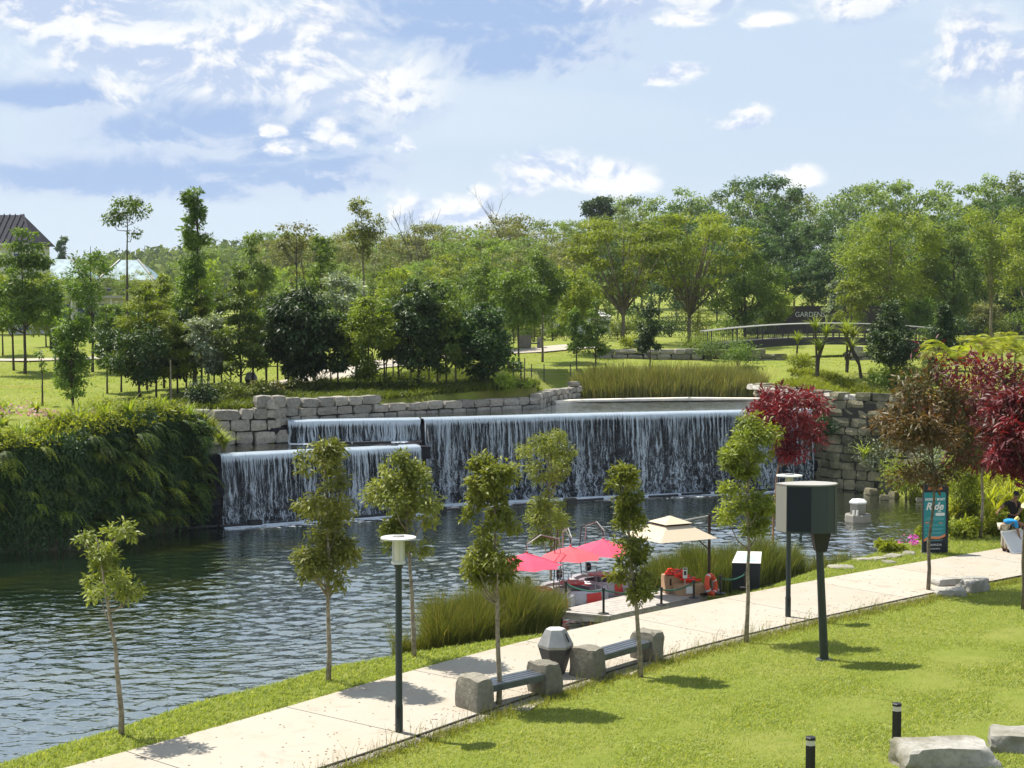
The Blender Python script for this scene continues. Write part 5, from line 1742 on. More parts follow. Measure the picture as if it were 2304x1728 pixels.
# ---- shrubs and palms
def shrub(label, loc, w, hgt, leaf, seed, lsize=.16, asp=.4, ncl=9, per=120, group=None, name='shrub', cat='shrub', droop=.2):
    r = np.random.default_rng(seed)
    a = r.uniform(0, 6.28, ncl); q_ = np.sqrt(r.uniform(0, 1, ncl)) * w * .34
    z = r.uniform(.25, .72, ncl) * hgt
    C = np.stack([np.cos(a) * q_, np.sin(a) * q_, z], 1)
    Rr = np.full(ncl, 1.0) * min(w, hgt * 1.6) * .27 * r.uniform(.7, 1.2, ncl)
    me = crown_leaves('foliage', C, Rr, per, lsize, asp, r, .9, droop, .5)
    root = thing(name, label, cat, loc, 0, group)
    link('foliage', me, M[leaf], root)
    mb = MB()
    for k in range(4):
        mb.tube([(0, 0, -.05), (C[k][0] * .4, C[k][1] * .4, C[k][2] * .5), tuple(C[k])], [.03, .02, .01], 4)
    mb.build('stems', M['bark_dark'], root)
    return root


def shrub_px(label, u, v, wpx, hpx, leaf, seed, **kw):
    b = T(u, v)
    return shrub(label, b, wpx / F * b.y, hpx / F * b.y, leaf, seed, **kw)


shrub_px('dark rounded shrub above the left end of the basin wall', 455, 918, 90, 62, 'l_dark', 1, lsize=.18)
shrub_px('low grey green shrub beside the small park bin', 540, 905, 130, 50, 'l_cover', 2, lsize=.18)
shrub_px('low reddish shrub at the foot of the small park bin', 610, 890, 110, 34, 'l_dry', 3, lsize=.16)
shrub_px('low spreading bush under the big broadleaf tree', 700, 885, 130, 40, 'l_cover', 4, lsize=.18)
shrub_px('low spreading bush in the middle of the grove', 900, 880, 150, 40, 'l_cover', 5, lsize=.18)
shrub_px('low bright bush at the right end of the grove', 1150, 878, 110, 36, 'l_spread', 6, lsize=.18)
for i, (u, v, w, hh, lf, lb) in enumerate((
    (1600, 812, 110, 70, 'l_mid', 'broad bush against the bridge wall left of the span'),
    (1660, 838, 90, 62, 'l_mid', 'round bush at the foot of the bridge wall'),
    (1560, 790, 120, 50, 'l_cover', 'spreading bush under the left bridge end'),
    (1420, 783, 120, 26, 'l_lime', 'clipped low hedge on the wall left of the bridge'),
    (1700, 779, 80, 24, 'l_lime', 'low lime hedge on the bridge abutment'),
    (1990, 783, 100, 40, 'l_lime', 'lime hedge under the right half of the bridge'),
    (2120, 800, 110, 70, 'l_dark', 'dark bush between the two evergreens and the palms'),
    (1800, 832, 80, 40, 'l_lime', 'lime bush on the lawn below the bridge span'),
    (1990, 868, 90, 50, 'l_mid', 'green bush on the mound under the dark evergreen'),
    (2070, 862, 100, 46, 'l_dry', 'dry looking bush left of the red trees'),
)):
    shrub_px(lb, u, v, w, hh, lf, 20 + i, lsize=.18)
for i, (u, Yq, w, hh) in enumerate(((1275, 132, 4.5, 2.2), (1335, 138, 5, 2.6), (1390, 134, 4.5, 2.0), (1450, 140, 5, 2.8), (1510, 136, 5, 2.4), (1570, 139, 5, 3.0), (1625, 134, 4.5, 2.6), (1690, 144, 5, 2.6), (1200, 136, 4.5, 2.4), (1130, 138, 5, 2.8), (1060, 134, 4.5, 2.4), (980, 138, 5, 2.8), (2110, 140, 5, 2.4), (2180, 138, 5, 2.6), (2250, 140, 5, 2.4), (2310, 136, 5, 2.6))):
    x_ = (u - CX) / F * Yq
    shrub('leafy understorey bush in the shade behind the far lawn', (x_, Yq, h1(x_, Yq)), w, hh, ('l_mid', 'l_dark', 'l_cover')[i % 3], 300 + i, lsize=.3, ncl=12, per=70, group='understorey bushes behind the far lawn')
# right bank thicket
for i, (u, v, w, hh, lf, lb) in enumerate((
    (1980, 1108, 120, 130, 'l_silver', 'trailing grey green vine bush hanging over the cliff end'),
    (2040, 1140, 110, 170, 'l_fern', 'tall pale bush behind the boat sign'),
    (2100, 1150, 120, 180, 'l_silver', 'grey green bush right of the boat sign'),
    (2160, 1175, 110, 150, 'l_fern', 'feathery green bush left of the three people'),
    (2010, 1060, 150, 130, 'l_mid', 'shadowy bush under the russet tree'),
    (2190, 1100, 140, 130, 'l_spread', 'sunlit bush high on the right bank'),
    (2280, 1090, 140, 150, 'l_spread', 'sunlit bush on the bank at the right edge'),
    (1905, 1000, 70, 80, 'l_vine', 'dark creeper hanging on the cliff wall'),
    (2085, 1215, 70, 34, 'l_lime', 'low bright bush at the foot of the boat sign'),
    (2165, 1212, 120, 44, 'l_lime', 'low lime bush on the verge beside the people'),
    (2235, 1205, 90, 46, 'l_lime', 'low lime bush behind the person in blue'),
    (2000, 1240, 90, 22, 'l_lime', 'low lime bush left of the boat sign'),
)):
    b = T(u, v)
    if i == 7: b = Vector((15.0, 71.3, 1.6))
    shrub(lb, b, w / F * b.y, hh / F * b.y, lf, 50 + i, lsize=.17, asp=.35, per=150, ncl=11)
pts = []
for i in range(95):
    u = rr.uniform(2110, 2340); v = rr.uniform(1050, 1190) - (u - 2120) * .05
    p = T(u, v); pts.append((p.x, p.y))
strap('yellow strap leaved clump on the sunny right bank', 'yellow strap clumps on the right bank', pts, 'l_yellow', (1.1, 1.8), seed=4)
strap('strap leaved tuft growing from the cliff wall', None, [(16.6, 69.6, 1.1)], 'l_strap', (1.2, 1.3), seed=5)
flower_bed('magenta_flowers', 'two magenta flower tufts left of the boat sign', [(2018, 1236), (2036, 1236), (2036, 1222), (2018, 1222)], 40, M['l_magenta'], .3, .12)
flower_bed('magenta_flowers', 'magenta flower tuft touching the boat sign', [(2048, 1236), (2066, 1236), (2066, 1222), (2048, 1222)], 40, M['l_magenta'], .3, .12)
palm_me = [frond_mesh('palm', 9, 1.9, 20, .11, 80 + k, 1.25, 1.15, lf=.30) for k in range(2)]
for i, (u, v, q_) in enumerate(((2110, 842, 1.0), (2150, 850, 1.15), (2195, 838, 1.1), (2240, 845, 1.25), (2285, 835, 1.2), (2170, 815, 1.0), (2255, 812, 1.1), (2020, 870, .55), (2315, 850, 1.2))):
    b = T(u, v, lo=70)
    root = thing('cane_palm', ('golden cane palm, %s in the row above the red trees' % ('first', 'second', 'third', 'fourth', 'fifth')[i]) if i < 5 else ('golden cane palm at the back of the row on the left', 'golden cane palm at the back of the row on the right', 'small golden palm beside the dark evergreen', 'golden cane palm cut by the right edge')[i - 5], 'palm', b, rr.uniform(0, 6), 'golden cane palms')
    root.scale = (q_, q_, q_)
    mc = palm_me[i % 2]
    o = link('fronds', mc, M['l_yellow'] if i % 2 == 0 else None, root)
    o.location = (0, 0, .9)
    MB().tube([(0, 0, -.1), (.03, 0, .5), (0, 0, .95)], [.08, .06, .05], 7).build('stem', M['bark'], root)
for m_ in palm_me:
    m_.materials.clear(); m_.materials.append(M['l_yellow'])
head_me = [rosette_mesh('head', 60, .95, .055, 1.15, 90 + k) for k in range(2)]


def cordyline(label, u, v, heads, seed):
    b = T(u, v)
    root = thing('cordyline', label, 'plant', b)
    r = random.Random(seed)
    for (dx, hz) in heads:
        mb = MB(); top = Vector((dx, r.uniform(-.3, .3), hz))
        mb.tube([(0, 0, -.1), (dx * .2, 0, hz * .45), top], [.10, .07, .055], 7)
        mb.build('trunk', M['bark_dark'], root)
        o = link('leaf_head', head_me[r.randrange(2)], M['l_fern'], root); o.location = top; o.rotation_euler = (0, 0, r.uniform(0, 6)); o.scale = (1.35, 1.35, 1.35)


for m_ in head_me: m_.materials.append(M['l_fern'])
cordyline('three headed cordyline on the mound in front of the bridge', 1838, 850, [(-.15, 2.6), (.5, 2.3), (.1, 1.5)], 1)
cordyline('leaning cordyline with spiky heads right of the bridge middle', 1938, 853, [(-.5, 1.5), (-.9, 2.3)], 2)
cordyline('upright cordyline behind the leaning one', 1905, 838, [(0, 2.3), (.4, 1.9)], 3)
cordyline('small cordyline on the lawn under the bridge', 1793, 808, [(0, 1.1)], 4)
strap('spiky yellow agave on the mound', None, [tuple(T(1960, 850)[:2])], 'l_yellow', (.9, 1.0), seed=7)
# thin stakes and stems in the grove
for i, (u, v, hpx) in enumerate(((385, 905, 95), (470, 893, 90), (600, 872, 70), (648, 868, 70), (690, 866, 60), (745, 868, 62), (800, 864, 70), (838, 868, 76), (868, 866, 64), (885, 862, 64), (925, 866, 70), (965, 866, 66), (990, 862, 66), (1145, 864, 60), (1180, 866, 60), (1112, 868, 66))):
    b = T(u, v)
    o = MB().tube([(0, 0, -.1), (rr.uniform(-.06, .06), 0, hpx / F * b.y)], [.045, .03], 6).build('tree_stake', M['bark'] if i % 3 else M['bark_pale'])
    o.location = b
    tag(o, 'thin upright stake among the trunks of the grove', 'stake', 'stakes in the grove')

# ================================================================ park furniture and the rest
def lamp(label, u, v):
    b = T(u, v)
    o = thing('path_lamp', label, 'lamp', b, 0, 'path lamps')
    MB().lathe([(.075, -.1), (.075, .55), (.066, .58), (.062, 3.18), (.085, 3.20), (.085, 3.26)], 14).build('pole', M['post'], o, smooth=True)
    MB().lathe([(.15, -.05), (.15, .015), (.08, .03)], 16).build('base_plate', M['post'], o)
    MB().box((0, -.077, .42), (.07, .008, .22)).build('service_door', M['black'], o)
    MB().lathe([(.135, 3.26), (.135, 3.30), (.11, 3.31)], 18).build('collar', M['disc'], o, smooth=True)
    MB().lathe([(.098, 3.31), (.098, 3.71)], 16).build('lantern_glass', M['lantern'], o, smooth=True)
    for k in range(4):
        a = k * math.pi / 2 + .5
        MB().tube([(.118 * math.cos(a), .118 * math.sin(a), 3.30), (.118 * math.cos(a), .118 * math.sin(a), 3.73)], .012, 6).build('rod', M['disc'], o)
    MB().lathe([(.13, 3.71), (.335, 3.735), (.338, 3.75), (.335, 3.765), (.12, 3.775)], 36).build('disc_shade', M['disc'], o, smooth=True)
    MB().lathe([(.115, 3.774), (.115, 3.795), (.10, 3.80)], 20).build('cap', M['steel'], o, smooth=True)
    return o


lamp('disc topped path lamp at the left, in front of the reeds', 898, 1652)
lamp('disc topped path lamp partly hidden by the loudspeaker', 1773, 1391)

# plain post behind the loudspeaker
b = T(1801, 1291)
o = thing('lamp_post', 'plain dark green post on the shore behind the loudspeaker', 'post', b)
MB().lathe([(.06, -.1), (.06, 1.9), (.075, 1.92), (.075, 2.1), (.02, 2.14)], 12).build('pole', M['post'], o, smooth=True)
MB().box((0, 0, 2.25), (.34, .2, .22)).build('head', M['post'], o, bevel=.03)

# ---- loudspeaker on a post
b = T(1855, 1486)
Ys = b.y
sp = thing('loudspeaker', 'big dark loudspeaker cabinet on a post in the lawn', 'speaker', b)
zc0 = rise(1486, 1192, Ys); zc1 = rise(1486, 1082, Ys)
dx0 = (1813 - 1855) / F * Ys
plan = [(-.70, .02), (-.52, -.30), (-.30, -.36), (.0, -.405), (.2, -.40), (.40, -.34), (.56, -.22), (.66, -.04), (.66, .12), (.50, .28), (.22, .42), (-.12, .36), (-.48, .20)]
plan = [(x + dx0, y) for x, y in plan]
MB().prism(plan, zc0, zc1 - .03).build('cabinet', M['cab'], sp, bevel=.012)
MB().prism([(dx0 + (x - dx0) * 1.012, y * 1.012) for x, y in plan], zc1 - .03, zc1).build('lid', M['cabtop'], sp, bevel=.006)
ed = [plan[0], plan[1]]
lp = MB()
n_ = Vector((plan[1][1] - plan[0][1], -(plan[1][0] - plan[0][0]), 0)).normalized() * .006
n_ = -n_ if n_.x > 0 else n_
vs = [(plan[0][0] + n_.x, plan[0][1] + n_.y, zc0 + .02), (plan[1][0] + n_.x, plan[1][1] + n_.y, zc0 + .02), (plan[1][0] + n_.x, plan[1][1] + n_.y, zc1 - .04), (plan[0][0] + n_.x, plan[0][1] + n_.y, zc1 - .04)]
lp.add(vs, [(0, 1, 2, 3)]).build('side_panel', M['cab_sunlit'], sp)  # sunlit left face of the cabinet, its light put in as a paler colour
gp = MB()
p1, p2, p3 = plan[1], plan[2], plan[3]
for a_, c_ in ((p1, p2), (p2, p3)):
    nn = Vector((c_[1] - a_[1], -(c_[0] - a_[0]), 0)).normalized() * .008
    A2 = Vector((*a_, 0)) + (Vector((*c_, 0)) - Vector((*a_, 0))) * (.08 if a_ is p1 else 0) + nn; C2 = Vector((*c_, 0)) + nn
    gp.add([(A2.x, A2.y, zc0 + .05), (C2.x, C2.y, zc0 + .05), (C2.x, C2.y, zc1 - .06), (A2.x, A2.y, zc1 - .06)], [(0, 1, 2, 3)])
gp.build('grille', M['grille'], sp)
mb = MB()
w0 = .20; w1 = .16; zb = zc0 - rise(1236, 1192, Ys)
bo_ = -.12
mb.add([(-w1 * .75 + bo_, -.14, zb), (w1 * .75 + bo_, -.14, zb), (w1 * .75 + bo_, .14, zb), (-w1 * .75 + bo_, .14, zb), (-w0 + bo_, -.2, zc0 - .003), (w0 + bo_, -.2, zc0 - .003), (w0 + bo_, .2, zc0 - .003), (-w0 + bo_, .2, zc0 - .003)],
       [(0, 3, 2, 1), (4, 5, 6, 7), (0, 1, 5, 4), (1, 2, 6, 5), (2, 3, 7, 6), (3, 0, 4, 7)]).build('bracket', M['black'], sp)
MB().tube([(0, 0, -.15), (-.01, 0, .1), (-.14, 0, zb + .15)], [.105, .10, .082], 16).build('pole', M['post'], sp, smooth=True)

MB().lathe([(.20, -.08), (.20, .02), (.11, .03)], 18).build('base_plate', M['post'], sp)
for k in range(4):
    MB().lathe([(.018, .02), (.018, .045)], 6, (.16 * math.cos(k * 1.571 + .78), .16 * math.sin(k * 1.571 + .78), 0)).build('bolt', M['steel'], sp)
for k in (3, 6):
    MB().box((plan[k][0], plan[k][1] - .002, (zc0 + zc1) / 2), (.008, .008, zc1 - zc0 - .06)).build('seam', M['grille'], sp)
# ---- benches between rough stones
def rough_stone(name, size, m, parent, loc, rz, seed, sub=3, rough=.10, taper=.9, cut=0.0, nz=1.0):
    bm = bmesh.new()
    bmesh.ops.create_cube(bm, size=1.0)
    bmesh.ops.subdivide_edges(bm, edges=bm.edges[:], cuts=sub, use_grid_fill=True)
    from mathutils import noise as mn
    off_ = Vector((seed * 3.1, seed * 1.7, seed * .9))
    for v in bm.verts:
        c = v.co.copy()
        m1 = max(abs(c.x), abs(c.y), abs(c.z))
        n_c = sum(1 for q_ in c if abs(q_) > .47)
        v.co = c * {3: .90, 2: .96}.get(n_c, 1.0)
        d = mn.noise_vector((c + off_) * 1.6) * rough + mn.noise_vector((c + off_) * 4.5) * rough * .45
        v.co += d * nz
        if c.z > 0:
            v.co.x *= 1 - (1 - taper) * c.z * 2; v.co.y *= 1 - (1 - taper) * c.z * 2
        if cut and c.z > .3: v.co.z -= cut * max(0, c.x)
        v.co = Vector((v.co.x * size[0], v.co.y * size[1], v.co.z * size[2]))
    me = bpy.data.meshes.new(name); bm.to_mesh(me); bm.free()
    for p in me.polygons: p.use_smooth = True
    try: me.set_sharp_from_angle(angle=R(28))
    except Exception: pass
    o = link(name, me, m, parent)
    o.location = loc; o.rotation_euler = (0, 0, rz)
    return o


def bench(label, uA, vA, uB, vB, seed, far_round):
    A_, B_ = G(uA, vA, .04), G(uB, vB, .04)
    A_.z = B_.z = 0
    d = B_ - A_; ang = math.atan2(d.y, d.x); Ln = d.length
    o = thing('bench', label, 'bench', (*A_.xy, 0), ang, 'stone ended benches by the path')
    for k, x in enumerate((0.0, Ln)):
        rough_stone('end_stone', (.46, .70, .76), M['stone_bench'], o, (x, 0, .30), 0, seed + k * 3, 4, .09, .88 if k else .93, cut=0)
    # seat of long planks on two bearers
    for j in range(4):
        MB().box((Ln / 2, -.19 + j * .127, .475), (Ln - .30, .115, .045)).build('seat_plank', M['plank'], o, bevel=.008)
    MB().box((Ln / 2, -.258, .425), (Ln - .34, .025, .13)).build('seat_rail', M['plank'], o)
    MB().box((Ln / 2, .258, .425), (Ln - .34, .025, .13)).build('seat_rail', M['plank'], o)
    return o


bench('left stone ended bench with dark plank seat beside the path', 1068, 1592, 1224, 1556, 3, True)
bench('right stone ended bench with dark plank seat beside the bin', 1322, 1520, 1456, 1480, 11, False)
# concrete pads under the benches
for (lab, q_) in (('pad', [(1100, 1592), (1190, 1598), (1245, 1562), (1170, 1545)]), ('pad', [(1350, 1512), (1420, 1518), (1480, 1482), (1405, 1470)])):
    vs = [G(u, v, .03) for u, v in q_]
    o = MB().add([(p.x, p.y, .03) for p in vs] + [(p.x, p.y, -.1) for p in vs], [(0, 1, 2, 3), (0, 4, 5, 1), (1, 5, 6, 2), (2, 6, 7, 3), (3, 7, 4, 0)]).build('bench_pad', M['path'])
    tag(o, kind='structure')


def litter_bin(label, b, s=1.0, rz=.15):
    o = thing('litter_bin', label, 'bin', b, rz)
    o.scale = (s, s, s)
    MB().lathe([(.20, 0), (.215, .03), (.385, .60)], 6).build('body', M['binbody'], o)
    MB().lathe([(.392, .602), (.398, .66), (.235, .98), (.225, 1.0)], 6).build('hood', M['steel'], o)
    MB().lathe([(.215, 1.0), (.205, 1.012)], 6).build('lid', M['disc'], o)
    # posting slot on the right hand face
    a = -math.pi / 6 * 1 - math.pi / 6 * 1
    fx = math.cos(-.52); fy_ = math.sin(-.52)
    mt = Matrix.Rotation(-.52, 3, 'Z') @ Matrix.Rotation(-.475, 3, 'Y')
    MB().box((.281 * fx, .281 * fy_, .83), (.012, .035, .20), M=mt).build('slot', M['black'], o)
    return o


p = G(1250, 1516, .04)
litter_bin('hexagonal litter bin with steel hood between the two benches', p, 1.0, .08)
p = T(565, 876)
litter_bin('distant hexagonal litter bin beneath the conical park tree', p, rise(876, 838, p.y) / 1.01, .4)

for (u, vb, vt, lab) in ((2017, 1682, 1582, 'black bollard light standing beside the big boulder'), (1823, 1762, 1655, 'black bollard light cut by the bottom edge of the picture')):
    b = T(u, vb)
    o = thing('bollard_light', lab, 'bollard', b, .3, 'bollard lights in the lawn')
    hh = rise(vb, vt, b.y) * 1.0
    o.scale = (1, 1, 1)
    MB().lathe([(.085, -.1), (.085, hh - .13)], 6).build('post', M['black'], o)
    MB().lathe([(.080, hh - .13), (.080, hh - .045)], 6).build('light_ring', M['lantern'], o)
    MB().lathe([(.088, hh - .045), (.088, hh - .012), (.075, hh)], 6).build('cap', M['black'], o)


def boulder(label, u, v, w, d, hgt, seed, rz=0.0, m='boulder', rough=.10, name='boulder', taper=.86, sink=.12, group=None):
    b = T(u, v)
    o = rough_stone(name, (w, d, hgt), M[m], None, (b.x, b.y, b.z + hgt / 2 - sink), rz, seed, 7, rough, taper)
    return tag(o, label, 'boulder', group)


boulder('big flat topped pale boulder at the bottom right corner', 2125, 1722, 1.62, .90, .48, 5, .06, rough=.09)
boulder('pale boulder behind the corner one at the right edge', 2280, 1686, .85, .75, .42, 9, -.3)
boulder('flat grey slab nearest the path in the rock group on the lawn', 2135, 1318, .95, .55, .30, 12, .2, rough=.07, sink=.06)
boulder('long low slab at the front of the rock group on the lawn', 2138, 1340, .85, .5, .26, 14, -.1, rough=.07, sink=.05)
boulder('pointed slab at the right of the rock group on the lawn', 2190, 1330, .75, .6, .36, 16, .5, rough=.10, sink=.05)
boulder('low back slab of the rock group on the lawn', 2190, 1308, .9, .45, .18, 18, .1, rough=.06, sink=.04)
for i, (u, v, w) in enumerate(((1893, 1281, .8), (1940, 1264, .55), (1975, 1262, .6), (2010, 1256, .75), (2045, 1250, .6), (2085, 1248, .5), (2000, 1270, .5))):
    b = G(u, v, -.05)
    o = rough_stone('stepping_stone', (w, w * .7, .11), M['stone'], None, (b.x, b.y, h1(b.x, b.y) + .01), .3 * i, 30 + i, 4, .07, .9)
    tag(o, 'flat white stone in the grass at the lake edge', 'stone', 'white stones along the lake edge')
for i, (u, v, w, hh) in enumerate(((2150, 1180, .6, .4), (2145, 1200, .7, .45), (2138, 1212, .5, .3), (2070, 1128, .35, .2), (2010, 1118, .5, .3), (1960, 1110, .6, .3), (1990, 1122, .4, .22))):
    b = G(u, v, -.45)
    o = rough_stone('shore_rock', (w, w * .8, hh), M['stone_white'] if i < 4 else M['stone_cliff'], None, (b.x, b.y, -.45 + hh * .3), i, 50 + i, 3, .12, .85)
    tag(o, 'pale rock at the water edge below the right bank', 'rock', 'rocks below the right bank')

# ---- boat ride sign
b = T(2103, 1246)
sg = thing('sign_board', 'tall teal and navy sign advertising the donut boat ride', 'sign', b, R(9))
Yg = b.y
sw = 60 / F * Yg * .98; sh = rise(1246, 1088, Yg); th = .14


def round_rect(x0, x1, z0, z1, rads, n=6):
    """outline, rads for bottom-left, bottom-right, top-right, top-left"""
    out = []
    for (cx, cz, a0, r_) in ((x0, z0, math.pi, rads[0]), (x1, z0, 1.5 * math.pi, rads[1]), (x1, z1, 0, rads[2]), (x0, z1, .5 * math.pi, rads[3])):
        sx_ = 1 if cx == x0 else -1; sz_ = 1 if cz == z0 else -1
        if r_ <= 0: out.append((cx, cz)); continue
        for k in range(n + 1):
            a = a0 + k / n * math.pi / 2
            out.append((cx + sx_ * r_ + r_ * math.cos(a), cz + sz_ * r_ + r_ * math.sin(a)))
    return out


def plate(pts, y0, y1):
    n = len(pts)
    mb = MB()
    vs = [(x, y0, z) for x, z in pts] + [(x, y1, z) for x, z in pts]
    fs = [tuple(range(n)), tuple(range(2 * n - 1, n - 1, -1))] + [((k + 1) % n, k, k + n, (k + 1) % n + n) for k in range(n)]
    return mb.add(vs, fs)


plate(round_rect(-sw / 2, sw / 2, -.1, sh, (0, 0, .12, .01)), -th / 2, th / 2).build('board', M['navy'], sg)
fz = -th / 2
x0, x1 = -sw / 2 + .004, sw / 2 - .10
wave = [(x0 + (x1 - x0) * t, .42 + .16 * (t * t * (3 - 2 * t)) + .05 * math.sin(t * 6.28)) for t in np.linspace(0, 1, 16)]
top_ = [(x1, sh - .32), (x1 - .04, sh - .27), (x0, sh - .27)]
plate([(x, z + .08) for x, z in wave] + top_, fz - .006, fz - .001).build('teal_panel', M['teal'], sg)
plate(wave + [(x, z + .085) for x, z in wave[::-1]], fz - .009, fz - .0065).build('orange_wave', M['signor'], sg)
RT = (R(90), 0, 0)
xm = (x0 + x1) / 2
text_obj('XPLORIA', .125, M['signor'], sg, (xm, fz - .004, sh - .14), RT, 'sign_title', weight=.003)
text_obj('DONUT BOAT', .105, M['white'], sg, (xm, fz - .010, sh - .50), RT, 'sign_heading', weight=.004)
text_obj('Ride', .34, M['white'], sg, (xm - .02, fz - .010, sh - .74), RT, 'sign_script', shear=.28, weight=.008)
text_obj('GAMUDA', .105, M['white'], sg, (xm + .02, fz - .004, .30), RT, 'sign_owner', scale_x=1.05)
text_obj('GARDENS', .072, M['white'], sg, (xm + .02, fz - .004, .17), RT, 'sign_owner', scale_x=1.15)
plate(round_rect(xm + .02, x1 - .03, sh - 1.05, sh - .95, (.04,) * 4, 4), fz - .010, fz - .0065).build('price_tag', M['white'], sg)
mb = MB()
mb.add([(xm + .08, fz - .010, sh - .905), (xm + .24, fz - .010, sh - .905), (xm + .20, fz - .010, sh - .925), (xm + .12, fz - .010, sh - .925), (xm + .10, fz - .010, sh - .89), (xm + .22, fz - .010, sh - .89), (xm + .16, fz - .010, sh - .86)], [(3, 2, 1, 0), (4, 5, 6)])
mb.build('boat_emblem', M['white'], sg)
tl = MB(); tw = M['rule_print'] = mat('sign_print', (.16, .42, .46), .6)
rs = random.Random(2)
for (z_, xs, xe, hh) in [(sh - 1.10, .1, .8, .010), (sh - 1.14, .0, 1, .012), (sh - 1.18, .0, 1, .012), (sh - 1.34, 0, 1, .010), (sh - 1.38, 0, .97, .010)] + [(sh - 1.48 - .125 * k - .03 * j, .16, .95 - .1 * (j == 1), .012) for k in range(4) for j in range(2)]:
    a_ = x0 + .06 + (x1 - x0 - .12) * xs; e_ = x0 + .06 + (x1 - x0 - .12) * xe
    c_ = a_
    while c_ < e_:
        w_ = rs.uniform(.03, .07); tl.box((min(c_ + w_ / 2, e_), fz - .0085, z_), (w_, .003, hh)); c_ += w_ + .012
for k in range(4):
    tl.lathe([(.018, 0), (.018, .003)], 8, (0, 0, 0)) if False else tl.box((x0 + .085, fz - .0085, sh - 1.495 - .125 * k), (.035, .003, .035))
tl.build('small_print', tw, sg)
MB().box((x0 + .11, fz - .0085, sh - 1.27), (.13, .003, .035)).build('price_note', M['signor'], sg)
MB().box((x1 - .17, fz - .0085, sh - 1.29), (.11, .003, .022)).build('price_note', M['signor'], sg)

# ---- jetty with boards
def P2(u, v, z): return G(u, v, z)


JZ = -.16
jet = thing('jetty', 'pale plank jetty where the donut boats are moored', 'jetty', P2(1320, 1372, JZ))
ja, jb = P2(1247, 1375, JZ), P2(1370, 1386, JZ)        # front edge
jc, jd = P2(1474, 1324, JZ), P2(1594, 1336, JZ)        # back edge
nb = 18
for k in range(nb):
    t0, t1 = k / nb, (k + .93) / nb
    a_, b_ = ja.lerp(jc, t0), jb.lerp(jd, t0); c_, d_ = ja.lerp(jc, t1), jb.lerp(jd, t1)
    q_ = [v - jet.location for v in (a_, b_, d_, c_)]
    vs = [(p.x, p.y, 0) for p in q_] + [(p.x, p.y, -.05) for p in q_]
    MB().add(vs, [(0, 1, 2, 3), (0, 4, 5, 1), (1, 5, 6, 2), (2, 6, 7, 3), (3, 7, 4, 0)]).build('deck_plank', M['deck'], jet)
mb = MB()
q_ = [v - jet.location for v in (ja, jb, jd, jc)]
for a_, b_ in ((q_[0], q_[1]), (q_[0], q_[3]), (q_[1], q_[2]), (q_[3], q_[2])):
    ctr = (q_[0] + q_[2]) / 2
    mb.bar(a_.lerp(ctr, .03) + Vector((0, 0, -.13)), b_.lerp(ctr, .03) + Vector((0, 0, -.13)), .08, .14)
mb.build('deck_frame', M['deck'], jet)
for f_ in (ja, jb, jc, jd):
    p = f_.lerp((ja + jd) / 2, .08) - jet.location
    MB().tube([(p.x, p.y, -1.2), (p.x, p.y, -.08)], .06, 8).build('pile', M['brown'], jet)


def stanchion(label, u, vb, vt, z=JZ):
    b_ = P2(u, vb, z); hh = rise(vb, vt, b_.y)
    o = thing('rope_post', label, 'post', b_, 0, 'rope posts of the jetty')
    MB().lathe([(.15, 0), (.15, .015), (.05, .035)], 16).build('foot', M['black'], o)
    MB().lathe([(.033, .03), (.033, hh - .05), (.045, hh - .045), (.045, hh)], 10).build('pole', M['black'], o)
    return b_ + Vector((0, 0, hh - .06))


s1_ = stanchion('black rope post at the near left corner of the jetty', 1273, 1372, 1307)
s2_ = stanchion('black rope post behind the thin tree at the jetty', 1358, 1381, 1322)
s3_ = stanchion('black rope post at the middle of the jetty', 1488, 1361, 1321, -.05)
s4_ = stanchion('black rope post in front of the cartons', 1561, 1345, 1305, -.05)
s5_ = stanchion('black rope post right of the lifebuoy', 1621, 1335, 1295, 0.0)
s6_ = stanchion('rope post hidden behind the lectern tree', 1676, 1322, 1287, 0.0)


def rope(label, pts, sag=.10):
    mb = MB()
    for a_, b_ in zip(pts, pts[1:]):
        q_ = [a_.lerp(b_, t) - pts[0] + Vector((0, 0, -sag * 4 * t * (1 - t))) for t in np.linspace(0, 1, 9)]
        mb.tube(q_, .022, 6)
    o = mb.build('barrier_rope', M['rope']); o.location = pts[0]
    tag(o, label, 'rope')


rope('green barrier rope along the jetty posts', [s1_, s2_, s3_, s4_])
rope('green barrier rope from the lifebuoy to the lectern', [s5_, s6_])

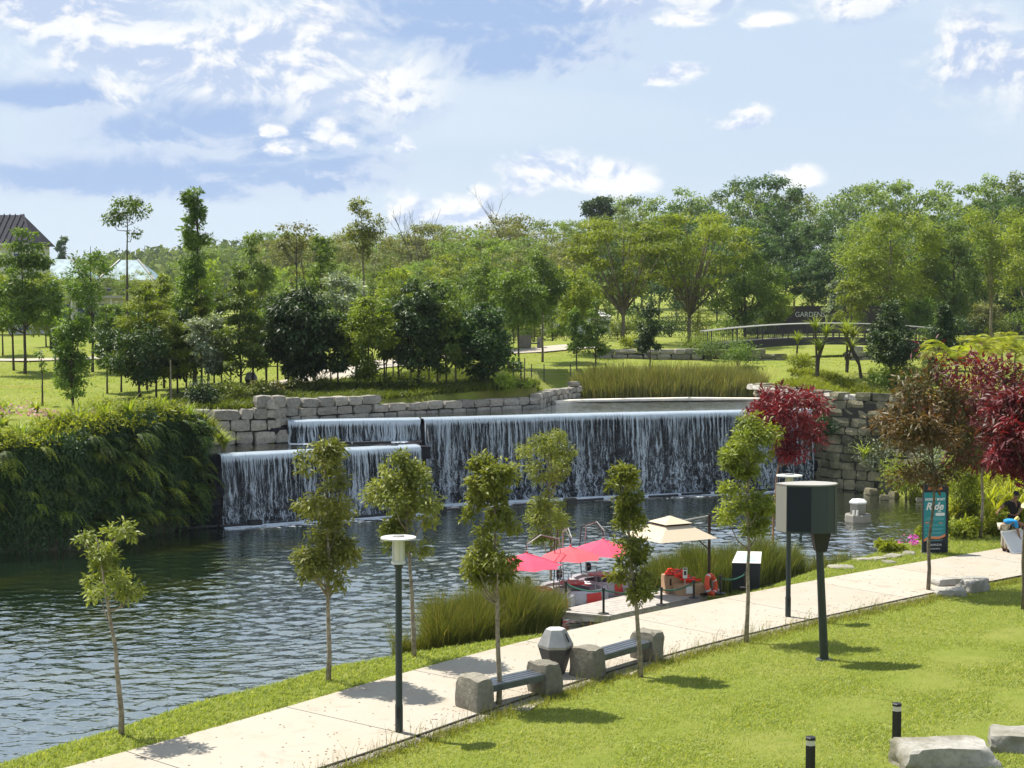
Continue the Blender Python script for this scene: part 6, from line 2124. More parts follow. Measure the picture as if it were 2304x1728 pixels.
# ---- donut boats with cantilever umbrellas
def donut_boat(label, u, v, R0, umb, seed, uu, uv, usize, arm_from):
    b_ = P2(u, v, -.5)
    o = thing('donut_boat', label, 'boat', b_, 0, 'donut boats at the jetty')
    MB().lathe([(R0 * .80, -.2), (R0 * .97, .0), (R0, .18), (R0 * .97, .34), (R0 * .90, .40), (R0 * .80, .36), (R0 * .78, .12), (.05, .10)], 40).build('hull', M['boat'], o, smooth=True)
    for k in range(10):
        a0, a1 = (k + .08) / 10 * 6.283, (k + .92) / 10 * 6.283
        mb = MB(); vs = []
        for t in np.linspace(a0, a1, 6):
            vs += [((R0 + .006) * math.cos(t), (R0 + .006) * math.sin(t), .03), ((R0 + .012) * math.cos(t), (R0 + .012) * math.sin(t), .19), ((R0 * .975 + .012) * math.cos(t), (R0 * .975 + .012) * math.sin(t), .33)]
        fs = [(i * 3 + j, i * 3 + 3 + j, i * 3 + 4 + j, i * 3 + 1 + j) for i in range(5) for j in range(2)]
        mb.add(vs, fs).build('side_panel', M['boat_red'] if k % 2 == 0 else M['boat'], o)
    MB().lathe([(R0 * .77, .13), (R0 * .70, .30), (R0 * .50, .31), (R0 * .48, .14)], 32).build('seat_ring', M['boat_floor'], o, smooth=True)
    MB().lathe([(.06, .1), (.06, .46)], 10).build('table_leg', M['steel'], o)
    MB().lathe([(.05, .46), (.36, .46), (.38, .48), (.36, .51), (.10, .51)], 28).build('table', M['boat_red'], o, smooth=True)
    for k in range(5):
        a = k * 1.257
        MB().lathe([(.055, .511), (.055, .525), (.03, .525)], 10, (.25 * math.cos(a), .25 * math.sin(a), 0)).build('cup_holder', M['white'], o)
    # hand rails
    for k in range(5):
        a = k * 1.257 + .4
        ca, sa = math.cos(a) * R0 * .93, math.sin(a) * R0 * .93
        ca2, sa2 = math.cos(a + .35) * R0 * .93, math.sin(a + .35) * R0 * .93
        MB().tube([(ca, sa, .36), (ca * .98, sa * .98, .58), (ca2 * .98, sa2 * .98, .58), (ca2, sa2, .36)], .016, 6).build('hand_rail', M['steel'], o)
    # outboard
    mb = MB(); a = 1.9
    cx_, cy_ = math.cos(a) * (R0 + .05), math.sin(a) * (R0 + .05)
    mb.box((cx_, cy_, .55), (.18, .22, .26)).build('outboard_motor', M['black'], o, bevel=.04)
    # umbrella
    top = AT(uu, uv, b_.y) - b_
    us = usize / F * b_.y / 2
    n = 8; cen = Vector((top.x, top.y, top.z)); rim = []
    for k in range(n):
        a = k / n * 6.283 + .2
        rim.append(Vector((cen.x + us * math.cos(a), cen.y + us * math.sin(a), cen.z - us * .36)))
    cp = MB(); vs = [cen]; fs = []
    for k in range(n):
        a_, c_ = rim[k], rim[(k + 1) % n]
        m1 = cen.lerp(a_, .55) + Vector((0, 0, .025)); m2 = cen.lerp(c_, .55) + Vector((0, 0, .025)); mm = (a_ + c_) / 2 + (cen - (a_ + c_) / 2) * .06
        i = len(vs); vs += [m1, m2, a_, mm, c_]
        fs += [(0, i, i + 1), (i, i + 2, i + 3), (i, i + 3, i + 1), (i + 1, i + 3, i + 4)]
    cp.add(vs, fs).build('canopy', umb, o)
    MB().lathe([(.03, -.01), (.025, .04), (.008, .06)], 10, tuple(cen)).build('finial', M['boat_red'], o)
    for k in range(n):
        MB().tube([cen + Vector((0, 0, -.05)), rim[k] + Vector((0, 0, -.012))], .009, 4).build('rib', M['steel'], o)
    ax, ay = arm_from
    base_ = Vector((ax * R0 * .88, ay * R0 * .88, .36))
    for s_ in (-.10, .10):
        sd = Vector((-ay, ax, 0)) * s_
        MB().tube([base_ + sd, base_ + sd + Vector((ax * .10, ay * .10, cen.z * .55)), base_ + sd * .9 + Vector((ax * .02, ay * .02, cen.z * .96)), cen.lerp(base_, .42) + Vector((0, 0, cen.z * .62 + .02)) + sd * .6, cen + Vector((0, 0, .26)) + sd * .3, cen + Vector((0, 0, .08))], .017, 7).build('umbrella_arm', M['brown'] if s_ > 0 else M['steel'], o)
    return o


donut_boat('donut boat under the pink umbrella, nearest the tall reeds', 1215, 1363, 1.02, M['umb_pink'], 1, 1185, 1244, 165, (.55, .83))
donut_boat('donut boat with red table under the coral umbrella, in the middle', 1288, 1347, 1.06, M['umb_red'], 2, 1284, 1229, 146, (-.35, .93))
donut_boat('donut boat farthest along the jetty, behind the thin tree', 1352, 1327, 1.0, M['umb_pink'], 3, 1358, 1213, 165, (-.55, .83))
donut_boat('donut boat without a visible canopy moored at the end', 1425, 1334, .72, M['umb_red'], 4, 1400, 1222, 90, (.5, .8)) if False else None
# grey dinghy moored right of the boats
b_ = P2(1418, 1331, -.5)
dg = thing('dinghy', 'grey rounded tender boat moored at the end of the jetty', 'boat', b_, .2)
MB().lathe([(.35, -.15), (.55, .05), (.60, .25), (.50, .42), (.30, .52), (.05, .55)], 20).build('hull', M['boat'], dg, smooth=True)
for k in range(3):
    a = .8 + k * .5
    MB().tube([(math.cos(a) * .55, math.sin(a) * .55, .3), (math.cos(a) * .45, math.sin(a) * .45, .62), (math.cos(a + .4) * .2, math.sin(a + .4) * .2, .66)], .014, 6).build('hand_rail', M['steel'], dg)

# ---- cream cantilever parasol
pb = P2(1595, 1335, JZ); Yp = pb.y
pr = thing('parasol', 'square cream two tier parasol hanging from a brown post', 'parasol', pb)
ph = rise(1335, 1154, Yp)
MB().box((0, 0, ph / 2), (.075, .075, ph)).build('post', M['brown'], pr)
MB().box((0, 0, .04), (.7, .7, .08)).build('base_plate', M['brown'], pr, bevel=.01)
cc = AT(1508, 1160, Yp - .3) - pb
hw = .98; rot_ = R(28)
zt_ = cc.z; zm = zt_ - .19; ze = zt_ - .60


def sq(hw_, z, cx, cy):
    return [(cx + hw_ * 1.4142 * math.cos(rot_ + k * math.pi / 2 + .785), cy + hw_ * 1.4142 * math.sin(rot_ + k * math.pi / 2 + .785), z) for k in range(4)]


cxp, cyp = cc.x, cc.y
MB().add([(cxp, cyp, zt_)] + sq(.46, zm, cxp, cyp), [(0, 1, 2), (0, 2, 3), (0, 3, 4), (0, 4, 1)]).build('top_tier', M['cream'], pr)
a_ = sq(.40, zm - .06, cxp, cyp); c_ = sq(hw, ze, cxp, cyp)
MB().add(a_ + c_, [(k, (k + 1) % 4, 4 + (k + 1) % 4, 4 + k) for k in range(4)]).build('canopy', M['cream'], pr)
MB().add(sq(.385, zm - .07, cxp, cyp) + sq(.385, zm + .0, cxp, cyp), [(k, (k + 1) % 4, 4 + (k + 1) % 4, 4 + k) for k in range(4)]).build('vent_band', M['brown'], pr)
for k in range(4):
    MB().tube([(cxp, cyp, zm - .12), Vector(c_[k]) + Vector((0, 0, -.015))], .011, 5).build('rib', M['brown'], pr)
MB().tube([(0, 0, ph - .05), (cxp * .55, cyp * .55, zt_ - .14), (cxp, cyp, zt_ - .25)], .022, 8).build('arm', M['steel'], pr)
MB().tube([(0, 0, ph - 1.05), (cxp * .6, cyp * .6, zm - .2)], .018, 8).build('strut', M['brown'], pr)
MB().tube([(.12, -.05, 0), (.12, -.05, .40), (.12, -.05, .47)], [.055, .055, .02], 12).build('gas_bottle', M['steel'], pr)

# ---- cartons with life vests, lectern, lifebuoy, notice
b_ = P2(1512, 1334, JZ)
bx = thing('carton', 'tall brown carton heaped with orange life vests', 'box', b_, .2)
MB().box((0, .1, .26), (.48, .42, .52)).build('body', M['carton'], bx, bevel=.01)
MB().box((-.08, -.115, .34), (.05, .006, .20)).build('mark', M['black'], bx)
b2_ = P2(1550, 1338, JZ)
bx2 = thing('carton', 'low brown carton with a white label beside the taller one', 'box', b2_, .1)
MB().box((0, .05, .16), (.85, .45, .32)).build('body', M['carton'], bx2, bevel=.01)
MB().box((-.02, -.18, .17), (.2, .006, .2)).build('label_sheet', M['white'], bx2)
for i, (dx_, dy_, dz_, rz_, ry_) in enumerate(((0, 0, .56, .2, .1), (.16, .05, .60, 1.0, -.2), (.35, .0, .40, .5, .3), (.52, .02, .38, 1.4, -.1), (.62, -.02, .36, 2.2, .25), (.28, -.06, .50, 2.6, .15))):
    o = thing('life_vest', ('orange life vest lying on the tall carton' if i < 2 else 'orange life vest heaped on the low carton'), 'life vest', (b_.x + dx_, b_.y + dy_ + .02, b_.z + dz_), rz_, 'orange life vests on the cartons')
    o.rotation_euler = (.15 * (i % 3 - 1), ry_, rz_)
    for s_ in (-1, 1):
        MB().box((s_ * .11, 0, 0), (.17, .34, .07)).build('float_panel', M['vest'], o, bevel=.025)
        MB().tube([(s_ * .1, .16, .03), (s_ * .08, .27, .05), (0, .30, .05)], .03, 6).build('collar', M['vest'], o)
    MB().box((0, -.05, .04), (.40, .03, .012)).build('belt', M['black'], o)
b_ = P2(1541, 1340, JZ)
nt_ = thing('notice_stand', 'small white notice on a stick in front of the cartons', 'sign', b_)
MB().box((0, 0, .32), (.03, .03, .65)).build('stick', M['deck'], nt_)
MB().box((0, -.02, .66), (.13, .015, .30)).build('board', M['white'], nt_)
MB().box((0, -.03, .66), (.075, .004, .12)).build('print', M['binbody'], nt_)
MB().box((0, -.03, .775), (.10, .004, .04)).build('header', M['binbody'], nt_)
b_ = P2(1600, 1339, JZ)
lb = thing('lifebuoy', 'orange ring lifebuoy leaning at the end of the jetty', 'lifebuoy', b_ + Vector((0, 0, .30)), 0)
lb.rotation_euler = (R(78), 0, R(58))
mb = MB(); n = 28
cp_ = [Vector((.27 * math.cos(k / n * 6.2832), .27 * math.sin(k / n * 6.2832), 0)) for k in range(n)]
vs = []; fs = []
for k in range(n):
    a = k / n * 6.2832
    for j in range(10):
        c_ = j / 10 * 6.2832
        r_ = .27 + .075 * math.cos(c_); vs.append((r_ * math.cos(a), r_ * math.sin(a), .075 * math.sin(c_)))
for k in range(n):
    for j in range(10):
        fs.append((k * 10 + j, ((k + 1) % n) * 10 + j, ((k + 1) % n) * 10 + (j + 1) % 10, k * 10 + (j + 1) % 10))
mb.add(vs, fs).build('ring', M['orange'], lb, smooth=True)
for k in range(4):
    a = k * 1.571 + .4; mb = MB(); vs = []
    for t in (-.09, .09):
        for j in range(11):
            c_ = j / 10 * 6.2832; r_ = .27 + .079 * math.cos(c_); vs.append((r_ * math.cos(a + t), r_ * math.sin(a + t), .079 * math.sin(c_)))
    mb.add(vs, [(j, 11 + j, 12 + j, j + 1) for j in range(10)]).build('band', M['white'], lb)
b_ = G(1680, 1316, 0.0)
le = thing('information_lectern', 'dark lectern with a sloping pale panel before the reeds', 'lectern', b_, R(-8))
Yl = b_.y; w_ = 66 / F * Yl
MB().add([(-w_ / 2, -.2, -.1), (w_ / 2 * .86, -.2, -.1), (w_ / 2 * .86, .2, -.1), (-w_ / 2, .2, -.1), (-w_ / 2, -.22, .68), (w_ / 2 * .9, -.22, .68), (w_ / 2, .30, .93), (-w_ / 2 * .65, .30, .93)],
         [(0, 3, 2, 1), (4, 5, 6, 7), (0, 1, 5, 4), (1, 2, 6, 5), (2, 3, 7, 6), (3, 0, 4, 7)]).build('body', M['navy'], le)
nv_ = Vector((0, -.25, .52)).normalized() * .004
MB().add([(-w_ / 2 - .01, -.235, .685), (w_ / 2 * .9 + .01, -.235, .685), (w_ / 2 + .01, .31, .946), (-w_ / 2 * .65, .31, .946)], [(0, 1, 2, 3)]).build('panel', M['disc'], le)
mb = MB()
for k in range(4):
    z_ = .74 + k * .045; y_ = -.235 + (z_ - .685) * 2.09
    mb.add([(-.2, y_, z_ + .004), (.28 - .06 * k, y_, z_ + .004), (.28 - .06 * k, y_ + .03, z_ + .0184), (-.2, y_ + .03, z_ + .0184)], [(0, 1, 2, 3)])
mb.build('print', tw, le)

# ---- floating pump house in the lake
b_ = G(1930, 1175, -.5)
pu = thing('floating_pump', 'small beige floating pump housing on the lake', 'pump', b_, R(12))
k_ = b_.y / F
MB().lathe([(29 * k_, -.05), (31 * k_, .06), (30 * k_, .30), (28 * k_, .34)], 8).build('float', M['pump'], pu)
MB().lathe([(19 * k_, .34), (19 * k_, .78)], 6).build('cabin', M['pump'], pu)
MB().lathe([(21 * k_, .78), (21.5 * k_, .84), (15 * k_, .94)], 6).build('roof', M['white'], pu)
for s_ in (-.36, -.20):
    MB().box((s_, -21 * k_, .44), (.07, .05, .2)).build('pipe', M['white'], pu)

# ---- bridge
br = thing('footbridge', 'slightly arched footbridge with slim railing over the far lawn', 'bridge', (13.6, 105, 5.2))
BX0, BX1 = 13.6, 31.0


def bz(t): return 5.70 + .52 * (1 - (2 * t - 1) ** 2) + .12 * t - 5.2


dk = MB(); gd = MB(); n = 26
for yy, nm in ((0, 0),):
    vs = []
    for i in range(n + 1):
        t = i / n; x = (BX1 - BX0) * t; z = bz(t)
        vs += [(x, 0, z), (x, 2.3, z), (x, 2.3, z - .06), (x, 0, z - .06)]
    fs = [(i * 4 + k, i * 4 + (k + 1) % 4, i * 4 + 4 + (k + 1) % 4, i * 4 + 4 + k) for i in range(n) for k in range(4)]
    dk.add(vs, fs + [(3, 2, 1, 0), (n * 4, n * 4 + 1, n * 4 + 2, n * 4 + 3)]).build('deck', M['iron'], br)
for yy in (.02, 2.12):
    gd = MB(); vs = []
    for i in range(n + 1):
        t = i / n; x = (BX1 - BX0) * t; z = bz(t) - .065; dp = .46 + .14 * (2 * t - 1) ** 2
        vs += [(x, yy, z), (x, yy + .16, z), (x, yy + .16, z - dp), (x, yy, z - dp)]
    gd.add(vs, fs + [(3, 2, 1, 0), (n * 4, n * 4 + 1, n * 4 + 2, n * 4 + 3)]).build('girder', M['iron'], br)
for yy in (.08, 2.2):
    MB().tube([((BX1 - BX0) * i / n, yy, bz(i / n) + .98) for i in range(n + 1)], .038, 6).build('handrail', M['railw'], br)
    MB().tube([((BX1 - BX0) * i / n, yy, bz(i / n) + .12) for i in range(n + 1)], .02, 5).build('bottom_rail', M['iron'], br)
    for i in range(10):
        t = (i + .3) / 9.6; x = (BX1 - BX0) * t
        MB().box((x, yy, bz(t) + .48), (.09, .06, .98)).build('post', M['iron'], br)
    ba = MB()
    for i in range(130):
        t = i / 129; ba.box(((BX1 - BX0) * t, yy, bz(t) + .54), (.018, .018, .84))
    tag(ba.build('balusters', M['iron'], br), kind='stuff')
stone_wall('stone_wall', 'low block wall left of the bridge above the reeds', [(6.2, 99.5), (9.5, 99), (13.0, 99.5)], 4.3, 5.5, .33, (.6, 1.2), .7, M['stone'], 21, top_var=.08)
stone_wall('stone_wall', 'brown block abutment under the left part of the bridge', [(13.2, 101.0), (16.4, 100.2), (19.0, 101.2)], 4.2, lambda s: 5.55 - .22 * max(0, s - 3.4), .33, (.6, 1.2), .7, M['stone_cliff'], 22, top_var=.05)
stone_wall('stone_wall', 'pale block abutment under the right part of the bridge', [(22.6, 100.6), (25.5, 100), (28.4, 100.8)], 4.3, 5.55, .33, (.6, 1.2), .7, M['stone'], 23, top_var=.08)
# earth behind the abutment walls
for (x0_, x1_, nm) in ((6.2, 17.6, 0), (23.6, 28.4, 1)):
    mb = MB(); vs = []
    m_ = 14
    for i in range(m_ + 1):
        x = x0_ + (x1_ - x0_) * i / m_; e_ = min(1, min(i, m_ - i) / 1.5)
        for (yy, zz) in ((100.6 + (0.6 if nm or x > 13 else -.4), 5.30), (102.5, 5.42), (104.4, 5.40), (107.5, 5.3), (112, 4.8)):
            vs.append((x, yy, 4.6 + (zz - 4.6) * e_))
    mb.add(vs, [(i * 5 + k, i * 5 + 5 + k, i * 5 + 6 + k, i * 5 + 1 + k) for i in range(m_) for k in range(4)])
    tag(mb.build('terrace_bank', M['ground']), kind='structure')

# ---- dark wall with letters behind the bridge
sw_ = thing('sign_wall', 'long dark wall with raised white letters behind the bridge', 'wall', (27.5, 150, 5.6))
MB().box((20, .2, 1.45), (48, .4, 3.1)).build('wall_body', M['signwall'], sw_)
MB().box((20, .2, 3.04), (48.2, .5, .1)).build('coping', M['signwall'], sw_)
lc = AT(1823, 708, 149.9)
text_obj('GARDENS', .74, M['disc'], sw_, (lc.x - 27.5, -.03, lc.z - 5.6), RT, 'wall_lettering', extrude=.02, scale_x=.92)
lc2 = AT(1828, 718, 149.9)
text_obj('GAMUDA COVE', .22, M['disc'], sw_, (lc2.x - 27.5, -.03, lc2.z - 5.6), RT, 'wall_lettering', extrude=.02) if False else None
lc3 = AT(2300, 700, 149.9)
text_obj('G', .8, M['disc'], sw_, (lc3.x - 27.5, -.03, lc3.z - 5.6), RT, 'wall_lettering', extrude=.02)

# ---- houses at the left
def hip_house(label, u0, u1, ur0, ur1, v_ridge, v_eave, Y, depth, roofm, wallm, seams=True, wins=4):
    xa, xb = (u0 - CX) / F * Y, (u1 - CX) / F * Y
    ra, rb = (ur0 - CX) / F * Y, (ur1 - CX) / F * Y
    zr = CAMZ + (HOR - v_ridge) / F * Y; ze = CAMZ + (HOR - v_eave) / F * Y
    gz = h1((xa + xb) / 2, Y)
    o = thing('house', label, 'house', (xa, Y, gz))
    e0 = [(0, 0, ze - gz), (xb - xa, 0, ze - gz), (xb - xa, depth, ze - gz), (0, depth, ze - gz)]
    r0 = [(ra - xa, depth / 2, zr - gz), (rb - xa, depth / 2, zr - gz)]
    rf_ = MB().add(e0 + r0, [(0, 1, 5, 4), (2, 3, 4, 5), (1, 2, 5), (3, 0, 4), (3, 2, 1, 0)]).build('roof', roofm, o)
    MB().box(((xb - xa) / 2, -.03, ze - gz - .12), (xb - xa, .12, .24)).build('gutter', M['wallw'], rf_)
    wm = .5
    MB().box(((xb - xa) / 2, depth / 2, (ze - gz) / 2 - .3), (xb - xa - 2 * wm, depth - 2 * wm, ze - gz - .02 + .6)).build('wall', wallm, o)
    if seams:
        fe = [Vector(p) for p in e0]; rr_ = [Vector(p) for p in r0]
        for k in range(1, 16):
            t = k / 16
            a_ = fe[0].lerp(fe[1], t)
            # seam runs straight up the slope until ridge or hip
            x_ = a_.x
            zt1 = 1.0
            if x_ < rr_[0].x: zt1 = x_ / max(rr_[0].x, 1e-3)
            if x_ > rr_[1].x: zt1 = (fe[1].x - x_) / max(fe[1].x - rr_[1].x, 1e-3)
            top_p = Vector((x_, depth / 2 * zt1, fe[0].z + (rr_[0].z - fe[0].z) * zt1))
            MB().bar(a_ + Vector((0, 0, .06)), top_p + Vector((0, 0, .06)), .09, .16).build('seam', M['roof_metal'], rf_)
    for e_ in ((fe0, fr0) for fe0, fr0 in ((e0[1], r0[1]), (e0[0], r0[0]))):
        MB().bar(Vector(e_[0]) + Vector((0, 0, .06)), Vector(e_[1]) + Vector((0, 0, .06)), .20, .12).build('hip_cap', M['roof_metal'] if seams else M['cabtop'], rf_)
    for k in range(wins):
        x_ = wm + (xb - xa - 2 * wm) * (k + .5) / wins
        for z_ in ([ze - gz - 1.7] + ([ze - gz - 4.6] if ze - gz > 6 else [])):
            w1_ = MB().box((x_, wm - .02, z_), (.95, .06, 1.5)).build('window', M['wallw'], o)
            MB().box((x_, wm - .06, z_), (.80, .03, 1.35)).build('pane', M['blueglass'], w1_)
    return o


hip_house('tall house with a dark seamed hip roof at the left edge', -130, 74, -75, 28, 479, 548, 150, 8, M['roof_metal'], M['wallw'])
hip_house('low house with a pale blue roof left of the airy tree', 55, 196, 92, 140, 581, 628, 172, 8, M['roof_blue'], M['wallw'], seams=False)
hip_house('low house with a pale blue roof right of the airy tree', 222, 348, 255, 296, 583, 630, 176, 7, M['roof_blue'], M['wallw'], seams=False)
b_ = Vector(((30 - CX) / F * 128, 128, 0)); b_.z = h1(b_.x, b_.y)
sh_ = thing('shop_row', 'low grey shop front with dark blue panels behind the left lawn', 'building', b_)
MB().box((7.4, 1.5, 1.4), (15.6, 3, 3.4)).build('wall', M['wallw'], sh_)
MB().box((7.4, 1.2, 3.2), (16.4, 4.2, .22)).build('roof', M['cabtop'], sh_)
for k in range(9):
    MB().box((1.0 + k * 1.7, -.05, 1.45), (.95, .08, 2.2)).build('panel', M['blueglass'], sh_)
    MB().lathe([(.07, -.2), (.07, 3.1)], 8, (1.85 + k * 1.7, -.55, 0)).build('column', M['white'], sh_)
b_ = T(134, 790)
cu = thing('culvert', 'dark square drain opening with a pale lintel on the left lawn', 'drain', b_)
MB().box((0, .5, .5), (1.35, 1.0, 1.1)).build('chamber', M['black'], cu)
MB().box((.1, -.02, .95), (1.0, .12, .28)).build('lintel', M['carton'], cu)
# white marquee behind the thicket
b_ = Vector(((1220 - CX) / F * 150, 150, 0)); b_.z = h1(b_.x, 150)
mq = thing('marquee', 'white marquee glimpsed between the trunks behind the footpath', 'tent', b_)
MB().box((3.4, 1.5, .8), (7.0, 3, 1.8)).build('side_wall', M['white'], mq)
MB().add([(-.2, -.1, 1.72), (7.2, -.1, 1.72), (7.2, 3.1, 1.72), (-.2, 3.1, 1.72), (1.6, 1.5, 2.6), (5.2, 1.5, 2.6)], [(0, 1, 5, 4), (2, 3, 4, 5), (1, 2, 5), (3, 0, 4)]).build('roof', M['white'], mq)
# distant bench on the park lawn
b_ = T(1192, 786)
fb = thing('park_bench', 'distant grey block bench on the lawn by the footpath', 'bench', b_)
MB().box((-.35, 0, .55), (.9, .5, .9)).build('end_block', M['stone_bench'], fb, bevel=.05)
MB().box((.75, .1, .45), (.45, .55, .8)).build('end_block', M['stone'], fb, bevel=.05)
MB().box((.28, 0, .42), (.9, .45, .09)).build('seat', M['plank'], fb)
# wire fence on the slope
fe = thing('wire_fence', 'thin wire fence with dark posts on the slope left of the pond', 'fence', T(1155, 862))
fp = []
for u in (1155, 1172, 1196, 1224, 1283, 1335, 1363, 1402):
    p = T(u, 862 - (u - 1155) * .03); fp.append(p)
    q_ = p - fe.location
    MB().box((q_.x, q_.y, q_.z + .5), (.06, .06, 1.15)).build('post', M['binbody'], fe)
for k in range(4):
    mb = MB()
    for a_, c_ in zip(fp, fp[1:]):
        mb.tube([a_ - fe.location + Vector((0, 0, .2 + .26 * k)), c_ - fe.location + Vector((0, 0, .2 + .26 * k))], .007, 4)
    mb.build('wire', M['steel'], fe)

# ---- people on the path
def skin_mesh(name, verts, edges, radii, m, parent, root=0, sub=1):
    me = bpy.data.meshes.new(name)
    me.from_pydata(verts, edges, [])
    o = bpy.data.objects.new(name, me); COL.objects.link(o)
    o.modifiers.new('s', 'SKIN')
    for i, r_ in enumerate(radii):
        me.skin_vertices[0].data[i].radius = (r_, r_) if not hasattr(r_, '__len__') else r_
        me.skin_vertices[0].data[i].use_root = (i == root)
    sb = o.modifiers.new('b', 'SUBSURF'); sb.levels = sub; sb.render_levels = sub
    dg_ = bpy.context.evaluated_depsgraph_get()
    m2 = bpy.data.meshes.new_from_object(o.evaluated_get(dg_))
    bpy.data.objects.remove(o)
    for p in m2.polygons: p.use_smooth = True
    m2.materials.clear()
    return link(name, m2, m, parent)


def hand(pt, d, vs, es, rs_, root):
    """palm and five short fingers added to a skin skeleton"""
    pt = Vector(pt); d = Vector(d).normalized(); s_ = d.cross(Vector((0, 0, 1)))
    s_ = s_.normalized() if s_.length > .1 else Vector((1, 0, 0))
    i0 = len(vs); vs.append(tuple(pt + d * .07)); rs_.append((.036, .022)); es.append((root, i0))
    for k, (o_, l_) in enumerate(((-.032, .062), (-.011, .075), (.011, .07), (.032, .055), (.05, .04))):
        a_ = pt + d * (.11 if k < 4 else .05) + s_ * o_
        b_ = a_ + d * l_ * .55 + Vector((0, 0, -.012)); c_ = b_ + d * l_ * .4 + Vector((0, 0, -.03))
        j = len(vs); vs += [tuple(a_), tuple(b_), tuple(c_)]; rs_ += [.011, .010, .008]
        es += [(i0, j), (j, j + 1), (j + 1, j + 2)]


def person(label, loc, rz, joints, tops, legs, shirt, trousers, cap, hair=True, sleeves=.45):
    """joints: named points in metres; one body skin with clothing over it"""
    o = thing('person', label, 'person', loc, rz)
    J = {k: Vector(v) for k, v in joints.items()}
    names = ['pelvis', 'waist', 'chest', 'neck', 'head0', 'head1', 'shL', 'elL', 'wrL', 'shR', 'elR', 'wrR', 'hipL', 'knL', 'anL', 'toeL', 'hipR', 'knR', 'anR', 'toeR']
    rad = dict(pelvis=(.15, .11), waist=(.13, .10), chest=(.16, .115), neck=.052, head0=.082, head1=.088, shL=.062, elL=.045, wrL=.030, shR=.062, elR=.045, wrR=.030, hipL=.085, knL=.058, anL=.042, toeL=.04, hipR=.085, knR=.058, anR=.042, toeR=.04)
    ed_ = [('pelvis', 'waist'), ('waist', 'chest'), ('chest', 'neck'), ('neck', 'head0'), ('head0', 'head1'), ('chest', 'shL'), ('shL', 'elL'), ('elL', 'wrL'), ('chest', 'shR'), ('shR', 'elR'), ('elR', 'wrR'), ('pelvis', 'hipL'), ('hipL', 'knL'), ('knL', 'anL'), ('anL', 'toeL'), ('pelvis', 'hipR'), ('hipR', 'knR'), ('knR', 'anR'), ('anR', 'toeR')]
    vs = [tuple(J[n_]) for n_ in names]; es = [(names.index(a_), names.index(b_)) for a_, b_ in ed_]; rs_ = [rad[n_] for n_ in names]
    for s_ in 'LR':
        hand(J['wr' + s_], J['wr' + s_] - J['el' + s_], vs, es, rs_, names.index('wr' + s_))
    body = skin_mesh('body', vs, es, rs_, M['skin'], o, 0, 1)
    # shirt
    vs = [J['pelvis'].lerp(J['waist'], .3), J['waist'], J['chest'], J['chest'].lerp(J['neck'], .62)]
    rs_ = [(.165, .125), (.155, .125), (.20, .155), (.115, .10)]; es = [(0, 1), (1, 2), (2, 3)]
    for s_ in 'LR':
        i = len(vs); vs += [J['sh' + s_], J['sh' + s_].lerp(J['el' + s_], .8)]; rs_ += [.080, .066]; es += [(2, i), (i, i + 1)]
    skin_mesh('shirt', [tuple(v) for v in vs], es, rs_, shirt, o, 0, 1)
    vs = [J['pelvis']]; rs_ = [(.168, .128)]; es = []
    for s_ in 'LR':
        i = len(vs); vs += [J['hip' + s_], J['kn' + s_], J['an' + s_].lerp(J['kn' + s_], .12)]; rs_ += [.105, .080, .072]; es += [(0, i), (i, i + 1), (i + 1, i + 2)]
    skin_mesh('trousers', [tuple(v) for v in vs], es, rs_, trousers, o, 0, 1)
    for s_ in 'LR':
        a_, b_ = J['an' + s_], J['toe' + s_]
        skin_mesh('shoe', [tuple(a_ + Vector((0, 0, -.03))), tuple((a_ + b_) / 2 + Vector((0, 0, -.035))), tuple(b_)], [(0, 1), (1, 2)], [.055, .052, .045], M['cloth_black'], o, 0, 1)
    up = (J['head1'] - J['head0']).normalized(); hc = J['head1'] + up * .03
    q_ = up.to_track_quat('Z', 'Y').to_matrix()
    # face: eyes, nose, ears, then hair and hat
    fwd = Vector(joints['face']).normalized(); fwd = (fwd - up * fwd.dot(up)).normalized(); side = fwd.cross(up)
    for s_ in (-1, 1):
        MB().lathe([(.002, -.012), (.012, 0), (.002, .012)], 8, tuple(J['head0'].lerp(J['head1'], .55) + fwd * .083 + side * .03 * s_)).build('eye', M['white'], o, smooth=True)
        MB().lathe([(.004, -.03), (.016, 0), (.004, .03)], 8, tuple(J['head0'].lerp(J['head1'], .45) + side * .088 * s_)).build('ear', M['skin'], o, smooth=True)
    MB().lathe([(.004, .018), (.016, -.01), (.006, -.018)], 8, tuple(J['head0'].lerp(J['head1'], .3) + fwd * .094)).build('nose', M['skin'], o, smooth=True)
    MB().box(tuple(J['head0'] + fwd * .083 - up * .02), (.045, .02, .012)).build('mouth', M['cloth_black'], o)
    if cap == 'cap':
        pr_ = [(.098, -.02), (.104, .02), (.085, .075), (.045, .10), (.004, .108)]; mm = M['cloth_black']
    elif cap == 'hat':
        pr_ = [(.21, -.01), (.205, .005), (.11, .015), (.102, .07), (.07, .10), (.004, .105)]; mm = M['straw']
    else:
        pr_ = [(.096, -.05), (.100, .01), (.080, .06), (.04, .085), (.004, .092)]; mm = M['cloth_black']
    mb = MB().lathe(pr_, 20)
    mb.v = [tuple(hc + q_ @ Vector(v)) for v in mb.v]
    mb.build({'cap': 'cap', 'hat': 'hat'}.get(cap, 'hair'), mm, o, smooth=True)
    if cap == 'cap':
        mb = MB().box(tuple(hc + fwd * .125 - up * .005), (.13, .10, .012), M=Matrix((side, fwd, up)).transposed()).build('cap_peak', M['cloth_black'], o, bevel=.004)
    return o


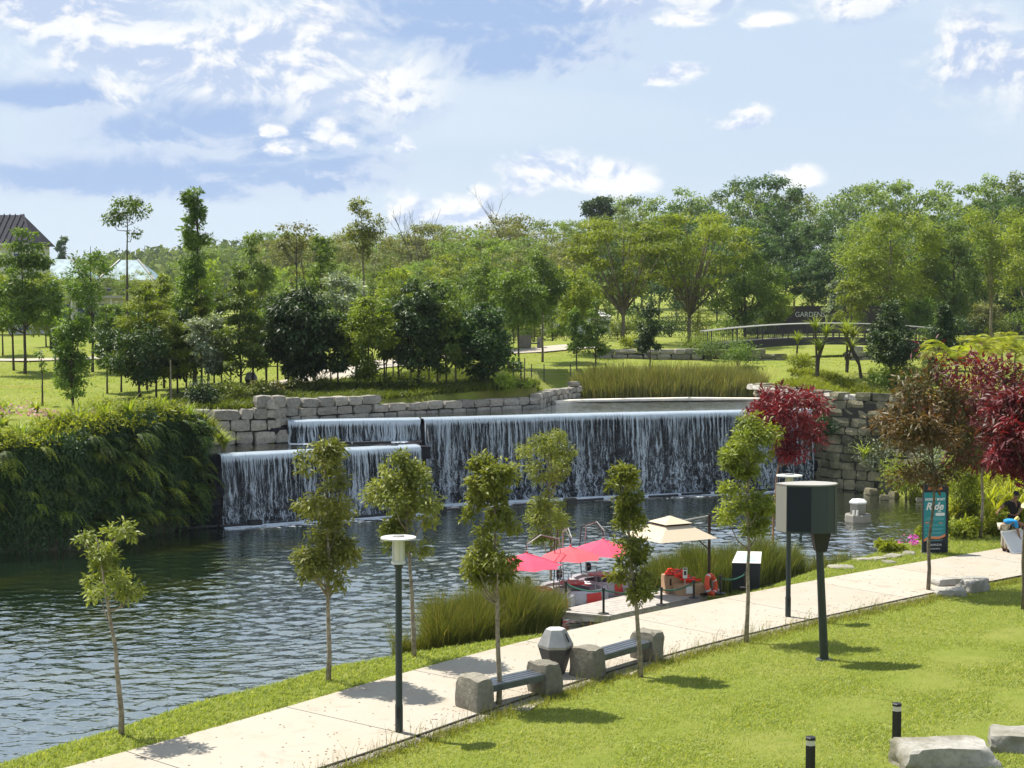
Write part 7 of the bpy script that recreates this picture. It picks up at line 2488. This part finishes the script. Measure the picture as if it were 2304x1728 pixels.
# man in black, leaning over with one arm out
pl = G(2283, 1222, .04)
person('person in black shirt, trousers and cap leaning over with one arm out', pl, 0.0,
       dict(pelvis=(-.02, .05, .93), waist=(-.05, .02, 1.10), chest=(-.09, -.06, 1.36), neck=(-.07, -.13, 1.53), head0=(-.055, -.19, 1.63), head1=(-.05, -.20, 1.71), shL=(-.28, -.06, 1.42), elL=(-.50, -.16, 1.28), wrL=(-.62, -.22, 1.18), shR=(.10, -.08, 1.42), elR=(.12, -.26, 1.20), wrR=(-.02, -.38, 1.10), hipL=(-.12, .05, .88), knL=(-.20, .0, .50), anL=(-.26, .06, .09), toeL=(-.28, -.10, .05), hipR=(.09, .05, .88), knR=(.16, .0, .50), anR=(.20, .06, .09), toeR=(.22, -.10, .05), face=(.05, -1, -.35)), 0, 0, M['cloth_black'], M['cloth_black'], 'cap')
# lanyard
# man in blue bending over the wrapped panel
pl = G(2264, 1241, .04)
pb_ = person('person in blue shirt and beige trousers bending over the wrapped panel', pl, 0.0,
       dict(pelvis=(-.10, .0, .92), waist=(-.02, -.05, 1.02), chest=(.20, -.10, 1.08), neck=(.36, -.13, .98), head0=(.44, -.14, .92), head1=(.50, -.14, .87), shL=(.20, .06, 1.02), elL=(.28, .02, .76), wrL=(.36, -.06, .54), shR=(.20, -.28, 1.02), elR=(.28, -.26, .76), wrR=(.36, -.22, .54), hipL=(-.10, .09, .86), knL=(-.07, .10, .48), anL=(-.10, .10, .09), toeL=(.05, .10, .05), hipR=(-.10, -.09, .86), knR=(-.05, -.10, .48), anR=(-.04, -.12, .09), toeR=(.11, -.14, .05), face=(.3, -.1, -1)), 0, 0, M['cloth_blue'], M['cloth_beige'], 'hair')
MB().tube([(.26, -.12, 1.14), (.33, -.13, 1.07)], [.10, .085], 12).build('yellow_collar', M['yellowc'], pb_, smooth=True)
# third person mostly beyond the frame
pl = G(2322, 1236, .04)
person('person with straw hat and blue shirt cut off by the right edge', pl, 0.0,
       dict(pelvis=(.05, .0, .92), waist=(.02, -.03, 1.05), chest=(-.08, -.08, 1.26), neck=(-.16, -.12, 1.38), head0=(-.21, -.15, 1.45), head1=(-.24, -.17, 1.51), shL=(-.08, .10, 1.26), elL=(-.18, .02, 1.0), wrL=(-.26, -.08, .8), shR=(-.10, -.26, 1.26), elR=(-.20, -.32, 1.0), wrR=(-.28, -.34, .78), hipL=(.05, .09, .86), knL=(.02, .10, .48), anL=(.05, .10, .09), toeL=(-.10, .10, .05), hipR=(.05, -.09, .86), knR=(0, -.10, .48), anR=(.04, -.10, .09), toeR=(-.11, -.10, .05), face=(-.7, -.5, -.6)), 0, 0, M['cloth_blue'], M['cloth_beige'], 'hat')
# wrapped panel leaning on the path
b_ = G(2282, 1246, .04)
pn_ = thing('wrapped_panel', 'white panel wrapped in grey sheeting held by the people', 'panel', b_)
p_ = [Vector((-.07, -.0, 0)), Vector((.95, .1, .12)), Vector((.75, .42, .82)), Vector((-.36, .25, .68))]
th_ = Vector((.02, -.04, .02))
mb = MB(); n = 8; vs = []
for i in range(n + 1):
    for j in range(n + 1):
        a_ = p_[0].lerp(p_[1], i / n); c_ = p_[3].lerp(p_[2], i / n); q_ = a_.lerp(c_, j / n)
        q_ = q_ + Vector((0, -.03 * math.sin(i * 1.9 + j) * math.sin(j * 1.3), .02 * math.sin(i * 2.3)))
        vs.append(q_)
mb.add(vs, [(i * (n + 1) + j, (i + 1) * (n + 1) + j, (i + 1) * (n + 1) + j + 1, i * (n + 1) + j + 1) for i in range(n) for j in range(n)])
mb.build('sheeting', M['sheet'], pn_, smooth=True)
for a_, c_ in ((p_[0], p_[3]), (p_[0], p_[1]), (p_[3], p_[2])):
    MB().bar(a_, c_, .05, .05).build('frame_bar', M['white'], pn_)

# ---- fallen leaves and clippings on the path and the lawn
rw = np.random.default_rng(88)
q = rw.uniform(np.interp(-9, PFAR[:, 0], cum), np.interp(20, PFAR[:, 0], cum), 900)
off = np.where(rw.uniform(0, 1, 900) < .55, rw.uniform(2.6, 3.4, 900), rw.uniform(.05, 3.3, 900))
X = np.interp(q, cum, PFAR[:, 0]) + np.interp(q, cum, PDIR[:, 1]) * off; Y = np.interp(q, cum, PFAR[:, 1]) - np.interp(q, cum, PDIR[:, 0]) * off
n = len(X); a = rw.uniform(0, 6.28, n)
M['litter'] = leaf_mat('fallen_leaf', (.16, .10, .03), (.10, .06, .025), .1, ovar=0)
tag(link('fallen_leaves', leaves_mesh('fallen_leaves', np.stack([X, Y, np.full(n, .042)], 1), np.stack([np.cos(a), np.sin(a), 0 * a], 1), np.tile([0, 0, 1.0], (n, 1)) + rw.normal(0, .15, (n, 3)), rw.uniform(.03, .075, n), .03, rw.uniform(0, 1, n)), M['litter']), 'small dry leaves scattered over the concrete path', kind='stuff')
# dry seed stems in the grass verge
q = rw.uniform(np.interp(-4, PNEAR[:, 0], cum), np.interp(10, PNEAR[:, 0], cum), 260)
off = rw.uniform(-.05, .5, 260)
X = np.interp(q, cum, PNEAR[:, 0]) + np.interp(q, cum, PDIR[:, 1]) * off; Y = np.interp(q, cum, PNEAR[:, 1]) - np.interp(q, cum, PDIR[:, 0]) * off
scatter_blades('seed_stems', 'thin dry seed stems standing along the path edging', X, Y, .45, .010, M['reed_pond'], .5, 91, per=3, tuft=.06)
# ---- the humid air: one even box of thin haze round the park
hz = MB().box((0, 520, 62), (3400, 1900, 130)).build('haze', None)
hz.data.materials.clear()
hm = bpy.data.materials.new('haze'); hm.use_nodes = True
hm.node_tree.nodes.clear()
ho = hm.node_tree.nodes.new('ShaderNodeOutputMaterial'); hv = hm.node_tree.nodes.new('ShaderNodeVolumePrincipled')
hv.inputs['Color'].default_value = (0.80, 0.90, 1.0, 1); hv.inputs['Density'].default_value = HAZE; hv.inputs['Anisotropy'].default_value = 0.2
hm.node_tree.links.new(hv.outputs[0], ho.inputs['Volume'])
hz.data.materials.append(hm)
tag(hz, 'thin humid haze over the whole park', kind='stuff')
